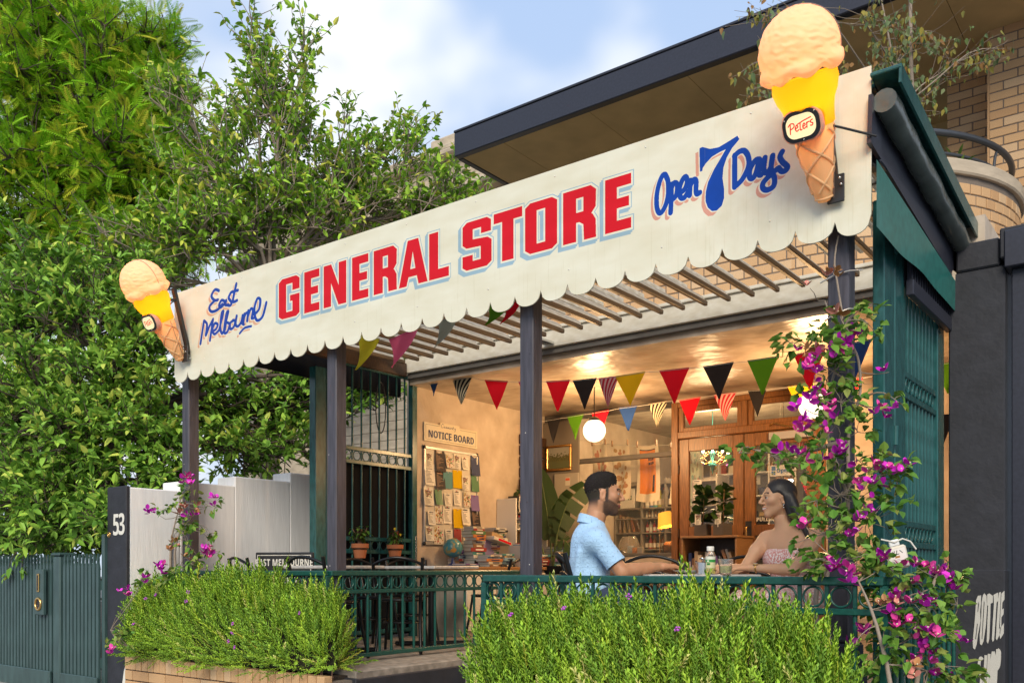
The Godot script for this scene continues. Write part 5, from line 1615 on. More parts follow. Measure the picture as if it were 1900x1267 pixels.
func creeper(called: String, label: String, leaves: Array, blooms: Array, dry: Array, stems: Array, ties: Array, parent_post: Vector3) -> void:
	var o := thing(called, label, "climbing plant")
	var wood := B.new()
	var paths := []
	for s in stems:
		var c := Curve3D.new()
		for i in s.size():
			var d: Vector3 = (s[i + 1] - s[i - 1]) / 6.0 if i > 0 and i < s.size() - 1 else Vector3.ZERO
			c.add_point(s[i] + rv() * 0.008, -d, d)
		var p := Array(c.tessellate(4, 4.0))
		paths.append_array(p)
		wood.tube(p, taper(0.013, 0.004, p.size() - 1), 7)
	var near := func(q: Vector3) -> Vector3:
		var best: Vector3 = paths[0]
		for p in paths:
			if (p - q).length_squared() < (best - q).length_squared():
				best = p
		return best
	var xfs := []
	var tints := PackedInt32Array()
	for bl in leaves:
		var c := Vector3(bl[0], bl[1], bl[2])
		var root: Vector3 = near.call(c)
		wood.tube(bend(root, c, 5, 0.10, -0.02), taper(0.005, 0.002, 5), 5, false)
		for k in int(bl[5]):
			var e := rv()
			var p := c + Vector3(e.x * bl[3], e.y * bl[4], e.z * minf(bl[3], 0.07))
			if k % 3 == 0:
				wood.tube(bend(c, p, 3, 0.12), taper(0.0024, 0.001, 3), 4, false)
			for q in 3:
				xfs.append(Transform3D(look((p - c).normalized() * 0.6 + rv() * 0.8 + Vector3(0, -0.15, 0.35), R.randf_range(-0.9, 0.9), R.randf_range(0.6, 1.2)), p + rv() * 0.018))
				tints.append(R.randi() % 5)
	strew(o, "leaf", "foliage", func(t): return leaf_mesh(0.052, 0.040, 0.25, t, 0.3, [0.0, 0.28, 0.62, 1.0], [0.25, 1.0, 0.75, 0.0]), leafmat("creeper_leaf", Color(1, 1, 1), 0.33, 0.42), xfs, tints, [Color(0.068, 0.165, 0.027), Color(0.098, 0.225, 0.033), Color(0.143, 0.285, 0.045), Color(0.203, 0.345, 0.060), Color(0.240, 0.285, 0.068)])
	for pass_ in 2:
		xfs = []
		tints = PackedInt32Array()
		for bl in [blooms, dry][pass_]:
			var c := Vector3(bl[0], bl[1], bl[2])
			wood.tube(bend(near.call(c), c, 4, 0.10), taper(0.003, 0.0014, 4), 4, false)
			for k in int(bl[5] * (1.05 if pass_ == 0 else 1.0) + 0.5):
				var e := rv()
				xfs.append(Transform3D(Basis(rv().normalized(), R.randf_range(0.2, 1.3)).scaled(Vector3.ONE * R.randf_range(0.85, 1.35)), c + Vector3(e.x * bl[3], e.y * bl[4], 0.03 + e.z * 0.03)))
				tints.append(R.randi() % 3)
		if pass_ == 0:
			strew(o, "flower", "blossom", bract, leafmat("bract", Color(1, 1, 1), 0.6, 0.5), xfs, tints, [Color(0.52, 0.02, 0.46), Color(0.68, 0.05, 0.58), Color(0.72, 0.07, 0.36)])
		else:
			strew(o, "faded_flower", "dry_blossom", bract, mats["bract"], xfs, tints, [Color(0.52, 0.27, 0.13), Color(0.60, 0.24, 0.20), Color(0.42, 0.20, 0.08)])
	obj("stems", wood, mats["pale_bark"], o)
	for t in ties:
		obj("wire_tie", B.new().tube(t, 0.004, 5), mats["aluminium"], o)


func printed_packet() -> StandardMaterial3D:
	var im := Image.create(96, 108, false, Image.FORMAT_RGB8)
	im.fill(Color(0.86, 0.85, 0.82))
	for k in [[14, 14, 14, 34], [24, 14, 24, 34], [36, 12, 30, 34], [50, 12, 46, 32, 58, 32], [66, 14, 78, 30]]:
		stroke(im, pts2(k), 4.0, Color(0.15, 0.15, 0.18))
	im.fill_rect(Rect2i(34, 42, 26, 12), Color(0.62, 0.45, 0.20))
	for k in 5:
		im.fill_rect(Rect2i(14, 62 + k * 8, 44 + (k * 13) % 24, 2), Color(0.45, 0.45, 0.45))
	return printed("packet_print", im, 0.6)


func creepers() -> void:
	var x := -1.42
	creeper("large_bougainvillea", "large magenta bougainvillea climbing the right verandah post and railing corner", CREEPER_R, BLOOM_R, DRY_R, [
		[Vector3(-1.30, 0.05, 0.55), Vector3(-1.36, 0.6, 0.30), Vector3(-1.44, 1.05, 0.10), Vector3(-1.39, 1.25, 0.06), Vector3(-1.35, 1.5, 0.03), Vector3(-1.36, 1.75, 0.03), Vector3(-1.30, 1.95, 0.02), Vector3(-1.33, 2.15, 0.03), Vector3(-1.42, 2.3, 0.05), Vector3(-1.47, 2.42, 0.05)],
		[Vector3(-1.36, 0.4, 0.40), Vector3(-1.48, 0.95, 0.14), Vector3(-1.40, 1.20, 0.09), Vector3(-1.35, 1.42, 0.06), Vector3(-1.41, 1.62, 0.05), Vector3(-1.46, 1.85, 0.05), Vector3(-1.41, 2.1, 0.05), Vector3(-1.38, 2.3, 0.05), Vector3(-1.43, 2.58, 0.04), Vector3(-1.41, 2.72, 0.04)],
		[Vector3(-1.05, 0.0, 0.6), Vector3(-1.02, 0.5, 0.52), Vector3(-1.10, 0.85, 0.48), Vector3(-1.2, 1.05, 0.42)],
		[Vector3(-0.95, 0.0, 0.5), Vector3(-0.98, 0.5, 0.35), Vector3(-0.95, 0.95, 0.2), Vector3(-0.94, 1.10, 0.1)],
		[Vector3(-1.40, 1.72, 0.06), Vector3(-1.60, 1.68, 0.10), Vector3(-1.80, 1.70, 0.12)]], [
		[Vector3(-1.50, 2.52, 0.02), Vector3(-1.42, 2.55, 0.012), Vector3(-1.36, 2.555, 0.01), Vector3(-1.30, 2.55, 0.0)], [Vector3(-1.48, 2.33, 0.01), Vector3(-1.42, 2.36, 0.012), Vector3(-1.36, 2.37, 0.012), Vector3(-1.35, 2.38, -0.05)], [Vector3(-1.48, 1.96, 0.01), Vector3(-1.42, 1.99, 0.012), Vector3(-1.35, 1.97, 0.012), Vector3(-1.34, 1.95, -0.05)]], Vector3(x, 0, 0))
	var tg := thing("hanging_packet", "white printed packet hung by cream cord in the bougainvillea", "packet", Vector3(-1.075, 1.13, 0.24))
	tg.rotation = Vector3(0.1, deg_to_rad(30), 0.25)
	obj("packet_body", B.new().box(Vector3(-0.045, -0.03, -0.012), Vector3(0.045, 0.075, 0.012), 0.008), mats["paper"], tg)
	obj("neck", B.new().box(Vector3(-0.022, 0.0755, -0.008), Vector3(0.022, 0.105, 0.008), 0.004), mat("clear_sheet", Color(0.7, 0.72, 0.72), 0.2), tg)
	var face := obj("printed_front", B.new(), printed_packet(), tg)
	face.mesh = flat_print(Vector3(-0.038, -0.02, 0.0125), 0.076, 0.085)
	obj("cord", B.new().tube([Vector3(-0.05, 0.12, 0.0), Vector3(0.0, 0.095, 0.012), Vector3(0.04, 0.10, 0.0), Vector3(0.07, 0.08, 0.0), Vector3(0.085, 0.04, 0.005)], 0.004, 6), mats["cord"], tg)
	creeper("small_bougainvillea", "small magenta bougainvillea on the left end post by the white wall", CREEPER_L, BLOOM_L, DRY_L, [
		[Vector3(-7.05, 0.4, 0.12), Vector3(-7.04, 0.9, 0.08), Vector3(-7.10, 1.25, 0.05), Vector3(-7.03, 1.5, 0.03), Vector3(-7.02, 1.72, 0.03)],
		[Vector3(-7.0, 0.5, 0.10), Vector3(-7.10, 1.0, 0.09), Vector3(-7.13, 1.35, 0.06), Vector3(-7.06, 1.6, 0.05), Vector3(-7.0, 1.80, 0.04)],
		[Vector3(-7.05, 0.4, 0.40), Vector3(-7.1, 0.5, 0.55), Vector3(-7.12, 0.6, 0.62)]], [], Vector3(-7.03, 0, 0))
const FRUIT_TREE := [[-8.86, 1.75, 0.45, 0.62, 0.49, 26], [-8.79, 2.25, 0.02, 0.69, 0.59, 40], [-9.63, 2.75, 0.15, 0.67, 0.61, 34], [-8.87, 2.95, -0.30, 0.66, 0.61, 40], [-8.03, 2.28, -0.31, 0.31, 0.57, 26], [-9.58, 3.80, -0.39, 0.87, 0.52, 38], [-8.56, 1.59, 0.34, 0.41, 0.28, 16], [-7.83, 1.54, 0.29, 0.17, 0.23, 9], [-8.75, 3.44, -0.65, 0.42, 0.45, 22], [-10.34, 3.74, -0.06, 0.59, 0.59, 22], [-8.61, 2.74, -1.89, 0.68, 0.49, 26], [-8.45, 3.10, -2.38, 0.44, 0.57, 18], [-8.69, 2.99, -1.45, 0.42, 0.54, 16], [-8.02, 1.87, -0.44, 0.21, 0.26, 9], [-10.36, 4.49, -0.42, 0.73, 0.43, 20], [-9.21, 4.12, -0.79, 0.41, 0.35, 14], [-8.02, 2.34, -1.45, 0.52, 0.26, 14], [-8.04, 3.33, -2.20, 0.37, 0.37, 12], [-8.81, 3.39, -1.60, 0.37, 0.37, 12], [-9.77, 1.36, 0.14, 0.51, 0.20, 14], [-9.08, 1.41, -0.13, 0.28, 0.17, 8], [-10.38, 2.48, 0.10, 0.35, 0.70, 20], [-7.95, 3.10, -2.77, 0.38, 0.44, 18], [-7.77, 3.40, -3.16, 0.26, 0.39, 10], [-8.09, 2.48, -2.16, 0.37, 0.31, 12]]
const LOOSE_TREE := [[-9.92, 5.15, -1.76, 0.79, 0.46, 26], [-9.72, 5.41, -2.55, 0.76, 0.55, 28], [-9.34, 5.66, -3.46, 0.79, 0.57, 28], [-8.90, 5.97, -4.43, 0.75, 0.41, 22], [-8.34, 6.23, -4.98, 0.57, 0.30, 14], [-9.99, 6.30, -2.34, 0.76, 0.62, 20], [-9.58, 7.18, -2.78, 0.52, 0.76, 15], [-10.37, 7.06, -2.05, 0.41, 0.48, 9], [-9.51, 6.88, -3.33, 0.54, 0.57, 13], [-9.05, 6.74, -4.06, 0.59, 0.44, 13], [-8.69, 6.75, -4.59, 0.34, 0.45, 8], [-10.25, 4.69, -1.25, 0.65, 0.39, 16], [-9.58, 6.15, -3.03, 0.71, 0.49, 18], [-9.15, 6.25, -3.86, 0.66, 0.44, 18], [-9.86, 7.92, -2.82, 0.35, 0.42, 5], [-9.51, 7.75, -3.33, 0.22, 0.50, 4]]
const FERN_TREE := [[-16.33, 10.15, -3.15, 1.15, 0.96, 40], [-15.42, 9.96, -3.85, 1.05, 0.96, 40], [-16.48, 8.43, -3.04, 1.15, 1.05, 40], [-15.34, 8.33, -3.91, 1.05, 1.05, 40], [-16.45, 7.08, -3.69, 1.48, 0.89, 44], [-15.01, 8.67, -4.54, 0.49, 1.17, 20], [-17.02, 7.09, -2.63, 0.96, 1.05, 24], [-16.86, 11.01, -2.75, 1.05, 0.67, 22], [-16.07, 11.04, -3.60, 0.87, 0.48, 18], [-15.59, 6.88, -4.35, 0.89, 0.69, 24], [-16.80, 5.41, -2.54, 0.85, 1.04, 18], [-15.12, 7.38, -4.71, 0.69, 0.89, 24], [-14.88, 8.26, -4.89, 0.69, 0.79, 24], [-15.17, 9.54, -4.42, 0.58, 0.78, 22], [-15.01, 10.32, -4.54, 0.39, 0.49, 10], [-15.45, 3.76, -2.57, 1.08, 1.08, 24]]
const CREEPER_R := [[-1.49, 2.16, 0.22, 0.15, 0.07, 30], [-1.35, 2.26, 0.12, 0.12, 0.09, 26], [-1.40, 2.05, 0.13, 0.10, 0.09, 24], [-1.29, 2.30, -0.05, 0.07, 0.08, 10], [-1.47, 1.92, 0.27, 0.06, 0.04, 5], [-1.37, 1.90, 0.11, 0.09, 0.09, 22], [-1.44, 1.71, 0.19, 0.12, 0.10, 26], [-1.33, 1.77, -0.02, 0.05, 0.08, 8], [-1.59, 1.63, 0.43, 0.20, 0.06, 16], [-1.71, 1.64, 0.52, 0.07, 0.03, 6], [-1.20, 1.58, 0.01, 0.12, 0.09, 16], [-1.15, 1.49, -0.03, 0.08, 0.08, 12], [-1.35, 1.45, 0.18, 0.15, 0.11, 34], [-1.42, 1.42, 0.30, 0.05, 0.10, 9], [-1.23, 1.32, 0.16, 0.13, 0.11, 30], [-1.38, 1.26, 0.33, 0.12, 0.10, 26], [-1.29, 1.14, 0.39, 0.19, 0.06, 36], [-1.12, 1.11, 0.32, 0.12, 0.07, 26], [-0.95, 1.09, 0.07, 0.12, 0.06, 26], [-1.03, 0.97, 0.31, 0.17, 0.09, 46], [-0.99, 0.81, 0.29, 0.18, 0.11, 46], [-0.88, 0.94, 0.01, 0.04, 0.13, 16], [-1.09, 0.76, 0.42, 0.10, 0.10, 24], [-0.94, 0.66, 0.31, 0.21, 0.06, 40], [-1.16, 1.91, -0.03, 0.05, 0.05, 5], [-1.37, 1.59, 0.13, 0.12, 0.06, 20]]
const BLOOM_R := [[-1.50, 2.13, 0.29, 0.02, 0.02, 1], [-1.47, 2.04, 0.27, 0.03, 0.03, 4], [-1.43, 1.99, 0.24, 0.02, 0.05, 4], [-1.33, 2.14, 0.16, 0.06, 0.04, 9], [-1.29, 2.21, 0.08, 0.04, 0.03, 5], [-1.47, 1.85, 0.34, 0.04, 0.02, 3], [-1.47, 1.75, 0.34, 0.04, 0.04, 6], [-1.37, 1.80, 0.24, 0.03, 0.07, 6], [-1.35, 1.65, 0.24, 0.05, 0.04, 8], [-1.40, 2.09, 0.26, 0.08, 0.02, 4], [-1.18, 2.04, -0.01, 0.02, 0.01, 1], [-1.17, 1.82, -0.02, 0.03, 0.05, 4], [-1.48, 1.62, 0.41, 0.06, 0.03, 6], [-1.15, 1.55, 0.03, 0.08, 0.04, 6], [-1.23, 1.46, 0.15, 0.06, 0.04, 7], [-1.22, 1.85, 0.02, 0.02, 0.02, 2], [-1.22, 1.34, 0.21, 0.05, 0.03, 4], [-1.25, 1.24, 0.30, 0.07, 0.03, 4], [-1.27, 1.11, 0.44, 0.04, 0.03, 5], [-1.22, 1.07, 0.46, 0.02, 0.04, 5], [-1.43, 1.30, 0.43, 0.02, 0.02, 2], [-1.10, 1.13, 0.37, 0.02, 0.04, 5], [-1.00, 1.11, 0.23, 0.10, 0.02, 6], [-0.90, 1.06, 0.09, 0.07, 0.03, 8], [-0.87, 1.02, 0.07, 0.02, 0.02, 2], [-1.00, 0.96, 0.35, 0.08, 0.03, 7], [-0.92, 0.96, 0.23, 0.03, 0.02, 3], [-0.98, 0.85, 0.34, 0.07, 0.03, 7], [-0.94, 0.78, 0.31, 0.05, 0.06, 10], [-0.84, 0.78, 0.11, 0.03, 0.01, 3], [-1.06, 0.93, 0.40, 0.02, 0.02, 2], [-1.19, 0.76, 0.56, 0.01, 0.02, 2], [-0.96, 0.71, 0.32, 0.05, 0.03, 4], [-0.89, 0.64, 0.27, 0.05, 0.02, 3], [-1.12, 0.83, 0.45, 0.05, 0.03, 3], [-0.98, 1.04, 0.28, 0.07, 0.02, 3], [-1.25, 1.57, 0.17, 0.05, 0.03, 3], [-1.42, 1.91, 0.30, 0.04, 0.03, 3]]
const CREEPER_L := [[-6.56, 1.76, 0.26, 0.08, 0.10, 12], [-6.62, 1.65, 0.31, 0.08, 0.06, 8], [-6.48, 1.62, 0.14, 0.11, 0.04, 9], [-6.55, 1.51, 0.26, 0.10, 0.08, 14], [-6.58, 1.35, 0.28, 0.11, 0.10, 14], [-6.46, 1.39, 0.13, 0.09, 0.04, 5], [-6.51, 1.15, 0.29, 0.11, 0.06, 16], [-6.54, 1.04, 0.43, 0.11, 0.06, 14], [-6.63, 1.02, 0.63, 0.09, 0.07, 8], [-6.62, 0.56, 0.81, 0.09, 0.08, 16], [-6.67, 1.58, 0.41, 0.10, 0.02, 5], [-6.44, 1.25, 0.11, 0.09, 0.03, 5]]
const BLOOM_L := [[-6.51, 1.82, 0.29, 0.08, 0.04, 9], [-6.70, 1.57, 0.50, 0.03, 0.03, 3], [-6.38, 1.24, 0.19, 0.08, 0.04, 10], [-6.38, 1.65, 0.12, 0.04, 0.04, 4], [-6.47, 1.56, 0.26, 0.03, 0.03, 2], [-6.49, 1.10, 0.53, 0.06, 0.04, 7], [-6.57, 0.94, 0.77, 0.06, 0.05, 5], [-6.51, 1.52, 0.29, 0.03, 0.02, 1], [-6.55, 0.49, 0.88, 0.03, 0.04, 3], [-6.51, 1.02, 0.67, 0.04, 0.03, 3]]
const DRY_L := [[-6.53, 1.58, 0.31, 0.07, 0.04, 6], [-6.58, 1.30, 0.34, 0.06, 0.05, 6], [-6.47, 1.59, 0.20, 0.06, 0.04, 4], [-6.51, 1.19, 0.29, 0.04, 0.03, 2]]
const DRY_R := [[-1.39, 2.50, 0.15, 0.03, 0.02, 4], [-1.48, 2.44, 0.22, 0.01, 0.02, 1], [-1.45, 2.11, 0.26, 0.04, 0.04, 6], [-1.36, 2.32, 0.12, 0.04, 0.02, 3], [-1.07, 0.95, 0.41, 0.05, 0.03, 4], [-1.00, 0.67, 0.35, 0.05, 0.03, 4]]
const BALCONY_TREE := [[-1.79, 5.51, -3.45, 0.49, 0.27, 16], [-2.01, 5.17, -3.02, 0.30, 0.26, 12], [-2.19, 4.84, -2.51, 0.37, 0.25, 11], [-2.57, 4.89, -1.97, 0.24, 0.16, 7], [-2.60, 4.62, -1.82, 0.16, 0.08, 5], [-1.83, 4.88, -3.29, 0.26, 0.26, 10], [-1.54, 5.29, -3.64, 0.35, 0.27, 9], [-1.31, 5.32, -3.69, 0.17, 0.13, 4], [-2.09, 5.40, -2.71, 0.50, 0.17, 9], [-2.57, 5.21, -1.97, 0.24, 0.12, 5], [-1.84, 4.48, -3.16, 0.13, 0.13, 4]]
const GARDEN_SHRUB := [[-11.49, 1.47, -0.56, 0.72, 0.39, 26], [-11.06, 1.74, -1.14, 0.60, 0.40, 20], [-12.93, 2.22, -0.72, 0.65, 0.72, 20], [-10.81, 1.76, -1.71, 0.41, 0.41, 14], [-12.88, 2.42, -1.39, 0.82, 0.67, 26]]


# ---------------------------------------------------------------- furniture
func make_chair() -> Node3D:
	var t := thing("bistro_chair", "black metal bistro chair", "chair", Vector3.ZERO, 0.0, "bistro chairs of the verandah")
	var m: Material = mats["chair_metal"]
	obj("seat", B.new().lathe([Vector2(0.0, 0.432), Vector2(0.18, 0.432), Vector2(0.198, 0.438), Vector2(0.202, 0.448), Vector2(0.195, 0.458), Vector2(0.0, 0.452)], 24), m, t)
	for s: float in [-1.0, 1.0]:
		obj("leg", B.new().tube([Vector3(s * 0.15, 0.44, 0.14), Vector3(s * 0.165, 0.25, 0.165), Vector3(s * 0.19, 0.0, 0.21)], 0.0125, 8), m, t)
		obj("leg", B.new().tube([Vector3(s * 0.21, 0.80, -0.275), Vector3(s * 0.195, 0.62, -0.225), Vector3(s * 0.175, 0.44, -0.165), Vector3(s * 0.175, 0.24, -0.175), Vector3(s * 0.19, 0.0, -0.24)], 0.0145, 8), m, t)
	for q in [[0.745, 0.055, -0.265], [0.635, 0.050, -0.232]]:
		var p := []
		for i in 11:
			var u := i / 10.0 * 2.0 - 1.0
			p.append(Vector3(u * 0.20, q[0] + q[1] * (1.0 - u * u), q[2] - 0.045 * (1.0 - u * u)))
		obj("back_rail", B.new().tube(p, 0.0125, 8), m, t)
	for x in [-0.07, 0.07]:
		obj("spindle", B.new().tube([Vector3(x, 0.68, -0.262), Vector3(x, 0.55, -0.22), Vector3(x, 0.45, -0.175)], 0.008, 6), m, t)
	obj("stretcher_ring", B.new().ring(Vector3(0, 0.255, 0), 0.165, 0.008, Basis(Vector3.RIGHT, PI / 2), 24, 6), m, t)
	return t


func make_table(label: String, at: Vector3, turn: float, high: float, w: float) -> void:
	var t := thing("cafe_table", label, "table", at, turn, "cafe tables of the verandah")
	obj("table_top", B.new().box(Vector3(-w / 2, high - 0.028, -w / 2), Vector3(w / 2, high, w / 2), 0.006), mats["marble"], t)
	obj("column", B.new().tube([Vector3(0, 0.03, 0), Vector3(0, high - 0.03, 0)], 0.035, 14), mats["chair_metal"], t)
	obj("base", B.new().bar(Vector3(-0.24, 0.022, -0.24), Vector3(0.24, 0.022, 0.24), 0.07, 0.04, UPV, 0.01).bar(Vector3(-0.24, 0.024, 0.24), Vector3(0.24, 0.024, -0.24), 0.07, 0.036, UPV, 0.01), mats["chair_metal"], t)


func furniture() -> void:
	var c := make_chair()
	var spots := [[-2.83, -0.15, 128.0, "black bistro chair under the man in the blue shirt"], [-1.95, -0.90, -8.0, "black bistro chair under the woman in the floral dress"], [-2.96, -1.02, 37.0, "empty black bistro chair with pale worn top rail behind the couple's table"], [-2.52, -1.62, 30.0, "empty black bistro chair half hidden behind the woman's arm"],
		[-6.42, -0.42, 165.0, "black bistro chair in front of the black menu board"], [-5.42, -0.26, 180.0, "black bistro chair with its back to the railing corner"], [-6.02, -1.25, 82.0, "black bistro chair below the left terracotta pot seen from its side"], [-5.42, -1.05, 215.0, "black scratched bistro chair nearest the entry side railing"], [-6.15, -1.95, 60.0, "black bistro chair below the right terracotta pot"], [-5.55, -2.42, -70.0, "black bistro chair by the book cabinet end"]]
	for k in spots.size():
		var s: Array = spots[k]
		if k == 0:
			c.position = Vector3(s[0], FLOOR, s[1])
			c.rotation.y = deg_to_rad(s[2])
			c.set_meta("label", s[3])
		else:
			copy(c, Vector3(s[0], FLOOR, s[1]), deg_to_rad(s[2]), s[3])
	make_table("square marble topped cafe table left of the railing corner post", Vector3(-5.80, FLOOR, -0.62), 0.0, 0.735, 0.60)
	make_table("square marble topped cafe table in front of the book cabinet", Vector3(-5.66, FLOOR, -1.68), 0.0, 0.735, 0.62)
	make_table("square cafe table between the seated man and woman", Vector3(-2.46, FLOOR, -0.48), deg_to_rad(43), 0.675, 0.66)
	# on the couple's table
	var y := FLOOR + 0.676
	var pl := thing("lunch_plate", "white plate with a browned slice of food before the man", "plate", Vector3(-2.40, y, -0.43))
	obj("dish", B.new().lathe([Vector2(0.0, 0.004), Vector2(0.075, 0.004), Vector2(0.125, 0.020), Vector2(0.128, 0.023), Vector2(0.075, 0.010), Vector2(0.0, 0.009)], 26), mats["white_paint"], pl)
	obj("food", B.new().cbox(Vector3(0.02, 0.022, 0.01), Vector3(0.12, 0.022, 0.08), 0.009, Basis(UPV, 0.4)), worn("toasted", Color(0.52, 0.24, 0.08), 0.8, noise("toast", 0.03, g(0.5), g(1.0)), Vector3(20, 20, 20), noises["bumps"], 0.3), pl)
	var cu := thing("coffee_cup", "small black cup by the man's hand", "cup", Vector3(-2.47, y, -0.42))
	obj("bowl", B.new().lathe([Vector2(0.0, 0.0), Vector2(0.024, 0.0), Vector2(0.036, 0.05), Vector2(0.037, 0.065), Vector2(0.033, 0.063), Vector2(0.0, 0.05)], 20), mats["black_plastic"], cu)
	var su := thing("sugar_pot", "shiny steel sugar pot with spoon on the couple's table", "sugar pot", Vector3(-2.285, y, -0.31))
	obj("pot", B.new().lathe([Vector2(0.0, 0.0), Vector2(0.044, 0.0), Vector2(0.045, 0.004), Vector2(0.045, 0.066), Vector2(0.047, 0.070), Vector2(0.043, 0.070), Vector2(0.042, 0.055), Vector2(0.0, 0.055)], 24, Transform3D(), false), mats["steel"], su)
	obj("spoon", B.new().tube([Vector3(-0.02, 0.04, 0), Vector3(0.005, 0.085, 0), Vector3(0.03, 0.092, 0.01)], 0.004, 6).ball(Vector3(-0.005, 0.09, 0.0), Vector3(0.02, 0.008, 0.012), 10, 6), mats["steel"], su)
	var bo := thing("juice_bottle", "clear bottle of yellow juice with a white cap and green label", "bottle", Vector3(-2.235, y, -0.30))
	var clear := mat("clear_plastic", Color(0.95, 0.97, 0.97), 0.05)
	clear.refraction_enabled = true
	clear.refraction_scale = 0.045
	clear.albedo_color.a = 0.06
	obj("bottle_body", B.new().lathe([Vector2(0.0, 0.0), Vector2(0.027, 0.0), Vector2(0.0285, 0.004), Vector2(0.0285, 0.105), Vector2(0.021, 0.125), Vector2(0.0175, 0.128), Vector2(0.0175, 0.135)], 20), clear, bo)
	obj("juice", B.new().lathe([Vector2(0.0, 0.003), Vector2(0.0262, 0.003), Vector2(0.0262, 0.085), Vector2(0.0, 0.085)], 20, Transform3D(), false), mat("juice_yellow", Color(0.62, 0.50, 0.10), 0.35), bo)
	obj("cap", B.new().lathe([Vector2(0.0205, 0.134), Vector2(0.021, 0.136), Vector2(0.021, 0.157), Vector2(0.019, 0.160), Vector2(0.0, 0.160)], 20), mats["white_paint"], bo)
	var im := Image.create(160, 128, false, Image.FORMAT_RGB8)
	im.fill(Color(0.80, 0.79, 0.62))
	im.fill_rect(Rect2i(0, 0, 160, 34), Color(0.86, 0.86, 0.80))
	im.fill_rect(Rect2i(0, 34, 160, 30), Color(0.16, 0.55, 0.22))
	for k in 4:
		im.fill_rect(Rect2i(30 + k * 26, 72, 18, 22), Color(0.14, 0.45, 0.16))
		im.fill_rect(Rect2i(36 + k * 22, 42, 12, 14), Color(0.9, 0.92, 0.85))
	obj("label", B.new().sheet(20, 1, func(u, w): return Vector3(cos(u * TAU) * 0.0288, lerpf(0.102, 0.035, w), sin(u * TAU) * 0.0288), true), printed("bottle_label", im), bo)
	var gl := thing("juice_glass", "faceted tumbler half full of pale yellow juice", "glass", Vector3(-2.155, y, -0.33))
	obj("tumbler", B.new().lathe([Vector2(0.0, 0.0), Vector2(0.033, 0.0), Vector2(0.043, 0.088), Vector2(0.041, 0.088), Vector2(0.0315, 0.006), Vector2(0.0, 0.006)], 12, Transform3D(), false), clear, gl)
	obj("juice", B.new().lathe([Vector2(0.0, 0.008), Vector2(0.031, 0.008), Vector2(0.036, 0.048), Vector2(0.0, 0.048)], 12, Transform3D(), false), mat("juice_pale", Color(0.58, 0.55, 0.20), 0.35), gl)
	# black menu board on the left deck
	var mb := thing("menu_board", "black menu board lettered EAST MELBOURNE behind the left railing", "sign", Vector3(-6.68, FLOOR, -0.80), deg_to_rad(24))
	obj("panel", B.new().box(Vector3(-0.29, 0.0, -0.015), Vector3(0.29, 0.86, 0.015), 0.008), mats["black_plastic"], mb)
	obj("border", B.new().box(Vector3(-0.27, 0.83, 0.0155), Vector3(0.27, 0.836, 0.0165)).box(Vector3(-0.27, 0.03, 0.0155), Vector3(-0.264, 0.83, 0.0165)).box(Vector3(0.264, 0.03, 0.0155), Vector3(0.27, 0.83, 0.0165)), mats["off_white"], mb)
	letters("EAST MELBOURNE", 0.062, mats["off_white"], mb, Transform3D(Basis.from_scale(Vector3(0.78, 1, 1)), Vector3(0.0, 0.765, 0.0165)))
	letters("LICHO", 0.062, mats["off_white"], mb, Transform3D(Basis.from_scale(Vector3(0.85, 1, 1)), Vector3(0.02, 0.60, 0.0165)))
	letters("COFFEE", 0.05, mats["off_white"], mb, Transform3D(Basis(), Vector3(0.0, 0.45, 0.0165)))
	# terracotta pots hung on the side gate
	for k in 2:
		var z: float = [-1.55, -2.03][k]
		var p := thing("terracotta_pot", ["terracotta pot with a leafy green plant hung on the side gate", "terracotta pot with red tipped plant hung on the side gate, nearer the chain"][k], "plant pot", Vector3(-6.485, 1.205, z), 0.0, "hanging terracotta pots")
		obj("pot", B.new().lathe([Vector2(0.0, 0.0), Vector2(0.048, 0.0), Vector2(0.052, 0.004), Vector2(0.070, 0.098), Vector2(0.081, 0.10), Vector2(0.083, 0.104), Vector2(0.085, 0.142), Vector2(0.077, 0.142), Vector2(0.072, 0.125), Vector2(0.0, 0.122)], 24, Transform3D(), false), mats["terracotta"], p)
		obj("pot_holder", B.new().ring(Vector3(0, 0.092, 0), 0.076, 0.004, Basis(Vector3.RIGHT, PI / 2), 20, 5).tube([Vector3(-0.075, 0.092, 0), Vector3(-0.11, 0.10, 0), Vector3(-0.12, 0.16, 0)], 0.004, 5), mats["chair_metal"], p)
		var pt := thing("potted_plant", ["bright green leafy plant in the left terracotta pot", "red and green leafed plant in the right terracotta pot"][k], "plant", p.position)
		var st := B.new()
		var xfs := []
		var tints := PackedInt32Array()
		for q in 7:
			var e := Vector3(R.randf_range(-0.06, 0.06), R.randf_range(0.22, 0.30), R.randf_range(-0.06, 0.06))
			st.tube(bend(Vector3(e.x * 0.2, 0.12, e.z * 0.2), e, 4, 0.08), 0.004, 5, false)
			for r in 9:
				xfs.append(Transform3D(look(Vector3(R.randf_range(-1, 1), R.randf_range(-0.4, 0.5), R.randf_range(-1, 1)), 0, R.randf_range(0.7, 1.2)), Vector3(e.x * 0.8, 0.12, e.z * 0.8).lerp(e, 0.35 + 0.65 * r / 8.0)))
				tints.append(R.randi() % 3 + (3 if r == 8 and (k == 1 or R.randf() < 0.2) else 0))
		obj("stem", st, mats["red_bark"], pt)
		strew(pt, "leaf", "foliage", func(t): return leaf_mesh(0.075, 0.032, 0.4, t, 0.3), mats["tree_leaf"], xfs, tints, [Color(0.05, 0.13, 0.02), Color(0.08, 0.19, 0.03), Color(0.12, 0.24, 0.04), Color(0.40, 0.05, 0.05), Color(0.5, 0.06, 0.10), Color(0.5, 0.38, 0.03)], 70)


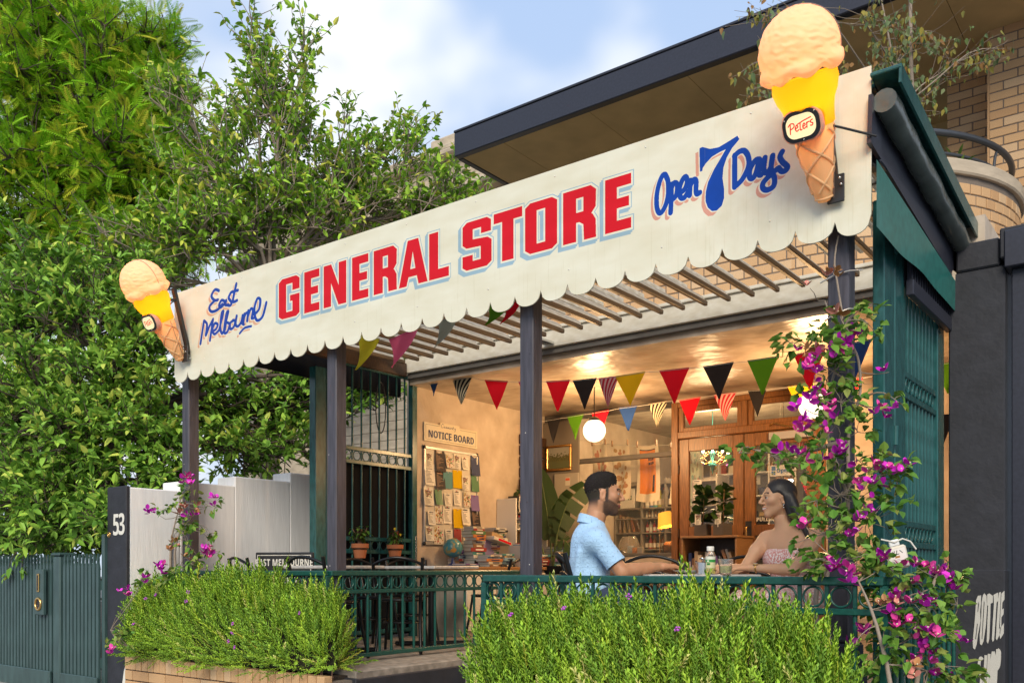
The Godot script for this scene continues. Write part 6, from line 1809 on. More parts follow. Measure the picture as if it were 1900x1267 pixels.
# ---------------------------------------------------------------- the book corner and the notice board
const HUES := {"cream": [0.62, 0.54, 0.40], "dark red": [0.28, 0.03, 0.03], "navy": [0.03, 0.05, 0.14], "black": [0.03, 0.03, 0.03], "brown": [0.22, 0.11, 0.05], "teal": [0.05, 0.20, 0.22], "white": [0.66, 0.62, 0.55], "orange": [0.50, 0.18, 0.05], "purple": [0.16, 0.10, 0.28], "grey": [0.25, 0.24, 0.22], "green": [0.07, 0.18, 0.08], "sky blue": [0.20, 0.36, 0.50], "tan": [0.42, 0.29, 0.16]}
const NTH := ["first", "second", "third", "fourth", "fifth", "sixth", "seventh", "eighth", "ninth", "tenth", "eleventh", "twelfth", "thirteenth", "fourteenth", "fifteenth", "sixteenth", "seventeenth", "eighteenth", "nineteenth", "twentieth", "twenty-first", "twenty-second", "twenty-third", "twenty-fourth"]
const ORD := ["topmost", "second from the top", "third from the top", "fourth from the top", "fifth from the top", "sixth from the top", "seventh from the top", "eighth from the top", "ninth from the top", "tenth from the top", "eleventh from the top", "twelfth from the top", "thirteenth from the top"]


func book(hue: String, size: Vector3, xf: Transform3D, label: String, group: String) -> void:
	# size: spine to fore edge, thickness, height along the spine; it lies flat, spine towards +x
	var o := thing("book", label, "book", Vector3.ZERO, 0.0, group)
	o.transform = xf
	var h: Array = HUES[hue]
	var m := mat("cover_" + hue, Color(h[0], h[1], h[2]), 0.5)
	var t := 0.0025
	obj("cover", B.new().box(Vector3(-size.x / 2, 0, -size.z / 2), Vector3(size.x / 2, t, size.z / 2)).box(Vector3(-size.x / 2, size.y - t, -size.z / 2), Vector3(size.x / 2, size.y, size.z / 2)).box(Vector3(size.x / 2 - t, t, -size.z / 2), Vector3(size.x / 2 + 0.0005, size.y - t, size.z / 2)), m, o)
	obj("pages", B.new().box(Vector3(-size.x / 2 + 0.003, t, -size.z / 2 + 0.003), Vector3(size.x / 2 - t, size.y - t, size.z / 2 - 0.003)), mats["paper"], o)
	obj("spine_print", B.new().box(Vector3(size.x / 2 + 0.001, size.y * 0.3, -size.z * 0.3), Vector3(size.x / 2 + 0.0016, size.y * 0.7, size.z * 0.2)), mats["off_white" if h[0] + h[1] + h[2] < 0.7 else "navy_ink"], o)


func book_stack(at: Vector3, n: int, place: String, wide := 0.15, thick := 0.028) -> void:
	var y := 0.0
	var names := HUES.keys()
	var hs := []
	for k in n:
		hs.append(R.randf_range(0.7, 1.4) * thick)
	for k in n:
		var hue: String = names[R.randi() % names.size()]
		var s := Vector3(wide * R.randf_range(0.8, 1.1), hs[k], wide * 1.4 * R.randf_range(0.8, 1.15))
		book(hue, s, Transform3D(Basis(UPV, R.randf_range(-0.22, 0.22)), at + Vector3(R.randf_range(-0.012, 0.012), y, R.randf_range(-0.012, 0.012))), "%s book lying %s %s" % [hue, ORD[n - 1 - k], place], "books of the verandah")
		y += hs[k] + 0.0006


func paper_prints() -> void:
	for k in 4:
		var im := Image.create(96, 128, false, Image.FORMAT_RGB8)
		im.fill([Color(0.86, 0.84, 0.79), Color(0.84, 0.82, 0.76), Color(0.17, 0.13, 0.13), Color(0.80, 0.77, 0.70)][k])
		var ink: Color = [Color(0.30, 0.29, 0.30), Color(0.25, 0.24, 0.26), Color(0.62, 0.50, 0.40), Color(0.35, 0.25, 0.2)][k]
		if k == 1:
			for q in 90:
				im.fill_rect(Rect2i(12 + R.randi() % 64, 16 + R.randi() % 46, 3 + R.randi() % 9, 3 + R.randi() % 9), Color(R.randf_range(0.2, 0.6), R.randf_range(0.15, 0.5), R.randf_range(0.1, 0.4)))
		elif k == 3:
			for q in 60:
				im.fill_rect(Rect2i(4 + R.randi() % 80, 4 + R.randi() % 112, 4 + R.randi() % 12, 4 + R.randi() % 12), Color(R.randf_range(0.3, 0.8), R.randf_range(0.2, 0.6), R.randf_range(0.1, 0.4)))
		else:
			im.fill_rect(Rect2i(20, 10, 56, 9), ink)
		for q in (0 if k == 3 else 11):
			im.fill_rect(Rect2i(12, 70 + q * 5 if k == 1 else 28 + q * 8, 20 + R.randi() % 52, 2 if k == 1 else 3), ink)
		printed("print_%d" % k, im, 0.7)


func paper(at: Vector3, w: float, h: float, m: Material, label: String, lift := 0.004, turn := 0.0) -> void:
	var o := thing("notice", label, "notice", at, 0.0, "papers on the notice board")
	o.rotation = Vector3(turn, PI / 2, 0)
	var cu := R.randf_range(0.004, 0.02)
	obj("sheet", B.new().sheet(4, 6, func(u, v): return Vector3((u - 0.5) * w, (0.5 - v) * h, lift + cu * v * v + cu * 0.5 * pow(absf(u - 0.5) * 2.0, 2.0)), true), m, o)
	obj("pin", B.new().ball(Vector3(0, h * 0.44, lift + 0.004), Vector3(0.006, 0.006, 0.005), 8, 5), mats["cloth_red" if R.randf() < 0.4 else "white_paint"], o)


func book_corner() -> void:
	# long cabinet under the notice board
	var cb := thing("book_cabinet", "long cream cabinet under the notice board, heaped with books", "cabinet")
	obj("top", B.new().box(Vector3(-6.598, 1.09, -4.77), Vector3(-6.02, 1.125, -2.56), 0.006), mats["oak"], cb)
	obj("carcass", B.new().box(Vector3(-6.598, FLOOR, -4.77), Vector3(-6.06, 1.089, -2.60), 0.004), mats["shop_wall"], cb)
	for k in 4:
		obj("door", B.new().box(Vector3(-6.059, FLOOR + 0.06, -4.72 + k * 0.53), Vector3(-6.045, 1.06, -4.22 + k * 0.53), 0.004), mats["off_white"], cb)
	var y := 1.126
	var gl := thing("desk_globe", "blue green desk globe with an orange continent on the book cabinet", "globe", Vector3(-6.33, y, -2.74))
	var im := Image.create(512, 256, false, Image.FORMAT_RGB8)
	var f := FastNoiseLite.new()
	f.seed = 11
	f.frequency = 0.9
	for yy in 256:
		for xx in 512:
			var la := PI * (0.5 - yy / 256.0)
			var lo := TAU * xx / 512.0
			var q := f.get_noise_3d(cos(la) * cos(lo) * 1.6, sin(la) * 1.6, cos(la) * sin(lo) * 1.6)
			var col := Color(0.05, 0.20, 0.23).lerp(Color(0.08, 0.28, 0.30), q + 0.5)
			if q > 0.22:
				col = Color(0.33, 0.30, 0.14).lerp(Color(0.30, 0.22, 0.10), q)
			var aa := Vector2((xx - 70) / 34.0, (yy - 168) / 22.0)
			if aa.length() + 0.35 * f.get_noise_2d(xx * 0.12, yy * 0.12) < 0.85:
				col = Color(0.56, 0.27, 0.05)
			im.set_pixel(xx, yy, col.linear_to_srgb())
	obj("ball", B.new().ball(Vector3(0, 0.20, 0), Vector3.ONE * 0.105, 32, 20, Basis(Vector3.BACK, 0.35)), printed("globe_map", im, 0.25), gl)
	var arc := []
	for i in 15:
		var a := -1.25 + 2.5 * i / 14.0
		arc.append(Vector3(sin(a + 0.35) * 0.0, 0.20 - sin(a) * 0.115, -cos(a) * 0.115))
	obj("meridian", B.new().tube(arc, 0.004, 6), mats["brass"], gl)
	obj("stand", B.new().lathe([Vector2(0.0, 0.0), Vector2(0.085, 0.0), Vector2(0.09, 0.006), Vector2(0.06, 0.02), Vector2(0.02, 0.04), Vector2(0.012, 0.095)], 22), mat("globe_base", Color(0.03, 0.05, 0.16), 0.3), gl)
	# flat heaps, left to right
	book_stack(Vector3(-6.20, y, -2.80), 2, "of the thin magazines under the globe's front", 0.19, 0.012)
	book_stack(Vector3(-6.30, y, -3.06), 13, "in the tall stack right of the globe", 0.16, 0.030)
	book_stack(Vector3(-6.12, y, -3.10), 5, "in the low heap before the tall stack", 0.16, 0.024)
	book_stack(Vector3(-6.14, y, -3.36), 5, "in the low heap beside the upright books", 0.17, 0.026)
	book_stack(Vector3(-6.38, y, -3.40), 9, "in the stack below the game boxes", 0.17, 0.028)
	book_stack(Vector3(-6.15, y, -4.05), 5, "in the heap beyond the upright books", 0.16, 0.028)
	book_stack(Vector3(-6.40, y + 0.46, -4.02), 5, "on the white shelf's lower board", 0.16, 0.03)
	for k in 2:
		var gm := thing("game_box", ["flat red and white game box on the slanted pile", "tan lidded box on top of the game box"][k], "box", Vector3(-6.35, y + 0.27 + k * 0.045, -3.42 + k * 0.04), 0.15)
		gm.rotation.x = -0.16
		obj("lid", B.new().box(Vector3(-0.15, 0.002, -0.20), Vector3(0.15, 0.040, 0.20), 0.003) if k == 0 else B.new().box(Vector3(-0.11, 0.002, -0.13), Vector3(0.11, 0.055, 0.13), 0.003), mats["cover_white" if k == 0 else "cover_tan"], gm)
		if k == 0:
			obj("printed_side", B.new().box(Vector3(0.1502, 0.008, -0.19), Vector3(0.1512, 0.034, 0.10)), mats["cloth_red"], gm)
	book_stack(Vector3(-6.42, y, -2.95), 7, "in the back stack behind the globe", 0.15, 0.026)
	book_stack(Vector3(-6.45, y + 0.30, -3.62), 6, "in the pile above the upright row", 0.16, 0.026)
	book_stack(Vector3(-6.12, y, -4.32), 8, "in the far cabinet stack", 0.16, 0.028)
	# upright row
	var z := -3.60
	var n := 0
	while z > -3.92:
		var th := R.randf_range(0.018, 0.034)
		var hue: String = ["white", "brown", "teal", "sky blue", "white", "dark red", "teal", "cream", "grey", "tan", "navy", "orange", "green", "black", "purple", "cream"][n]
		var hh := R.randf_range(0.22, 0.28)
		book(hue, Vector3(0.17, th, hh), Transform3D(Basis(Vector3(1, 0, 0), Vector3(0, 0, -1), Vector3(0, 1, 0)), Vector3(-6.15, y + hh / 2.0, z)), "%s book standing %s in the upright row on the cabinet" % [hue, ["first", "second", "third", "fourth", "fifth", "sixth", "seventh", "eighth", "ninth", "tenth", "eleventh", "twelfth", "thirteenth", "fourteenth", "fifteenth", "sixteenth"][n]], "books of the verandah")
		z -= th + 0.001
		n += 1
	var pb := thing("lilac_book", "large lilac book standing face out behind the low heap", "book", Vector3(-6.30, y, -3.30), 0.2)
	obj("cover", B.new().box(Vector3(-0.012, 0.0, -0.13), Vector3(0.012, 0.30, 0.13), 0.002), mat("lilac", Color(0.24, 0.20, 0.42), 0.5), pb)
	# white shelf unit and dark bookcase in the corner
	var ws := thing("white_shelf", "white two board shelf unit on the cabinet by the corner", "shelf", Vector3(-6.45, y, -4.05))
	obj("side", B.new().box(Vector3(-0.145, 0.0, 0.20), Vector3(0.14, 0.80, 0.222), 0.003), mats["white_paint"], ws)
	obj("side", B.new().box(Vector3(-0.145, 0.0, -0.42), Vector3(0.14, 0.80, -0.40), 0.003), mats["white_paint"], ws)
	for q in [0.43, 0.62]:
		obj("board", B.new().box(Vector3(-0.145, q, -0.40), Vector3(0.15, q + 0.02, 0.20), 0.003), mats["shop_grey" if q > 0.5 else "white_paint"], ws)
	n = 0
	z = -3.92
	while z > -4.40:
		var th := R.randf_range(0.016, 0.03)
		var hue: String = ["black", "white", "dark red", "black", "tan", "white", "navy", "orange", "grey", "cream", "brown", "teal", "black", "white", "dark red", "green", "navy", "tan", "cream", "black", "grey"][n]
		var hh := R.randf_range(0.17, 0.24)
		book(hue, Vector3(0.15, th, hh), Transform3D(Basis(Vector3(1, 0, 0), Vector3(0, 0, -1), Vector3(0, 1, 0)), Vector3(-6.42, y + 0.642 + hh / 2.0, z)), "%s book, %s from the globe end of the white shelf's upper board" % [hue, NTH[n]], "books of the verandah")
		z -= th + 0.001
		n += 1
	var bc := thing("wall_bookcase", "dark wooden slatted rack high on the notice wall corner", "bookcase", Vector3(-6.59, 1.95, -4.38))
	for q in 6:
		obj("slat", B.new().box(Vector3(0.0, q * 0.135, -0.40), Vector3(0.05, q * 0.135 + 0.115, 0.12), 0.004), mats["dark_wood"], bc)
	# sign over the notice board
	var ns := thing("notice_sign", "cream sign reading Community NOTICE BOARD on the plaster wall", "sign", Vector3(-6.595, 2.575, -3.01), PI / 2)
	obj("plate", B.new().box(Vector3(-0.445, -0.10, 0.0), Vector3(0.445, 0.10, 0.012), 0.003), mat("sign_plate", Color(0.66, 0.58, 0.42), 0.5), ns)
	for q in [[-0.42, -0.080, 0.42, -0.077], [-0.42, 0.077, -0.20, 0.080], [0.14, 0.077, 0.42, 0.080], [-0.42, -0.077, -0.417, 0.077], [0.417, -0.077, 0.42, 0.077]]:
		obj("line", B.new().box(Vector3(q[0], q[1], 0.0122), Vector3(q[2], q[3], 0.013)), mats["ink"], ns)
	letters("NOTICE BOARD", 0.076, mats["off_white"], ns, Transform3D(Basis(), Vector3(0.006, -0.026, 0.0135)))
	letters("NOTICE BOARD", 0.076, mats["navy_ink"], ns, Transform3D(Basis(), Vector3(0.0, -0.020, 0.0155)))
	var sc := Image.create(384, 96, false, Image.FORMAT_RGB8)
	sc.fill(Color(0.66, 0.58, 0.42).linear_to_srgb())
	for k in [[70, 22, 46, 14, 24, 40, 30, 66, 62, 58], [84, 44, 72, 54, 80, 66, 92, 54, 84, 44], [104, 64, 112, 46, 118, 62, 128, 46, 132, 64], [142, 64, 150, 46, 156, 62, 166, 46, 170, 64], [182, 46, 180, 62, 194, 60, 200, 46, 200, 64], [212, 64, 218, 46, 228, 50, 232, 64], [244, 46, 244, 64], [260, 26, 254, 62, 266, 62], [250, 40, 274, 38], [284, 46, 286, 60, 300, 58, 306, 44, 298, 84, 280, 88]]:
		stroke(sc, pts2(k), 6.0, mats["navy_ink"].albedo_color)
	obj("script_word", B.new().box(Vector3(-0.19, 0.048, 0.0121), Vector3(0.13, 0.098, 0.0129)), printed("community_print", sc), ns)
	(ns.get_node("script_word") as MeshInstance3D).mesh = flat_print(Vector3(-0.19, 0.046, 0.0134), 0.32, 0.075)
	# the board and its papers
	var nb := thing("notice_board", "aluminium framed notice board covered in papers on the plaster wall", "notice board", Vector3(-6.595, 1.90, -3.01), PI / 2)
	obj("panel", B.new().box(Vector3(-0.43, -0.52, 0.0), Vector3(0.43, 0.50, 0.012)), mats["paper"], nb)
	for q in [[-0.45, 0.49, 0.45, 0.52], [-0.45, -0.54, 0.45, -0.51], [-0.45, -0.51, -0.425, 0.49], [0.425, -0.51, 0.45, 0.49]]:
		obj("frame", B.new().box(Vector3(q[0], q[1], -0.002), Vector3(q[2], q[3], 0.02), 0.004), mats["aluminium"], nb)
	for q in [[-0.44, 0.505], [0.44, 0.505], [-0.44, -0.525]]:
		obj("corner", B.new().ball(Vector3(q[0], q[1], 0.01), Vector3(0.024, 0.024, 0.014), 12, 6), mats["black_plastic"], nb)
	paper_prints()
	var words_row := ["top", "second", "third", "fourth", "lowest"]
	var kinds := {"white typed": "print_0", "photo": "print_1", "dark": "print_2", "picture": "print_3", "green": "cover_green", "teal": "cover_teal", "blue": "navy_ink", "yellow": "cloth_yellow", "purple": "cover_purple", "crimson": "cover_dark red"}
	var rows := [["photo", "dark", "picture", "photo", "white typed", "blue"], ["white typed", "dark", "teal", "yellow", "photo", "green"], ["photo", "green", "white typed", "white typed", "picture", "purple"], ["white typed", "picture", "white typed", "yellow", "white typed", "dark"], ["photo", "picture", "white typed", "crimson", "white typed", "photo"]]
	for r in 5:
		for k in 6:
			var kk: String = rows[r][k]
			var x := -0.37 + k * 0.150 + R.randf_range(-0.02, 0.02)
			var yy := 0.39 - r * 0.205 + R.randf_range(-0.03, 0.03)
			var w := R.randf_range(0.10, 0.16)
			paper(Vector3(-6.582, 1.90 + yy, -3.01 - x), w, w * R.randf_range(1.15, 1.6), mats[kinds[kk]], "%s notice in the %s row, %s from the window end" % [kk, words_row[r], ["sixth", "fifth", "fourth", "third", "second", "first"][k]], 0.003 + 0.002 * ((r + k) % 4), R.randf_range(-0.08, 0.08))


func flat_print(at: Vector3, w: float, h: float) -> ArrayMesh:
	var b := B.new()
	b.quad(at, at + Vector3(w, 0, 0), at + Vector3(w, h, 0), at + Vector3(0, h, 0), Vector3.BACK)
	return b.mesh()


# ---------------------------------------------------------------- by the window, by the door and inside the shop
func bottle(label: String, at: Vector3, lin: Color, cap: Color, size := 1.0) -> void:
	var o := thing("spirit_bottle", label, "bottle", at, 0.0, "bottles on the shop shelves")
	var m := mat("bottle_%s" % lin, lin, 0.08)
	obj("body", B.new().lathe([Vector2(0.0, 0.0), Vector2(0.036, 0.0), Vector2(0.038, 0.004), Vector2(0.038, 0.15), Vector2(0.030, 0.175), Vector2(0.014, 0.195), Vector2(0.013, 0.25)], 14, Transform3D(Basis.from_scale(Vector3.ONE * size), Vector3.ZERO)), m, o)
	obj("cap", B.new().lathe([Vector2(0.015, 0.235), Vector2(0.015, 0.268), Vector2(0.0, 0.27)], 12, Transform3D(Basis.from_scale(Vector3.ONE * size), Vector3.ZERO)), mat("cap_%s" % cap, cap, 0.4), o)
	obj("label", B.new().lathe([Vector2(0.0386, 0.03), Vector2(0.0386, 0.11)], 14, Transform3D(Basis.from_scale(Vector3.ONE * size), Vector3.ZERO)), mats["paper"], o)


func big_leaf(o: Node3D, path: Array, wide: float, lin: Color, splits: int) -> void:
	# a paddle leaf along path, its blade torn into strips; the midrib shows
	var c := Curve3D.new()
	for i in path.size():
		var d: Vector3 = (path[i + 1] - path[i - 1]) / 6.0 if i > 0 and i < path.size() - 1 else Vector3.ZERO
		c.add_point(path[i], -d, d)
	var p := c.tessellate_even_length(4, 0.04)
	var n := p.size()
	var side := (p[n - 1] - p[0]).cross(Vector3(0.6, 0.1, 0.8)).normalized()
	var b := B.new()
	for s: float in [-1.0, 1.0]:
		for i in n - 1:
			if splits > 0 and (i + (3 if s > 0 else 1)) % splits == 0:
				continue
			var u0 := float(i) / (n - 1)
			var u1 := float(i + 1) / (n - 1)
			var w0 := wide * pow(sin(PI * clampf(0.06 + 0.94 * u0, 0, 1)), 0.6)
			var w1 := wide * pow(sin(PI * clampf(0.06 + 0.94 * u1, 0, 1)), 0.6)
			var sag0 := Vector3(0, -w0 * 0.35, 0) + (p[i + 1] - p[i]).normalized() * w0 * 0.3
			var sag1 := Vector3(0, -w1 * 0.35, 0) + (p[i + 1] - p[i]).normalized() * w1 * 0.3
			b.quad(p[i], p[i] + side * s * w0 + sag0, p[i + 1] + side * s * w1 + sag1, p[i + 1], (UPV + side * s * 0.3 + Vector3(0.2, 0, 0.4)).normalized())
	var m := mat("paddle_leaf_%s" % lin, lin, 0.4)
	m.backlight_enabled = true
	m.backlight = (lin * (0.2 / lin.g)).linear_to_srgb()
	var lf := obj("leaf", b, m, o)
	obj("midrib", B.new().tube(Array(p), taper(0.007, 0.002, n - 1), 5), mat("midrib", Color(0.12, 0.16, 0.05), 0.5), lf)


func inside() -> void:
	# grey panel at the corner, painting, switch board, potted paddle plant, tufted bench
	var pn := thing("corner_panel", "grey painted panel filling the window's corner end", "panel")
	obj("panel", B.new().box(Vector3(-6.59, 1.29, -4.80), Vector3(-6.06, 2.94, -4.77), 0.004), mat("warm_grey", Color(0.20, 0.172, 0.14), 0.7), pn)
	var pa := thing("framed_painting", "gilt framed landscape painting in the verandah corner", "painting", Vector3(-6.33, 2.48, -4.755), 0.0)
	for q in [[-0.19, 0.13, 0.19, 0.16], [-0.19, -0.16, 0.19, -0.13], [-0.19, -0.13, -0.16, 0.13], [0.16, -0.13, 0.19, 0.13]]:
		obj("frame", B.new().box(Vector3(q[0], q[1], 0), Vector3(q[2], q[3], 0.035), 0.008), mats["brass"], pa)
	var im := Image.create(192, 160, false, Image.FORMAT_RGB8)
	var f := FastNoiseLite.new()
	f.frequency = 0.05
	f.fractal_octaves = 4
	for y in 160:
		for x in 192:
			var q := f.get_noise_2d(x, y)
			var col := Color(0.30, 0.29, 0.24)
			if y > 58 + q * 40.0:
				col = Color(0.07, 0.075, 0.03).lerp(Color(0.13, 0.12, 0.04), q + 0.5)
			if y > 104 + q * 12.0:
				col = Color(0.11, 0.12, 0.05)
			im.set_pixel(x, y, col.linear_to_srgb())
	var pic := obj("picture", B.new(), printed("landscape_print", im), pa)
	pic.mesh = flat_print(Vector3(-0.165, -0.135, 0.012), 0.33, 0.27)
	var sb := thing("meter_cover", "pale flat meter cover with a small warning label in the corner", "meter box", Vector3(-6.20, 1.86, -4.75))
	obj("cover", B.new().box(Vector3(-0.19, -0.44, 0.0), Vector3(0.17, 0.42, 0.03), 0.006), mat("meter_paint", Color(0.38, 0.34, 0.28), 0.5), sb)
	obj("warning_label", B.new().box(Vector3(-0.02, 0.27, 0.031), Vector3(0.05, 0.37, 0.033)), mats["paper"], sb)
	obj("label_band", B.new().box(Vector3(-0.015, 0.33, 0.0332), Vector3(0.045, 0.36, 0.034)), mats["cloth_coral"], sb)
	var pd := thing("paddle_leaf_plant", "dark green bird of paradise plant with torn paddle leaves in the corner", "plant", Vector3(-6.05, 1.0, -4.2))
	obj("pot", B.new().lathe([Vector2(0.0, -0.10), Vector2(0.13, -0.10), Vector2(0.17, 0.14), Vector2(0.15, 0.14), Vector2(0.0, 0.11)], 20), mats["dark_sheet"], pd)
	var leafy := Color(0.020, 0.042, 0.016)
	for q in [[Vector3(0.0, 0.1, 0), Vector3(-0.02, 0.45, 0.02), Vector3(-0.06, 0.85, 0.05), Vector3(-0.16, 1.30, 0.05), 0.17, 0], [Vector3(0.02, 0.1, 0.02), Vector3(0.10, 0.5, 0.05), Vector3(0.28, 0.90, 0.06), Vector3(0.62, 1.12, 0.05), 0.15, 6], [Vector3(-0.03, 0.1, 0.04), Vector3(-0.14, 0.5, 0.10), Vector3(-0.28, 0.8, 0.16), Vector3(-0.40, 1.05, 0.18), 0.14, 8], [Vector3(0.03, 0.1, 0.05), Vector3(0.12, 0.35, 0.12), Vector3(0.26, 0.44, 0.16), Vector3(0.40, 0.30, 0.18), 0.10, 5], [Vector3(0.0, 0.1, 0.0), Vector3(0.05, 0.4, 0.02), Vector3(0.12, 0.72, 0.04), Vector3(0.24, 0.98, 0.10), 0.12, 4]]:
		obj("leaf_stalk", B.new().tube([q[0], q[1]], 0.010, 6), mats["midrib"] if mats.has("midrib") else mat("midrib", Color(0.12, 0.16, 0.05), 0.5), pd)
		big_leaf(pd, [q[1], q[2], q[3]], q[4], leafy, q[5])
	var be := thing("tufted_bench", "dark green buttoned bench along the window wall", "bench", Vector3(-5.9, FLOOR, -4.45))
	obj("base", B.new().box(Vector3(-0.15, 0.0, -0.26), Vector3(0.98, 0.52, 0.22), 0.01), mats["dark_wood"], be)
	obj("cushion", B.new().sheet(40, 12, func(u, v):
		var bx := sin(u * PI * 8.0)
		return Vector3(lerpf(-0.15, 0.98, u), 0.64 + 0.03 * absf(bx) - 0.12 * pow(absf(v - 0.5) * 2.0, 4.0), lerpf(-0.26, 0.24, v))), mat("green_leather", Color(0.018, 0.075, 0.055), 0.35), be)
	for k in 7:
		obj("button", B.new().ball(Vector3(-0.15 + (k + 1) * 1.13 / 8.0, 0.645, 0.02), Vector3.ONE * 0.012, 8, 5), mats["brass"], be)
	# open cabinet of books with two figs, before the left door
	var cb := thing("open_bookcase", "small brown open fronted bookcase before the left shop door", "bookcase", Vector3(-4.05, FLOOR, -4.35))
	for q in [[-0.31, 0.0, -0.29, 1.03], [0.29, 0.0, 0.31, 1.03]]:
		obj("side", B.new().box(Vector3(q[0], q[1], -0.22), Vector3(q[2], q[3], 0.20), 0.003), mats["oak"], cb)
	for q in [0.05, 0.55, 1.03]:
		obj("board", B.new().box(Vector3(-0.32 if q > 1 else -0.289, q, -0.22), Vector3(0.32 if q > 1 else 0.289, q + 0.022, 0.21 if q > 1 else 0.19), 0.003), mats["oak"], cb)
	obj("back", B.new().box(Vector3(-0.289, 0.05, -0.225), Vector3(0.289, 1.03, -0.215)), mats["dark_wood"], cb)
	var x := -0.26
	var n := 0
	while x < 0.22:
		var th := R.randf_range(0.022, 0.045)
		var hh := R.randf_range(0.24, 0.34)
		var hue: String = ["navy", "brown", "tan", "cream", "tan", "grey", "brown", "purple", "black", "brown", "grey", "tan", "cream", "brown", "navy", "tan", "grey", "black"][n]
		var lean := 0.0 if n < 6 else 0.35
		book(hue, Vector3(0.18, th, hh), Transform3D(Basis(Vector3.BACK, lean) * Basis(Vector3(0, 0, 1), Vector3(1, 0, 0), Vector3(0, 1, 0)), cb.position + Vector3(x + (hh * 0.17 if lean else 0.0), 0.575 + hh / 2.0 * cos(lean) + (0.012 if lean else 0.0), 0.04)), "%s %s book, %s from the left on the open bookcase shelf" % ["leaning" if lean else "upright", hue, NTH[n]], "books of the verandah")
		x += th + (0.012 if lean else 0.001)
		n += 1
	for k in 2:
		var px := Vector3(-4.20 + k * 0.24, FLOOR + 1.0535, -4.33 + k * 0.03)
		var pot := thing("square_planter", ["square grey planter at the window end of the bookcase top", "square grey planter at the door handle end of the bookcase top"][k], "plant pot", px, 0.1 - k * 0.5, "square planters on the bookcase")
		obj("box", B.new().box(Vector3(-0.072, 0, -0.072), Vector3(0.072, 0.125, 0.072), 0.008), mats["grey_pot"], pot)
		obj("soil", B.new().box(Vector3(-0.062, 0.1255, -0.062), Vector3(0.062, 0.128, 0.062)), mats["soil"], pot)
		var fg := thing("fiddle_leaf_fig", ["upright fiddle leaf fig with a stake in the window end planter", "bushy fiddle leaf fig in the door handle end planter"][k], "plant", px)
		obj("stem", B.new().tube(bend(Vector3(0, 0.12, 0), Vector3(0.01, 0.50, 0.0), 6, 0.05), 0.007, 6), mats["bark"], fg)
		obj("stake", B.new().tube([Vector3(0.02, 0.12, 0.03), Vector3(0.03, 0.48, 0.03)], 0.004, 5), mats["oak"], fg)
		var xfs := []
		var tints := PackedInt32Array()
		for q in 28:
			var u := q / 27.0
			var a := q * 2.4 + k
			xfs.append(Transform3D(look(Vector3(cos(a) * 0.8, 0.15 + u * 0.6, sin(a) * 0.8), R.randf_range(-1.3, 1.3), R.randf_range(0.75, 1.2)), Vector3(0.005, 0.16 + u * 0.33, 0)))
			tints.append(R.randi() % 3)
		strew(fg, "leaf", "foliage", func(t): return leaf_mesh(0.125, 0.10, 0.30, t, 0.12, [0.0, 0.25, 0.5, 0.8, 1.0], [0.3, 0.7, 0.62, 1.0, 0.1]), leafmat("fig_leaf", Color(1, 1, 1), 0.35, 0.2), xfs, tints, [Color(0.022, 0.050, 0.014), Color(0.032, 0.072, 0.018), Color(0.045, 0.095, 0.022)])
		var tg := thing("plant_tag", ["white printed tag stuck in the window end planter", "white printed tag stuck in the door handle end planter"][k], "tag", px + Vector3(-0.02, 0.12, 0.07))
		var card := obj("card", B.new(), mats["print_1"], tg)
		card.mesh = flat_print(Vector3(-0.035, 0.0, 0.002), 0.07, 0.115)
		obj("stick", B.new().box(Vector3(-0.004, -0.03, -0.001), Vector3(0.004, 0.08, 0.001)), mats["white_paint"], tg)
	# inside the shop: counter, shelves, bottles
	var ct := thing("shop_counter", "dark counter inside the shop window", "counter")
	obj("top", B.new().box(Vector3(-6.5, 1.24, -5.55), Vector3(-4.85, 1.275, -4.95), 0.004), mats["dark_sheet"], ct)
	obj("front", B.new().box(Vector3(-6.5, FLOOR, -5.5), Vector3(-4.85, 1.239, -5.45)), mats["shop_grey"], ct)
	var sh := thing("bottle_shelves", "grey shelving full of bottles inside the shop window", "shelving")
	for q in [-6.59, -6.17, -5.80, -5.42, -5.05]:
		obj("upright", B.new().box(Vector3(q, FLOOR, -6.85), Vector3(q + 0.025, 2.35, -6.5), 0.003), mats["warm_grey"], sh)
	for q in [1.36, 1.59, 1.79, 1.93, 2.26]:
		obj("board", B.new().box(Vector3(-6.565, q, -6.85), Vector3(-5.05, q + 0.02, -6.50), 0.003), mats["warm_grey"], sh)
	obj("back", B.new().box(Vector3(-6.59, FLOOR, -6.87), Vector3(-5.02, 2.35, -6.855)), mats["warm_grey"], sh)
	var tone := {"clear": Color(0.45, 0.46, 0.42), "turquoise": Color(0.08, 0.30, 0.30), "blue": Color(0.05, 0.12, 0.30), "yellow green": Color(0.36, 0.36, 0.05), "amber": Color(0.20, 0.08, 0.015), "black": Color(0.02, 0.015, 0.012), "red": Color(0.30, 0.02, 0.02)}
	var caps := {"red": Color(0.4, 0.02, 0.02), "gold": Color(0.5, 0.33, 0.08), "dark": Color(0.03, 0.03, 0.03)}
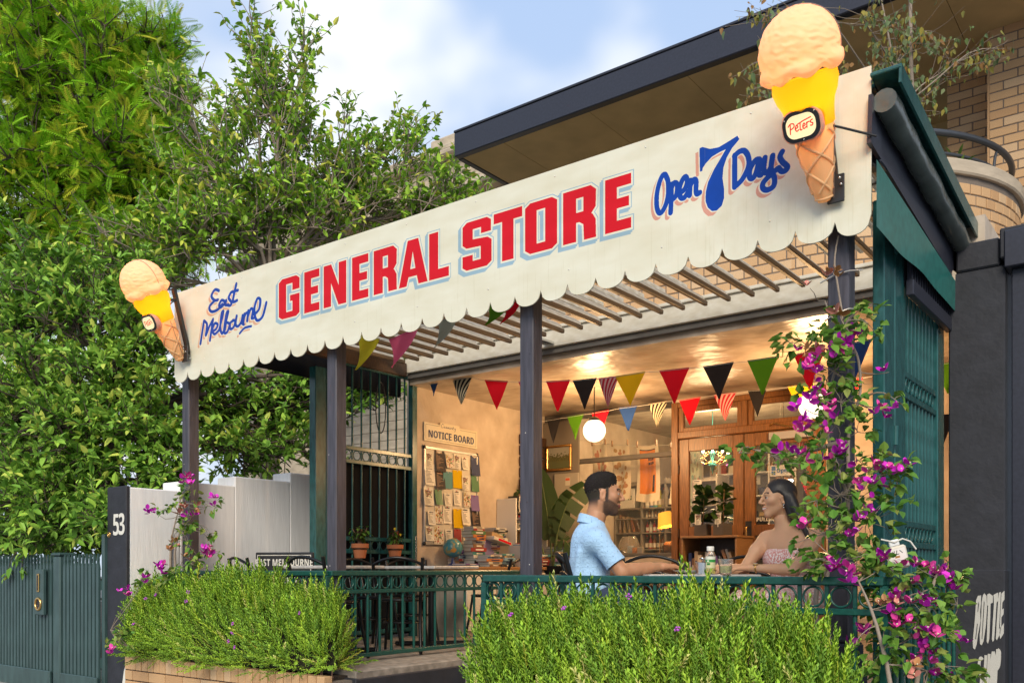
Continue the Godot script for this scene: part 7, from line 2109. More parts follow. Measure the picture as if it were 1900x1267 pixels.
	for row in [[1.952, [[-6.10, "clear", "dark"], [-6.03, "blue", "red"], [-5.97, "turquoise", "dark"], [-5.90, "yellow green", "dark"], [-5.84, "clear", "red"], [-5.74, "black", "gold"], [-5.67, "amber", "gold"], [-5.60, "black", "dark"], [-5.53, "amber", "gold"]], 1.0, "top"], [1.812, [[-6.11, "clear", "dark"], [-6.07, "amber", "gold"], [-6.02, "clear", "gold"], [-5.97, "amber", "dark"], [-5.92, "clear", "dark"], [-5.87, "clear", "red"], [-5.70, "amber", "gold"], [-5.63, "clear", "dark"]], 0.42, "second"], [1.612, [[-6.10, "red", "dark"], [-6.05, "clear", "dark"], [-5.99, "red", "gold"], [-5.93, "black", "dark"], [-5.87, "blue", "gold"], [-5.72, "amber", "dark"], [-5.62, "clear", "gold"]], 0.62, "third"], [1.382, [[-6.11, "black", "red"], [-6.05, "red", "gold"], [-5.99, "amber", "red"], [-5.92, "black", "gold"], [-5.86, "amber", "dark"], [-5.7, "black", "red"], [-5.6, "red", "gold"]], 0.72, "lowest"]]:
		for k in row[1].size():
			var q: Array = row[1][k]
			bottle("%s bottle with %s cap, %s from the left on the %s shelf" % [q[1], q[2], NTH[k], row[3]], Vector3(q[0], row[0], -6.58), tone[q[1]], caps[q[2]], row[2])
	for k in 5:
		var w: Array = [["brown", -6.53, 0.30], ["tan", -6.49, 0.27], ["tan", -6.44, 0.26], ["orange", -6.39, 0.24], ["brown", -6.32, 0.22]][k]
		book(w[0], Vector3(0.16, 0.03, w[2] * 0.85), Transform3D(Basis(Vector3.BACK, k * 0.09) * Basis(Vector3(0, 0, 1), Vector3(1, 0, 0), Vector3(0, 1, 0)), Vector3(w[1] + k * 0.02, 1.612 + w[2] * 0.85 / 2.0, -6.62)), "%s book, %s of the leaning row on the indoor shelves" % [w[0], ["first", "second", "third", "fourth", "fifth"][k]], "books in the shop")
	var fa := thing("first_aid_box", "white first aid box with a green cross on the shop shelf", "box", Vector3(-6.38, 1.951, -6.62), 0.0)
	obj("case", B.new().box(Vector3(-0.14, 0.0, -0.06), Vector3(0.10, 0.28, 0.08), 0.008), mats["white_paint"], fa)
	obj("cross", B.new().box(Vector3(-0.01, 0.12, 0.081), Vector3(0.05, 0.18, 0.083)), mats["cover_green"], fa)
	obj("cross_arms", B.new().box(Vector3(0.01, 0.125, 0.0832), Vector3(0.03, 0.175, 0.0838)).box(Vector3(-0.005, 0.14, 0.0839), Vector3(0.045, 0.16, 0.0845)), mats["white_paint"], fa)
	# tea towels on a line
	var ln := one("towel_line", B.new().tube(bend(Vector3(-6.5, 2.80, -5.42), Vector3(-4.85, 2.62, -5.42), 8, 0.0, 0.06), 0.003, 5), mats["cord"], "thin line strung across the shop window with tea towels", "line")
	var tw := [["leaves", -6.28, 0.22, Color(0.70, 0.62, 0.48), Color(0.55, 0.25, 0.15), "cream tea towel printed with scattered red leaves"], ["squares", -5.98, 0.25, Color(0.70, 0.62, 0.48), Color(0.42, 0.26, 0.08), "cream tea towel printed with brown and pink patches"], ["panel", -5.62, 0.30, Color(0.72, 0.64, 0.50), Color(0.72, 0.22, 0.02), "tea towel with a bright orange panel and black marks"], ["ovals", -5.15, 0.27, Color(0.72, 0.65, 0.52), Color(0.50, 0.30, 0.14), "cream tea towel with rows of brown ovals"], ["sea", -4.92, 0.16, Color(0.45, 0.52, 0.42), Color(0.20, 0.36, 0.30), "pale green tea towel at the door end of the line"]]
	for k in tw.size():
		var q: Array = tw[k]
		var t := Image.create(96, 224, false, Image.FORMAT_RGB8)
		t.fill((q[3] as Color).linear_to_srgb())
		var ink: Color = (q[4] as Color).linear_to_srgb()
		if q[0] == "panel":
			t.fill_rect(Rect2i(12, 16, 70, 176), ink)
			for z in 9:
				t.fill_rect(Rect2i(46 + (z % 3) * 10, 34 + (z / 3) * 16, 7, 10), Color(0.08, 0.07, 0.07))
			t.fill_rect(Rect2i(14, 16, 68, 4), Color(0.1, 0.08, 0.07))
			t.fill_rect(Rect2i(70, 120, 8, 66), Color(0.12, 0.08, 0.06))
		elif q[0] == "ovals":
			for r in 6:
				for z in 4:
					fill(t, [disc_pts(Vector2(24 + z * 17, 40 + r * 26), Vector2(6, 9))], ink)
		else:
			for z in 26:
				fill(t, [disc_pts(Vector2(R.randf_range(12, 84), R.randf_range(14, 206)), Vector2(R.randf_range(5, 10), R.randf_range(6, 12)))], ink.lerp(Color(0.72, 0.45, 0.40), R.randf() * 0.7))
		var x0: float = q[1]
		var wd: float = q[2]
		var yt := 2.80 - (x0 + 6.5) / 1.65 * 0.18 - 0.05
		var to := thing("tea_towel", q[5], "tea towel", Vector3.ZERO, 0.0, "tea towels on the shop line")
		obj("cloth", B.new().sheet(10, 14, func(u, v): return Vector3(x0 + u * wd + 0.02 * sin(v * 3.0), yt - 0.70 * v - 0.02 * sin(u * PI), -5.43 + 0.025 * sin(u * 9.0 + v * 2.0) * (0.3 + v)), true), printed("towel_" + q[0], t, 0.9), to)
		for e in [0.05, 0.95]:
			obj("peg", B.new().box(Vector3(x0 + wd * e - 0.006, yt - 0.03, -5.425), Vector3(x0 + wd * e + 0.006, yt + 0.045, -5.40)), mats["oak"], to)
	# reading lamp, basket of bread
	var lp := thing("table_lamp", "tilted table lamp with glowing amber shade inside the window", "lamp", Vector3(-5.02, 1.276, -5.10))
	obj("stand", B.new().tube([Vector3(-0.10, 0.0, 0), Vector3(-0.10, 0.34, 0), Vector3(-0.02, 0.46, 0)], 0.006, 6), mats["brass"], lp)
	obj("foot", B.new().lathe([Vector2(0, 0), Vector2(0.06, 0), Vector2(0.06, 0.012), Vector2(0, 0.015)], 18, Transform3D(Basis(), Vector3(-0.10, 0, 0))), mats["brass"], lp)
	var sx := Transform3D(Basis(Vector3.BACK, 0.22), Vector3(0, 0.33, 0))
	var shade := mat("amber_shade", Color(0.85, 0.42, 0.03), 0.7)
	shade.emission_enabled = true
	shade.emission = Color(1.0, 0.42, 0.04).linear_to_srgb()
	shade.emission_energy_multiplier = 0.55
	obj("lamp_shade", B.new().lathe([Vector2(0.115, 0.0), Vector2(0.075, 0.17)], 24, sx), shade, lp)
	obj("bulb", B.new().ball(Vector3(0, 0.38, 0), Vector3.ONE * 0.03, 12, 8), glow("bulb_glow", Color(1.0, 0.75, 0.42), 5.0), lp)
	lamp(Vector3(-5.02, 1.656, -5.10), Color(1.0, 0.62, 0.25), 0.10, 0.03)
	var bk := thing("bread_basket", "wicker basket of rolls beside the amber lamp", "basket", Vector3(-5.0, 1.276, -5.32))
	obj("basket", B.new().lathe([Vector2(0, 0), Vector2(0.16, 0), Vector2(0.19, 0.11), Vector2(0.18, 0.11), Vector2(0, 0.07)], 24), mats["wicker"], bk)
	for k in 5:
		tag(obj("bread_roll", B.new().ball(Vector3.ZERO, Vector3(0.065, 0.045, 0.05), 14, 8), mats["toasted"], self, bk.position + Vector3(-0.10 + k * 0.05, 0.115 + 0.012 * (k % 2), 0.05 - 0.05 * (k % 3))), "%s bread roll in the wicker basket" % ["leftmost", "second", "middle", "fourth", "rightmost"][k], "bread", "bread rolls in the basket")
	# chandelier, white shelves, open sign and strip light, seen through the doors
	var ch := thing("chandelier", "small coloured glass chandelier with lit candle bulbs inside the door", "chandelier", Vector3(-4.86, 2.52, -6.0))
	obj("stem", B.new().tube([Vector3(0, 0.62, 0), Vector3(0, 0.1, 0)], 0.006, 6).lathe([Vector2(0.0, -0.24), Vector2(0.012, -0.2), Vector2(0.03, -0.13), Vector2(0.06, -0.12), Vector2(0.02, -0.08), Vector2(0.018, 0.0), Vector2(0.05, 0.03), Vector2(0.015, 0.06), Vector2(0.0, 0.12)], 16), mat("turquoise_glass", Color(0.06, 0.30, 0.33), 0.1), ch)
	for k in 5:
		var a := TAU * k / 5.0 + 0.5
		var d := Vector3(cos(a), 0, sin(a))
		obj("arm", B.new().tube([Vector3(0, -0.06, 0), d * 0.09 + Vector3(0, -0.10, 0), d * 0.17 + Vector3(0, -0.06, 0), d * 0.20 + Vector3(0, 0.0, 0)], 0.007, 6), mats["brass"], ch)
		obj("drip_cup", B.new().lathe([Vector2(0.008, 0.0), Vector2(0.035, 0.012), Vector2(0.008, 0.014)], 12, Transform3D(Basis(), d * 0.20)), mats["turquoise_glass" if k % 2 else "brass"], ch)
		obj("candle_bulb", B.new().lathe([Vector2(0.008, 0.015), Vector2(0.012, 0.03), Vector2(0.022, 0.055), Vector2(0.014, 0.085), Vector2(0.0, 0.11)], 10, Transform3D(Basis(), d * 0.20)), glow("candle_glow", Color(1.0, 0.80, 0.5), 9.0), ch)
		var bd := B.new()
		for q in 9:
			var u := q / 8.0
			bd.ball(d * lerpf(0.20, 0.02, u) + Vector3(0, lerpf(0.0, 0.22, u * u) - 0.05 * sin(u * PI), 0), Vector3.ONE * 0.009, 6, 4)
		obj("bead_string", bd, mats["brass"], ch)
		obj("glass_drop", B.new().ball(d * 0.19 + Vector3(0, -0.09 - 0.03 * (k % 3), 0), Vector3(0.014, 0.026, 0.014), 8, 5), mat("drop_%d" % (k % 3), [Color(0.45, 0.02, 0.03), Color(0.20, 0.05, 0.35), Color(0.02, 0.30, 0.28)][k % 3], 0.08), ch)
	lamp(Vector3(-4.86, 2.66, -6.0), Color(1.0, 0.66, 0.33), 1.9, 0.20)
	var wsx := thing("shop_white_shelves", "white shelving with small goods at the back of the shop", "shelving", Vector3(-5.0, 1.3, -8.2))
	for q in [-0.75, -0.36, 0.03, 0.42]:
		obj("upright", B.new().box(Vector3(q, -0.9, -0.2), Vector3(q + 0.025, 1.5, 0.1)), mats["white_paint"], wsx)
	for q in [0.12, 0.50, 0.86, 1.20]:
		obj("board", B.new().box(Vector3(-0.75, q, -0.2), Vector3(0.44, q + 0.022, 0.1)), mats["white_paint"], wsx)
	var hk := HUES.keys()
	for r in 4:
		for k in 9:
			var hue: String = hk[R.randi() % hk.size()]
			var hh := R.randf_range(0.10, 0.26)
			var gx := -0.69 + k * 0.12
			tag(obj("packet", B.new().box(Vector3(-0.04, 0, -0.03), Vector3(0.04, hh, 0.03), 0.004), mat("cover_" + hue, Color(HUES[hue][0], HUES[hue][1], HUES[hue][2])), self, wsx.position + Vector3(gx, [0.144, 0.524, 0.884, 1.224][r], 0.0)), "%s packet, %s from the left on the %s board of the white shop shelves" % [hue, NTH[k], ["lowest", "second", "third", "top"][r]], "packet", "packets on the white shop shelves")
	var os := thing("open_sign", "small white hanging sign reading Open inside the right door", "sign", Vector3(-4.02, 2.29, -6.1))
	obj("card", B.new().box(Vector3(-0.13, -0.065, -0.004), Vector3(0.13, 0.065, 0.004)), mat("lit_card", Color(0.80, 0.80, 0.78), 0.5), os)
	obj("blue_square", B.new().box(Vector3(-0.115, 0.005, 0.0045), Vector3(-0.065, 0.055, 0.0055)), mat("card_blue", Color(0.03, 0.18, 0.50)), os)
	for k in 4:
		obj("small_square", B.new().box(Vector3(-0.115 + (k % 2) * 0.026, -0.05 + (k / 2) * 0.024, 0.0045), Vector3(-0.092 + (k % 2) * 0.026, -0.029 + (k / 2) * 0.024, 0.0055)), mats["card_blue" if k % 3 else "cover_green"], os)
	letters("Open", 0.05, mats["card_blue"], os, Transform3D(Basis(), Vector3(0.035, 0.0, 0.006)))
	for s: float in [-1.0, 1.0]:
		obj("hanger", B.new().tube([Vector3(s * 0.11, 0.065, 0), Vector3(s * 0.02, 0.4, 0), Vector3(0, 0.87, 0)], 0.002, 4), mats["cord"], os)
	var sl := thing("strip_light", "lit white strip light just below the Open sign inside", "lamp", Vector3(-4.10, 2.19, -6.4))
	obj("tube", B.new().box(Vector3(-0.12, -0.018, -0.02), Vector3(0.12, 0.018, 0.02), 0.01), glow("tube_glow", Color(1.0, 0.95, 0.8), 4.0), sl)
	obj("cable", B.new().tube([Vector3(0, 0.02, 0), Vector3(0, 0.97, 0)], 0.003, 4), mats["black_plastic"], sl)
	var fr := thing("drinks_fridge", "dark fronted drinks fridge deep inside the right door", "fridge", Vector3(-2.7, FLOOR, -8.0))
	obj("body", B.new().box(Vector3(-0.5, 0, -0.35), Vector3(0.6, 1.95, 0.3), 0.01), mats["dark_sheet"], fr)
	obj("header", B.new().box(Vector3(-0.48, 1.72, 0.301), Vector3(0.58, 1.92, 0.31)), mats["off_white"], fr)
	for k in 7:
		var q: Array = [[-6.3, 2.62, 0.32, "print_1"], [-5.9, 2.68, 0.26, "print_3"], [-5.4, 2.60, 0.36, "print_0"], [-4.75, 2.35, 0.30, "print_3"], [-3.9, 1.75, 0.34, "print_0"], [-3.45, 1.9, 0.30, "print_1"], [-3.0, 2.3, 0.28, "print_2"]][k]
		var ps := thing("wall_poster", "%s poster on the shop's rear wall, %s from the window side" % [["photo", "patchwork", "typed", "colour patch", "large typed", "portrait", "dark"][k], NTH[k]], "poster", Vector3(q[0], q[1], -8.44), 0.0, "posters on the shop's rear wall")
		var pc := obj("sheet", B.new(), mats[q[3]], ps)
		pc.mesh = flat_print(Vector3(-q[2] / 2.0, -q[2] * 0.65, 0.004), q[2], q[2] * 1.3)
	for k in 9:
		var hh := R.randf_range(0.06, 0.17)
		var cq: String = ["cream", "dark red", "navy", "white", "tan", "green", "sky blue", "orange", "grey"][k]
		tag(obj("counter_packet", B.new().box(Vector3(-0.035, 0, -0.03), Vector3(0.035, hh, 0.03), 0.005), mats["cover_" + cq], self, Vector3(-6.32 + k * 0.115, 1.2755, -5.30 + 0.08 * (k % 3))), "small %s packet standing on the shop counter" % cq, "packet", "packets on the shop counter")
	var gb := thing("glass_bowl", "round clear glass bowl on the shop counter by the man's shoulder", "bowl", Vector3(-5.55, 1.2755, -5.12))
	obj("bowl", B.new().lathe([Vector2(0.05, 0.0), Vector2(0.11, 0.05), Vector2(0.13, 0.12), Vector2(0.10, 0.20), Vector2(0.07, 0.225)], 24), mat("bowl_glass", Color(0.55, 0.48, 0.38), 0.05), gb)
	(mats["bowl_glass"] as StandardMaterial3D).transparency = BaseMaterial3D.TRANSPARENCY_ALPHA
	(mats["bowl_glass"] as StandardMaterial3D).albedo_color.a = 0.25
	var dt := thing("menu_poster", "printed price lists stuck inside the left door glass", "poster", Vector3(-4.50, 1.62, -4.87))
	for k in 3:
		var card := obj("sheet", B.new(), mats["print_0"], dt)
		card.mesh = flat_print(Vector3(-0.09, 0.0 + k * 0.17, 0.002), 0.12, 0.15)


func disc_pts(c: Vector2, r: Vector2) -> Array:
	var o := []
	for k in 12:
		o.append(c + Vector2(cos(TAU * k / 12.0) * r.x, sin(TAU * k / 12.0) * r.y))
	return o


# ---------------------------------------------------------------- people: smooth fields of tapered capsules and ellipsoids, meshed with surface nets
class Field:
	var a := PackedVector3Array()
	var b := PackedVector3Array()
	var ra := PackedFloat32Array()
	var rb := PackedFloat32Array()
	var k := PackedFloat32Array()
	var kind := PackedInt32Array()  # 0 capsule, 1 ellipsoid, +2 cut away

	func cap(p: Vector3, q: Vector3, r0: float, r1: float, soft := 0.03) -> Field:
		a.append(p)
		b.append(q)
		ra.append(r0)
		rb.append(r1)
		k.append(soft)
		kind.append(0)
		return self

	func egg(p: Vector3, r: Vector3, soft := 0.03, cut := false) -> Field:
		a.append(p)
		b.append(r)
		ra.append(0)
		rb.append(0)
		k.append(soft)
		kind.append(3 if cut else 1)
		return self

	func chain(pts: Array, rs: Array, soft := 0.03) -> Field:
		for i in pts.size() - 1:
			cap(pts[i], pts[i + 1], rs[i], rs[i + 1], soft)
		return self

	func single(i: int, p: Vector3) -> float:
		if kind[i] & 1:
			var r := b[i]
			var q := p - a[i]
			var k0 := (q / r).length()
			var k1 := (q / (r * r)).length()
			return k0 * (k0 - 1.0) / maxf(k1, 1e-6)
		var pa := p - a[i]
		var ba := b[i] - a[i]
		var h := clampf(pa.dot(ba) / maxf(ba.length_squared(), 1e-9), 0.0, 1.0)
		return (pa - ba * h).length() - lerpf(ra[i], rb[i], h)

	func at(p: Vector3, list: PackedInt32Array) -> float:
		var d := 10.0
		for i in list:
			var e := single(i, p)
			var s := k[i]
			if kind[i] & 2:
				e = -e
				var h := maxf(s - absf(d - e), 0.0) / s
				d = maxf(d, e) + h * h * s * 0.25
			else:
				var h := maxf(s - absf(d - e), 0.0) / s
				d = minf(d, e) - h * h * s * 0.25
		return d

	func net(cell: float, paint: Callable, out: B, xf := Transform3D()) -> B:
		var lo := Vector3.ONE * 1e9
		var hi := Vector3.ONE * -1e9
		var every := PackedInt32Array()
		for i in a.size():
			every.append(i)
			if kind[i] & 2:
				continue
			if kind[i] & 1:
				lo = lo.min(a[i] - b[i])
				hi = hi.max(a[i] + b[i])
			else:
				var r := Vector3.ONE * maxf(ra[i], rb[i])
				lo = lo.min(a[i].min(b[i]) - r)
				hi = hi.max(a[i].max(b[i]) + r)
		lo -= Vector3.ONE * (cell * 2.0 + 0.01)
		hi += Vector3.ONE * (cell * 2.0 + 0.01)
		var w := cell * 6.0
		var nb := Vector3i(((hi - lo) / w).ceil())
		var half := w * 0.87
		var cells := {}
		var verts := PackedVector3Array()
		var masks := PackedInt32Array()
		var keys := []
		var val := PackedFloat32Array()
		val.resize(343)
		for bz in nb.z:
			for by in nb.y:
				for bx in nb.x:
					var o := lo + Vector3(bx, by, bz) * w
					var m := o + Vector3.ONE * w * 0.5
					var d := at(m, every)
					if absf(d) > half * 1.5 + 0.012:
						continue
					var list := PackedInt32Array()
					for i in every:
						if single(i, m) < half * 1.6 + maxf(d, 0.0) + k[i]:
							list.append(i)
					for z in 7:
						for y in 7:
							for x in 7:
								val[x + 7 * y + 49 * z] = at(o + Vector3(x, y, z) * cell, list)
					for z in 6:
						for y in 6:
							for x in 6:
								var mask := 0
								for q in 8:
									if val[x + (q & 1) + 7 * (y + ((q >> 1) & 1)) + 49 * (z + (q >> 2))] < 0.0:
										mask |= 1 << q
								if mask == 0 or mask == 255:
									continue
								var sum := Vector3.ZERO
								var n := 0
								for q in 8:
									for ax in 3:
										var r := q | (1 << ax)
										if r == q or ((mask >> q) & 1) == ((mask >> r) & 1):
											continue
										var p0 := Vector3(q & 1, (q >> 1) & 1, q >> 2)
										var p1 := Vector3(r & 1, (r >> 1) & 1, r >> 2)
										var v0 := val[x + (q & 1) + 7 * (y + ((q >> 1) & 1)) + 49 * (z + (q >> 2))]
										var v1 := val[x + (r & 1) + 7 * (y + ((r >> 1) & 1)) + 49 * (z + (r >> 2))]
										sum += p0.lerp(p1, v0 / (v0 - v1))
										n += 1
								var key := Vector3i(bx * 6 + x, by * 6 + y, bz * 6 + z)
								cells[key] = verts.size()
								keys.append(key)
								masks.append(mask)
								verts.append(o + (Vector3(x, y, z) + sum / n) * cell)
		var norm := PackedVector3Array()
		norm.resize(verts.size())
		var quads := []
		for c in keys.size():
			for ax in 3:
				var far := 1 << ax
				var in0 := masks[c] & 1
				var in1 := (masks[c] >> far) & 1
				if in0 == in1:
					continue
				var u := Vector3i.ZERO
				var v := Vector3i.ZERO
				u[(ax + 1) % 3] = -1
				v[(ax + 2) % 3] = -1
				var i1: int = cells.get(keys[c] + u, -1)
				var i2: int = cells.get(keys[c] + u + v, -1)
				var i3: int = cells.get(keys[c] + v, -1)
				if i1 < 0 or i2 < 0 or i3 < 0:
					continue
				var f := (verts[i2] - verts[c]).cross(verts[i3] - verts[i1])
				var q := [c, i1, i2, i3]
				var toward := 1.0 if in0 else -1.0
				if f[ax] * toward < 0.0:
					f = -f
				for i in q:
					norm[i] += f
				quads.append(q)
		var first := out.v.size()
		out.colored = true
		for i in verts.size():
			var nn := norm[i].normalized()
			out.tint = paint.call(verts[i], nn)
			out.vert(xf * verts[i], (xf.basis * nn).normalized())
		for q in quads:
			out.face(first + q[0], first + q[1], first + q[2])
			out.face(first + q[0], first + q[2], first + q[3])
		return out


func hand(f: Field, wrist: Vector3, fwd: Vector3, down: Vector3, thumb: float, curl: float, size := 1.0) -> void:
	# palm, four fingers of unequal length and a thumb off the side; side: towards the thumb
	fwd = fwd.normalized()
	var side := fwd.cross(down).normalized() * thumb
	down = side.cross(fwd).normalized() * thumb
	if down.y > 0:
		down = -down
	var lens := [0.070, 0.078, 0.073, 0.058]
	for i in 4:
		var off := (0.027 - i * 0.018) * size
		var kn := wrist + fwd * (0.088 - 0.004 * absf(i - 1)) * size + side * off + down * 0.002
		f.cap(wrist + side * off * 0.75 + fwd * 0.012, kn, 0.0155 * size, 0.0115 * size, 0.016)
		var dir := fwd + side * (0.10 - i * 0.07)
		var p := kn
		for s in 3:
			dir = (dir.normalized() + down * curl * [0.45, 0.8, 0.6][s] * (1.0 + 0.12 * i)).normalized()
			var q: Vector3 = p + dir * lens[i] * size * [0.45, 0.32, 0.25][s]
			f.cap(p, q, (0.0098 - s * 0.0008) * size, (0.0090 - s * 0.0009) * size, 0.005)
			p = q
	var t0 := wrist + fwd * 0.022 * size + side * 0.024 * size + down * 0.006
	var t1 := t0 + (fwd * 0.55 + side * 0.60 + down * 0.35).normalized() * 0.042 * size
	var t2 := t1 + (fwd * 0.95 + side * 0.12 + down * 0.30).normalized() * 0.032 * size
	var t3 := t2 + (fwd * 0.95 - side * 0.20 + down * 0.25).normalized() * 0.026 * size
	f.cap(t0, t1, 0.0155 * size, 0.012 * size, 0.014)
	f.cap(t1, t2, 0.0115 * size, 0.0105 * size, 0.005)
	f.cap(t2, t3, 0.0105 * size, 0.0085 * size, 0.005)


func head_field(female: bool) -> Field:
	var f := Field.new()
	f.egg(Vector3(0, 0.030, -0.018), Vector3(0.075, 0.090, 0.097), 0.03)
	f.egg(Vector3(0, -0.022, 0.030), Vector3(0.061, 0.088, 0.062), 0.035)
	var j := 0.017 if female else 0.021
	for s: float in [-1.0, 1.0]:
		f.cap(Vector3(s * (0.046 if female else 0.052), -0.052, -0.002), Vector3(s * 0.012, -0.098, 0.064), j, j + 0.001, 0.03)
		f.egg(Vector3(s * 0.042, -0.018, 0.060), Vector3(0.024, 0.020, 0.022), 0.025)
		f.cap(Vector3(s * 0.016, 0.026, 0.086), Vector3(s * 0.044, 0.024, 0.070), 0.010 if female else 0.012, 0.008, 0.016)
		f.egg(Vector3(s * 0.031, 0.006, 0.097), Vector3(0.018, 0.0105, 0.014), 0.012, true)
	f.egg(Vector3(0, -0.104, 0.066), Vector3(0.021, 0.017, 0.020), 0.02)
	f.cap(Vector3(0, 0.018, 0.093), Vector3(0, -0.026, 0.118), 0.0080, 0.0105, 0.010)
	for s: float in [-1.0, 1.0]:
		f.egg(Vector3(s * 0.011, -0.032, 0.101), Vector3(0.009, 0.008, 0.011), 0.008)
		f.egg(Vector3(s * 0.078, -0.012, -0.010), Vector3(0.0085, 0.031, 0.019), 0.006)
		f.cap(Vector3(0.0, -0.058, 0.094), Vector3(s * 0.020, -0.055 if female else -0.060, 0.085), 0.0075, 0.005, 0.008)
		f.cap(Vector3(0.0, -0.073 if female else -0.070, 0.091), Vector3(s * 0.017, -0.068 if female else -0.066, 0.083), 0.0085, 0.005, 0.008)
	for s: float in [-1.0, 1.0]:
		f.egg(Vector3(s * 0.083, -0.010, -0.006), Vector3(0.005, 0.019, 0.010), 0.006, true)
	f.cap(Vector3(0, -0.06, -0.028), Vector3(0, -0.19, -0.052), 0.050 if female else 0.058, 0.052 if female else 0.062, 0.035)
	return f


func skin(key: String) -> StandardMaterial3D:
	var m := mat(key, Color(1, 1, 1), 0.48)
	m.vertex_color_use_as_albedo = true
	m.subsurf_scatter_enabled = true
	m.subsurf_scatter_strength = 0.12
	m.metallic_specular = 0.4
	return m


func man() -> void:
	var o := thing("person", "bearded man with short dark hair in a pale blue dotted shirt, seated in profile", "person", Vector3(-2.90, FLOOR, -0.08), deg_to_rad(133))
	var tone := Color(0.47, 0.235, 0.132)
	var dark := Color(0.030, 0.022, 0.018)
	var f := FastNoiseLite.new()
	f.frequency = 60.0
	var flesh := func(p: Vector3, _n: Vector3) -> Color: return tone * (0.97 + 0.06 * f.get_noise_3dv(p * 0.3))
	var b := B.new()
	# trunk, arms and legs as one field
	var t := Field.new()
	t.egg(Vector3(0, 0.53, -0.02), Vector3(0.165, 0.12, 0.13), 0.06)
	t.cap(Vector3(0, 0.60, -0.015), Vector3(0, 0.84, -0.002), 0.106, 0.112, 0.06)
	t.cap(Vector3(-0.12, 0.868, -0.005), Vector3(0.12, 0.868, -0.005), 0.068, 0.068, 0.06)
	t.cap(Vector3(0, 0.92, -0.01), Vector3(0, 1.03, 0.03), 0.066, 0.058, 0.05)
	for s: float in [-1.0, 1.0]:
		t.chain([Vector3(s * 0.09, 0.51, 0.0), Vector3(s * 0.11, 0.50, 0.42), Vector3(s * 0.11, 0.10, 0.40)], [0.085, 0.058, 0.042], 0.03)
		t.cap(Vector3(s * 0.11, 0.055, 0.38), Vector3(s * 0.12, 0.03, 0.56), 0.042, 0.030, 0.03)
	var sh := [Vector3(-0.175, 0.872, 0.01), Vector3(0.175, 0.872, 0.02)]
	var el := [Vector3(-0.235, 0.685, 0.135), Vector3(0.235, 0.69, 0.16)]
	var wr := [Vector3(-0.095, 0.722, 0.395), Vector3(0.075, 0.725, 0.370)]
	for k in 2:
		t.chain([sh[k], el[k]], [0.054, 0.042], 0.03)
		t.chain([el[k], el[k].lerp(wr[k], 0.3), wr[k]], [0.042, 0.041, 0.0265], 0.012)
	t.net(0.015, flesh, b)
	for k in 2:
		var hf := Field.new()
		var s := -1.0 if k == 0 else 1.0
		hf.cap(el[k].lerp(wr[k], 0.75), wr[k], 0.030, 0.0245, 0.02)
		hand(hf, wr[k], [Vector3(0.35, 0.03, 1.0), Vector3(-0.25, 0.05, 1.0)][k], DOWN, [1.0, -1.0][k], [0.52, 0.75][k], 1.04)
		hf.net(0.005, func(p: Vector3, n: Vector3) -> Color: return tone * (1.0 if n.y > -0.3 else 1.12), b)
	var hx := Transform3D(Basis(UPV, -0.17) * Basis(Vector3.RIGHT, 0.05), Vector3(0.0, 1.155, 0.075))
	var hf := head_field(false)
	hf.net(0.006, func(p: Vector3, n: Vector3) -> Color:
		var c := tone * (0.97 + 0.08 * f.get_noise_3dv(p * 0.4))
		var jaw := smoothstep(0.010, 0.0, p.y + 0.034 + 0.50 * (p.z - 0.02))
		var beard := jaw * smoothstep(-0.012, 0.004, p.z) * smoothstep(-0.150, -0.118, p.y)
		if absf(p.x) < 0.034 and p.y < -0.040 and p.y > -0.054 and p.z > 0.07:
			beard = 0.9
		if absf(p.x) < 0.019 and p.y < -0.058 and p.y > -0.076 and p.z > 0.084:
			return Color(0.30, 0.10, 0.08)
		if p.z > 0.062 and absf(absf(p.x) - 0.030) < 0.021 and absf(p.y - 0.030 + 0.1 * (absf(p.x) - 0.03)) < 0.0055:
			return dark
		var edge := 0.026 + 0.55 * maxf(0.0, p.y - 0.035)
		if p.y < -0.02:
			edge = lerpf(0.026, -0.035, clampf((-0.02 - p.y) / 0.02, 0.0, 1.0))
		var fade := smoothstep(-0.100, -0.035, p.y) * smoothstep(edge + 0.006, edge - 0.006, p.z)
		if p.y > -0.05 and p.y < 0.0:
			fade = maxf(fade, smoothstep(0.030, 0.022, p.z) * smoothstep(-0.004, 0.006, p.z) * 0.95)
		if absf(p.x) > 0.0735 and absf(p.y + 0.012) < 0.036 and absf(p.z + 0.010) < 0.024:
			return tone * 1.1
		return c.lerp(dark * 1.3, maxf(beard * (0.86 + 0.14 * f.get_noise_3dv(p * 2.0)), fade)), b, hx)
	obj("body", b, skin("man_skin"), o)
	for s: float in [-1.0, 1.0]:
		var e := obj("eye", B.new().ball(hx * Vector3(s * 0.031, 0.006, 0.079), Vector3.ONE * 0.0125, 12, 8), mat("eye_white", Color(0.6, 0.56, 0.52), 0.2), o)
		obj("iris", B.new().ball(hx * Vector3(s * 0.0305, 0.004, 0.0865), Vector3.ONE * 0.0066, 10, 6), mat("iris_dark", Color(0.03, 0.018, 0.012), 0.15), e)
		obj("eyelid", B.new().ball(hx * Vector3(s * 0.031, 0.0095, 0.0795), Vector3(0.0138, 0.0105, 0.0125), 12, 8), mat("man_lid", tone * 0.85, 0.5), e)
	# hair: a cap with short curls
	var hr := Field.new()
	hr.egg(Vector3(0, 0.042, -0.020), Vector3(0.0770, 0.0925, 0.1010), 0.02)
	hr.egg(Vector3(0, 0.104, 0.022), Vector3(0.048, 0.026, 0.042), 0.03)
	hr.egg(Vector3(0, 0.010, 0.122), Vector3(0.080, 0.083, 0.070), 0.010, true)
	hr.egg(Vector3(0, -0.085, 0.060), Vector3(0.14, 0.080, 0.10), 0.02, true)
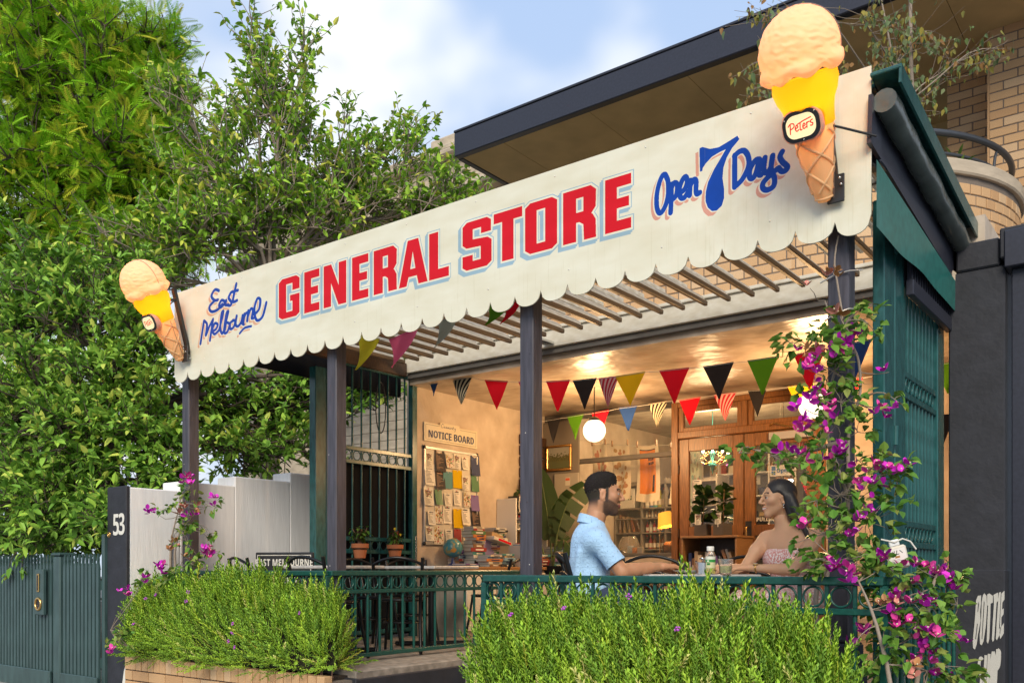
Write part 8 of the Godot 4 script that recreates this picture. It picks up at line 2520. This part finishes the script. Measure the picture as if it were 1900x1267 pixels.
	hr.egg(Vector3(0, -0.115, -0.05), Vector3(0.14, 0.080, 0.16), 0.02, true)
	var hb := B.new()
	hr.net(0.0065, func(p: Vector3, _n: Vector3) -> Color: return Color(0.022, 0.018, 0.017) * (1.0 + 0.5 * f.get_noise_3dv(p * 2.0)), hb, hx)
	for i in hb.v.size():
		hb.v[i] += hb.n[i] * 0.006 * f.get_noise_3dv(hb.v[i] * 1.6)
	var hm := mat("short_hair", Color(1, 1, 1), 0.85)
	hm.metallic_specular = 0.3
	hm.heightmap_enabled = true
	hm.heightmap_texture = noises["rough"]
	hm.heightmap_scale = 0.8
	hm.uv1_triplanar = true
	hm.uv1_scale = Vector3(9, 9, 9)
	hm.vertex_color_use_as_albedo = true
	obj("hair", hb, hm, o)
	# shirt and trousers
	var dots := Image.create(64, 64, false, Image.FORMAT_RGB8)
	dots.fill(Color(0.36, 0.56, 0.80).linear_to_srgb())
	for q in [Vector2(16, 16), Vector2(48, 48)]:
		fill(dots, [disc_pts(q, Vector2(3.2, 3.2))], Color(0.10, 0.17, 0.36).linear_to_srgb())
	var sm := mat("dotted_shirt", Color(1, 1, 1), 0.9)
	sm.albedo_texture = ImageTexture.create_from_image(dots)
	sm.uv1_triplanar = true
	sm.uv1_scale = Vector3(17, 17, 17)
	sm.heightmap_enabled = true
	sm.heightmap_texture = noise("cloth_folds", 0.006, g(0), g(1), FastNoiseLite.TYPE_SIMPLEX_SMOOTH, 2)
	sm.heightmap_scale = 0.35
	sm.rim_enabled = true
	sm.rim = 0.3
	var sf := Field.new()
	sf.egg(Vector3(0, 0.56, -0.02), Vector3(0.165, 0.14, 0.122), 0.05)
	sf.cap(Vector3(0, 0.62, -0.015), Vector3(0, 0.84, -0.002), 0.118, 0.124, 0.06)
	sf.cap(Vector3(-0.125, 0.868, -0.005), Vector3(0.125, 0.868, -0.005), 0.080, 0.080, 0.06)
	sf.cap(Vector3(0, 0.92, -0.005), Vector3(0, 0.975, 0.006), 0.080, 0.068, 0.06)
	for k in 2:
		sf.cap(sh[k], sh[k].lerp(el[k], 0.50), 0.062, 0.058, 0.03)
	for q in 5:  # loose folds low on the back and at the side
		sf.cap(Vector3(-0.11 + q * 0.05, 0.80 - 0.05 * (q % 2), -0.095), Vector3(-0.09 + q * 0.045, 0.60, -0.105), 0.012, 0.018, 0.05)
	sf.egg(Vector3(0, 1.075, 0.035), Vector3(0.072, 0.100, 0.078), 0.008, true)
	var nb := B.new()
	sf.net(0.013, func(_p: Vector3, _n: Vector3) -> Color: return Color.WHITE, nb)
	var shirt := obj("shirt", nb, sm, o)
	for k in 2:
		var d: Vector3 = (el[k] - sh[k]).normalized()
		var p0: Vector3 = sh[k].lerp(el[k], 0.18)
		var p1: Vector3 = sh[k].lerp(el[k], 0.74)
		obj("sleeve", B.new().tube([p0, p0.lerp(p1, 0.3) + Vector3(0, 0, -0.003), p0.lerp(p1, 0.6), p0.lerp(p1, 0.92), p1, p1 - d * 0.004, p1 - d * 0.03], [0.056, 0.062, 0.061, 0.062, 0.0625, 0.059, 0.05], 20, false), sm, shirt)
		obj("sleeve_hem", B.new().tube([p1 - d * 0.020, p1 - d * 0.001], [0.0635, 0.0638], 20, false), sm, shirt)
	var col := B.new()
	for q in [[0.070, 0.012], [0.066, 0.020]]:
		col.sheet(28, 3, func(u, v):
			var a := lerpf(-0.30, TAU + 0.30 - TAU * 0.10, u) + PI * 0.60
			return Vector3(cos(a) * (q[0] + 0.012 * v), 1.018 - 0.045 * v + 0.024 * -sin(a) + (0.0 if q[1] > 0.015 else -0.006), -0.004 + sin(a) * (q[0] + 0.002 + 0.012 * v)))
	obj("collar", col, sm, shirt)
	var tf := Field.new()
	tf.egg(Vector3(0, 0.52, -0.02), Vector3(0.172, 0.115, 0.138), 0.05)
	for s: float in [-1.0, 1.0]:
		tf.chain([Vector3(s * 0.09, 0.515, 0.0), Vector3(s * 0.11, 0.505, 0.42), Vector3(s * 0.11, 0.12, 0.40)], [0.094, 0.068, 0.058], 0.03)
	var tb := B.new()
	tf.net(0.022, func(_p: Vector3, _n: Vector3) -> Color: return Color.WHITE, tb)
	obj("trousers", tb, mat("navy_cloth", Color(0.03, 0.045, 0.09), 0.9), o)
	for s: float in [-1.0, 1.0]:
		var xf := Field.new()
		xf.cap(Vector3(s * 0.11, 0.05, 0.37), Vector3(s * 0.12, 0.04, 0.57), 0.050, 0.038, 0.02)
		var xb := B.new()
		xf.net(0.02, func(_p: Vector3, _n: Vector3) -> Color: return Color.WHITE, xb)
		obj("shoe", xb, mats["off_white"], o)


func woman() -> void:
	var o := thing("person", "smiling woman with long dark hair in a pink and white strappy dress, seated", "person", Vector3(-1.96, FLOOR, -0.86), deg_to_rad(-8))
	var tone := Color(0.58, 0.33, 0.20)
	var f := FastNoiseLite.new()
	f.frequency = 40.0
	var flesh := func(p: Vector3, _n: Vector3) -> Color: return tone * (0.98 + 0.05 * f.get_noise_3dv(p * 0.3))
	var b := B.new()
	var t := Field.new()
	t.egg(Vector3(0, 0.53, 0.0), Vector3(0.165, 0.12, 0.12), 0.06)
	t.cap(Vector3(0, 0.60, 0.0), Vector3(0, 0.80, 0.02), 0.098, 0.108, 0.06)
	t.cap(Vector3(-0.125, 0.898, 0.012), Vector3(0.125, 0.898, 0.012), 0.048, 0.048, 0.06)
	t.cap(Vector3(-0.075, 0.84, 0.02), Vector3(0.075, 0.84, 0.02), 0.078, 0.078, 0.06)
	t.cap(Vector3(-0.02, 0.90, 0.012), Vector3(-0.055, 1.01, 0.03), 0.054, 0.048, 0.05)
	for s: float in [-1.0, 1.0]:
		t.chain([Vector3(s * 0.09, 0.51, 0.0), Vector3(s * 0.10, 0.50, 0.40), Vector3(s * 0.09, 0.10, 0.36)], [0.085, 0.056, 0.038], 0.03)
		t.cap(Vector3(s * 0.09, 0.05, 0.36), Vector3(s * 0.10, 0.025, 0.52), 0.034, 0.026, 0.03)
		t.cap(Vector3(0.01 * s, 0.888, 0.052), Vector3(s * 0.11, 0.905, 0.042), 0.010, 0.008, 0.02)  # collar bones
	var sh := [Vector3(-0.168, 0.895, 0.02), Vector3(0.168, 0.895, 0.02)]
	var el := [Vector3(-0.215, 0.700, 0.200), Vector3(0.165, 0.700, 0.285)]
	var wr := [Vector3(-0.290, 0.712, 0.375), Vector3(-0.062, 0.712, 0.360)]
	for k in 2:
		t.chain([sh[k], sh[k].lerp(el[k], 0.4), el[k]], [0.046, 0.042, 0.034], 0.03)
		t.chain([el[k], el[k].lerp(wr[k], 0.3), wr[k]], [0.035, 0.034, 0.0215], 0.012)
	t.net(0.013, flesh, b)
	for k in 2:
		var hf := Field.new()
		hf.cap(el[k].lerp(wr[k], 0.78), wr[k], 0.0245, 0.020, 0.02)
		hand(hf, wr[k], [Vector3(-0.10, 0.0, 1.0), Vector3(-1.0, 0.0, 0.25)][k], DOWN, [1.0, -1.0][k], [0.75, 0.40][k], 0.90)
		hf.net(0.005, flesh, b)
	var hx := Transform3D(Basis(UPV, deg_to_rad(-42)) * Basis(Vector3.BACK, -0.02) * Basis(Vector3.RIGHT, 0.03), Vector3(-0.072, 1.135, 0.045)).scaled_local(Vector3.ONE * 0.95)
	head_field(true).net(0.0052, func(p: Vector3, n: Vector3) -> Color:
		var c := tone * (0.99 + 0.05 * f.get_noise_3dv(p * 0.4))
		var cheek := smoothstep(0.035, 0.0, Vector3(absf(p.x) - 0.045, p.y + 0.022, p.z - 0.065).length())
		c = c.lerp(Color(0.50, 0.20, 0.14), cheek * 0.35)
		var ax := absf(p.x)
		if p.z > 0.066:
			var my := -0.0640 + 5.0 * ax * ax
			if ax < 0.024 and absf(p.y - my) < 0.0062 * (1.0 - ax / 0.028):
				return Color(0.72, 0.68, 0.62)
			if ax < 0.027 and absf(p.y - my) < 0.0145 * (1.0 - ax / 0.033):
				return Color(0.42, 0.12, 0.10)
		if p.z > 0.060 and ax > 0.012 and ax < 0.050 and absf(p.y - 0.036 + 14.0 * (ax - 0.030) * (ax - 0.030)) < 0.0036:
			return Color(0.03, 0.02, 0.018)
		return c, b, hx)
	obj("body", b, skin("woman_skin"), o)
	for s: float in [-1.0, 1.0]:
		var e := obj("eye", B.new().ball(hx * Vector3(s * 0.031, 0.006, 0.079), Vector3.ONE * 0.0122, 12, 8), mats["eye_white"], o)
		obj("iris", B.new().ball(hx * Vector3(s * 0.0312, 0.0045, 0.0864), Vector3.ONE * 0.0066, 10, 6), mats["iris_dark"], e)
		obj("eyelid", B.new().ball(hx * Vector3(s * 0.031, 0.0100, 0.0790), Vector3(0.0134, 0.0100, 0.0124), 12, 8), mat("woman_lid", tone * 0.72, 0.5), e)
		obj("lash", B.new().tube([hx * Vector3(s * 0.020, 0.0055, 0.0915), hx * Vector3(s * 0.031, 0.0085, 0.0935), hx * Vector3(s * 0.044, 0.005, 0.0855)], 0.0013, 5), mats["ink"], e)
		obj("earring", B.new().ball(hx * Vector3(s * 0.085, -0.046, -0.006), Vector3.ONE * 0.006, 8, 6).ball(hx * Vector3(s * 0.086, -0.062, -0.006), Vector3.ONE * 0.005, 8, 6), mats["steel"], o)
	# long hair: a parted cap and a fall over the left shoulder blade
	var hr := Field.new()
	hr.egg(Vector3(0, 0.034, -0.020), Vector3(0.083, 0.094, 0.104), 0.03)
	hr.cap(Vector3(0.060, 0.0, -0.035), Vector3(0.085, -0.11, -0.060), 0.036, 0.030, 0.03)
	hr.cap(Vector3(-0.060, 0.0, -0.045), Vector3(-0.060, -0.12, -0.085), 0.034, 0.028, 0.03)
	for k in 16:
		var u := k / 15.0
		var a := lerpf(-1.0, 1.0, u)
		var p0 := Vector3(0.070 * sin(a * 1.5), 0.01, -0.085 + 0.035 * absf(a))
		var p1 := p0 + Vector3(0.05 + 0.030 * a, -0.15, -0.035)
		var p2 := p1 + Vector3(0.045 + 0.012 * a, -0.13 - 0.02 * sin(k * 2.0), -0.030)
		hr.chain([p0, p1, p2], [0.026, 0.020, 0.008], 0.014)
	hr.egg(Vector3(0, -0.010, 0.092), Vector3(0.066, 0.088, 0.072), 0.010, true)
	hr.egg(Vector3(0, -0.12, 0.060), Vector3(0.085, 0.10, 0.085), 0.02, true)
	hr.egg(Vector3(0.084, -0.02, 0.030), Vector3(0.04, 0.055, 0.040), 0.012, true)
	var hb := B.new()
	hr.net(0.0068, func(p: Vector3, _n: Vector3) -> Color: return Color(0.020, 0.017, 0.018) * (1.0 + 0.5 * f.get_noise_3d(p.x * 3.0, p.y * 0.2, p.z * 3.0)), hb, hx)
	var hm := mat("long_hair", Color(1, 1, 1), 0.48)
	hm.vertex_color_use_as_albedo = true
	hm.heightmap_enabled = true
	hm.heightmap_texture = noises["grain"]
	hm.heightmap_scale = 0.3
	hm.uv1_triplanar = true
	hm.uv1_scale = Vector3(14, 1.2, 14)
	for k in 26:  # loose strands over the fall
		var a := R.randf_range(-1.1, 1.0)
		var p0 := Vector3(0.078 * sin(a * 1.5), 0.04, -0.088 + 0.04 * absf(a))
		var p1 := p0 + Vector3(0.055 + 0.03 * a, -0.17, -0.040) + rv() * 0.010
		var p2 := p1 + Vector3(0.05 + 0.02 * a, -0.14 - R.randf() * 0.05, -0.028) + rv() * 0.016
		hb.tint = Color(0.022, 0.018, 0.018)
		hb.tube([hx * p0, hx * p0.lerp(p1, 0.5) + rv() * 0.004, hx * p1, hx * p1.lerp(p2, 0.5) + rv() * 0.006, hx * p2], [0.004, 0.0045, 0.004, 0.003, 0.001], 5, false)
	obj("hair", hb, hm, o)
	# dress with thin straps
	var dm := mat("floral_dress", Color(1, 1, 1), 0.85)
	dm.albedo_texture = noise("floral", 0.045, Color(0.60, 0.24, 0.21).linear_to_srgb(), Color(0.78, 0.73, 0.70).linear_to_srgb(), FastNoiseLite.TYPE_SIMPLEX_SMOOTH, 2, 512, 0.50)
	dm.uv1_triplanar = true
	dm.uv1_scale = Vector3(3.0, 3.0, 3.0)
	dm.heightmap_enabled = true
	dm.heightmap_texture = noises["cloth_folds"]
	dm.heightmap_scale = 0.2
	var df := Field.new()
	df.egg(Vector3(0, 0.53, 0.0), Vector3(0.178, 0.13, 0.135), 0.05)
	df.cap(Vector3(0, 0.60, 0.0), Vector3(0, 0.78, 0.02), 0.108, 0.118, 0.06)
	df.cap(Vector3(-0.085, 0.765, 0.03), Vector3(0.085, 0.765, 0.03), 0.088, 0.088, 0.05)
	df.egg(Vector3(-0.062, 0.765, 0.085), Vector3(0.062, 0.055, 0.052), 0.03)
	df.egg(Vector3(0.062, 0.765, 0.085), Vector3(0.062, 0.055, 0.052), 0.03)
	for s: float in [-1.0, 1.0]:
		df.chain([Vector3(s * 0.09, 0.515, 0.0), Vector3(s * 0.10, 0.505, 0.42)], [0.10, 0.082], 0.06)
	df.egg(Vector3(0, 1.15, 0.0), Vector3(0.60, 0.325, 0.60), 0.006, true)
	var db := B.new()
	df.net(0.014, func(_p: Vector3, _n: Vector3) -> Color: return Color.WHITE, db)
	var dress := obj("dress", db, dm, o)
	for s: float in [-1.0, 1.0]:
		obj("strap", B.new().tube([Vector3(s * 0.085, 0.815, 0.110), Vector3(s * 0.098, 0.88, 0.078), Vector3(s * 0.100, 0.934, 0.030), Vector3(s * 0.095, 0.93, -0.02), Vector3(s * 0.08, 0.84, -0.068)], 0.0045, 6), mats["off_white"], dress)
	var nk := []
	for i in 15:
		var a := PI * i / 14.0
		nk.append(Vector3(-0.028 + 0.060 * cos(a), 0.945 - 0.085 * sin(a), 0.030 + 0.062 * sin(a)))
	var ne := thing("pendant_necklace", "fine gold chain with a small pendant on the woman's neck", "necklace", o.position, o.rotation.y)
	obj("chain", B.new().tube(nk, 0.0013, 5), mats["brass"], ne)
	obj("pendant", B.new().ball(Vector3(-0.028, 0.852, 0.094), Vector3(0.005, 0.008, 0.003), 8, 6), mats["brass"], ne)
	var wt := thing("wrist_watch", "gold wrist watch with a square pale face on the woman's left arm", "watch", o.position, o.rotation.y)
	var ad: Vector3 = (wr[1] - el[1]).normalized()
	var wp: Vector3 = wr[1] - ad * 0.022
	var wb := Basis(ad.cross(UPV).normalized(), UPV, -ad)
	obj("strap", B.new().ring(wp, 0.0255, 0.0045, Basis(wb.x, wb.y, wb.z), 20, 6), mats["brass"], wt)
	obj("case", B.new().cbox(wp + Vector3(0.004, 0.0225, 0.012), Vector3(0.024, 0.008, 0.026), 0.002, wb * Basis(Vector3.BACK, 0.0) * Basis(Vector3.RIGHT, 0.0)), mats["brass"], wt)
	obj("dial", B.new().cbox(wp + Vector3(0.004, 0.0272, 0.012), Vector3(0.019, 0.002, 0.020), 0.0, wb), mats["white_paint"], wt)


func _ready() -> void:
	R.seed = 7
	setup()
	palette()
	R.seed = 100
	ground()
	R.seed = 101
	store()
	R.seed = 102
	upper_storey()
	R.seed = 103
	boundary()
	R.seed = 104
	shop_sign()
	R.seed = 105
	verandah()
	R.seed = 106
	railings()
	R.seed = 107
	side_gates()
	R.seed = 108
	cone_sign(Vector3(-1.442, 2.880, 0.13), "glowing ice cream cone on the right end of the sign")
	R.seed = 109
	cone_sign(Vector3(-6.87, 2.875, 0.14), "glowing ice cream cone on the left end of the sign")
	R.seed = 110
	bunting()
	R.seed = 111
	globes()
	R.seed = 112
	trees()
	R.seed = 113
	hedges()
	R.seed = 114
	creepers()
	R.seed = 115
	furniture()
	R.seed = 116
	book_corner()
	R.seed = 117
	inside()
	R.seed = 118
	man()
	R.seed = 119
	woman()
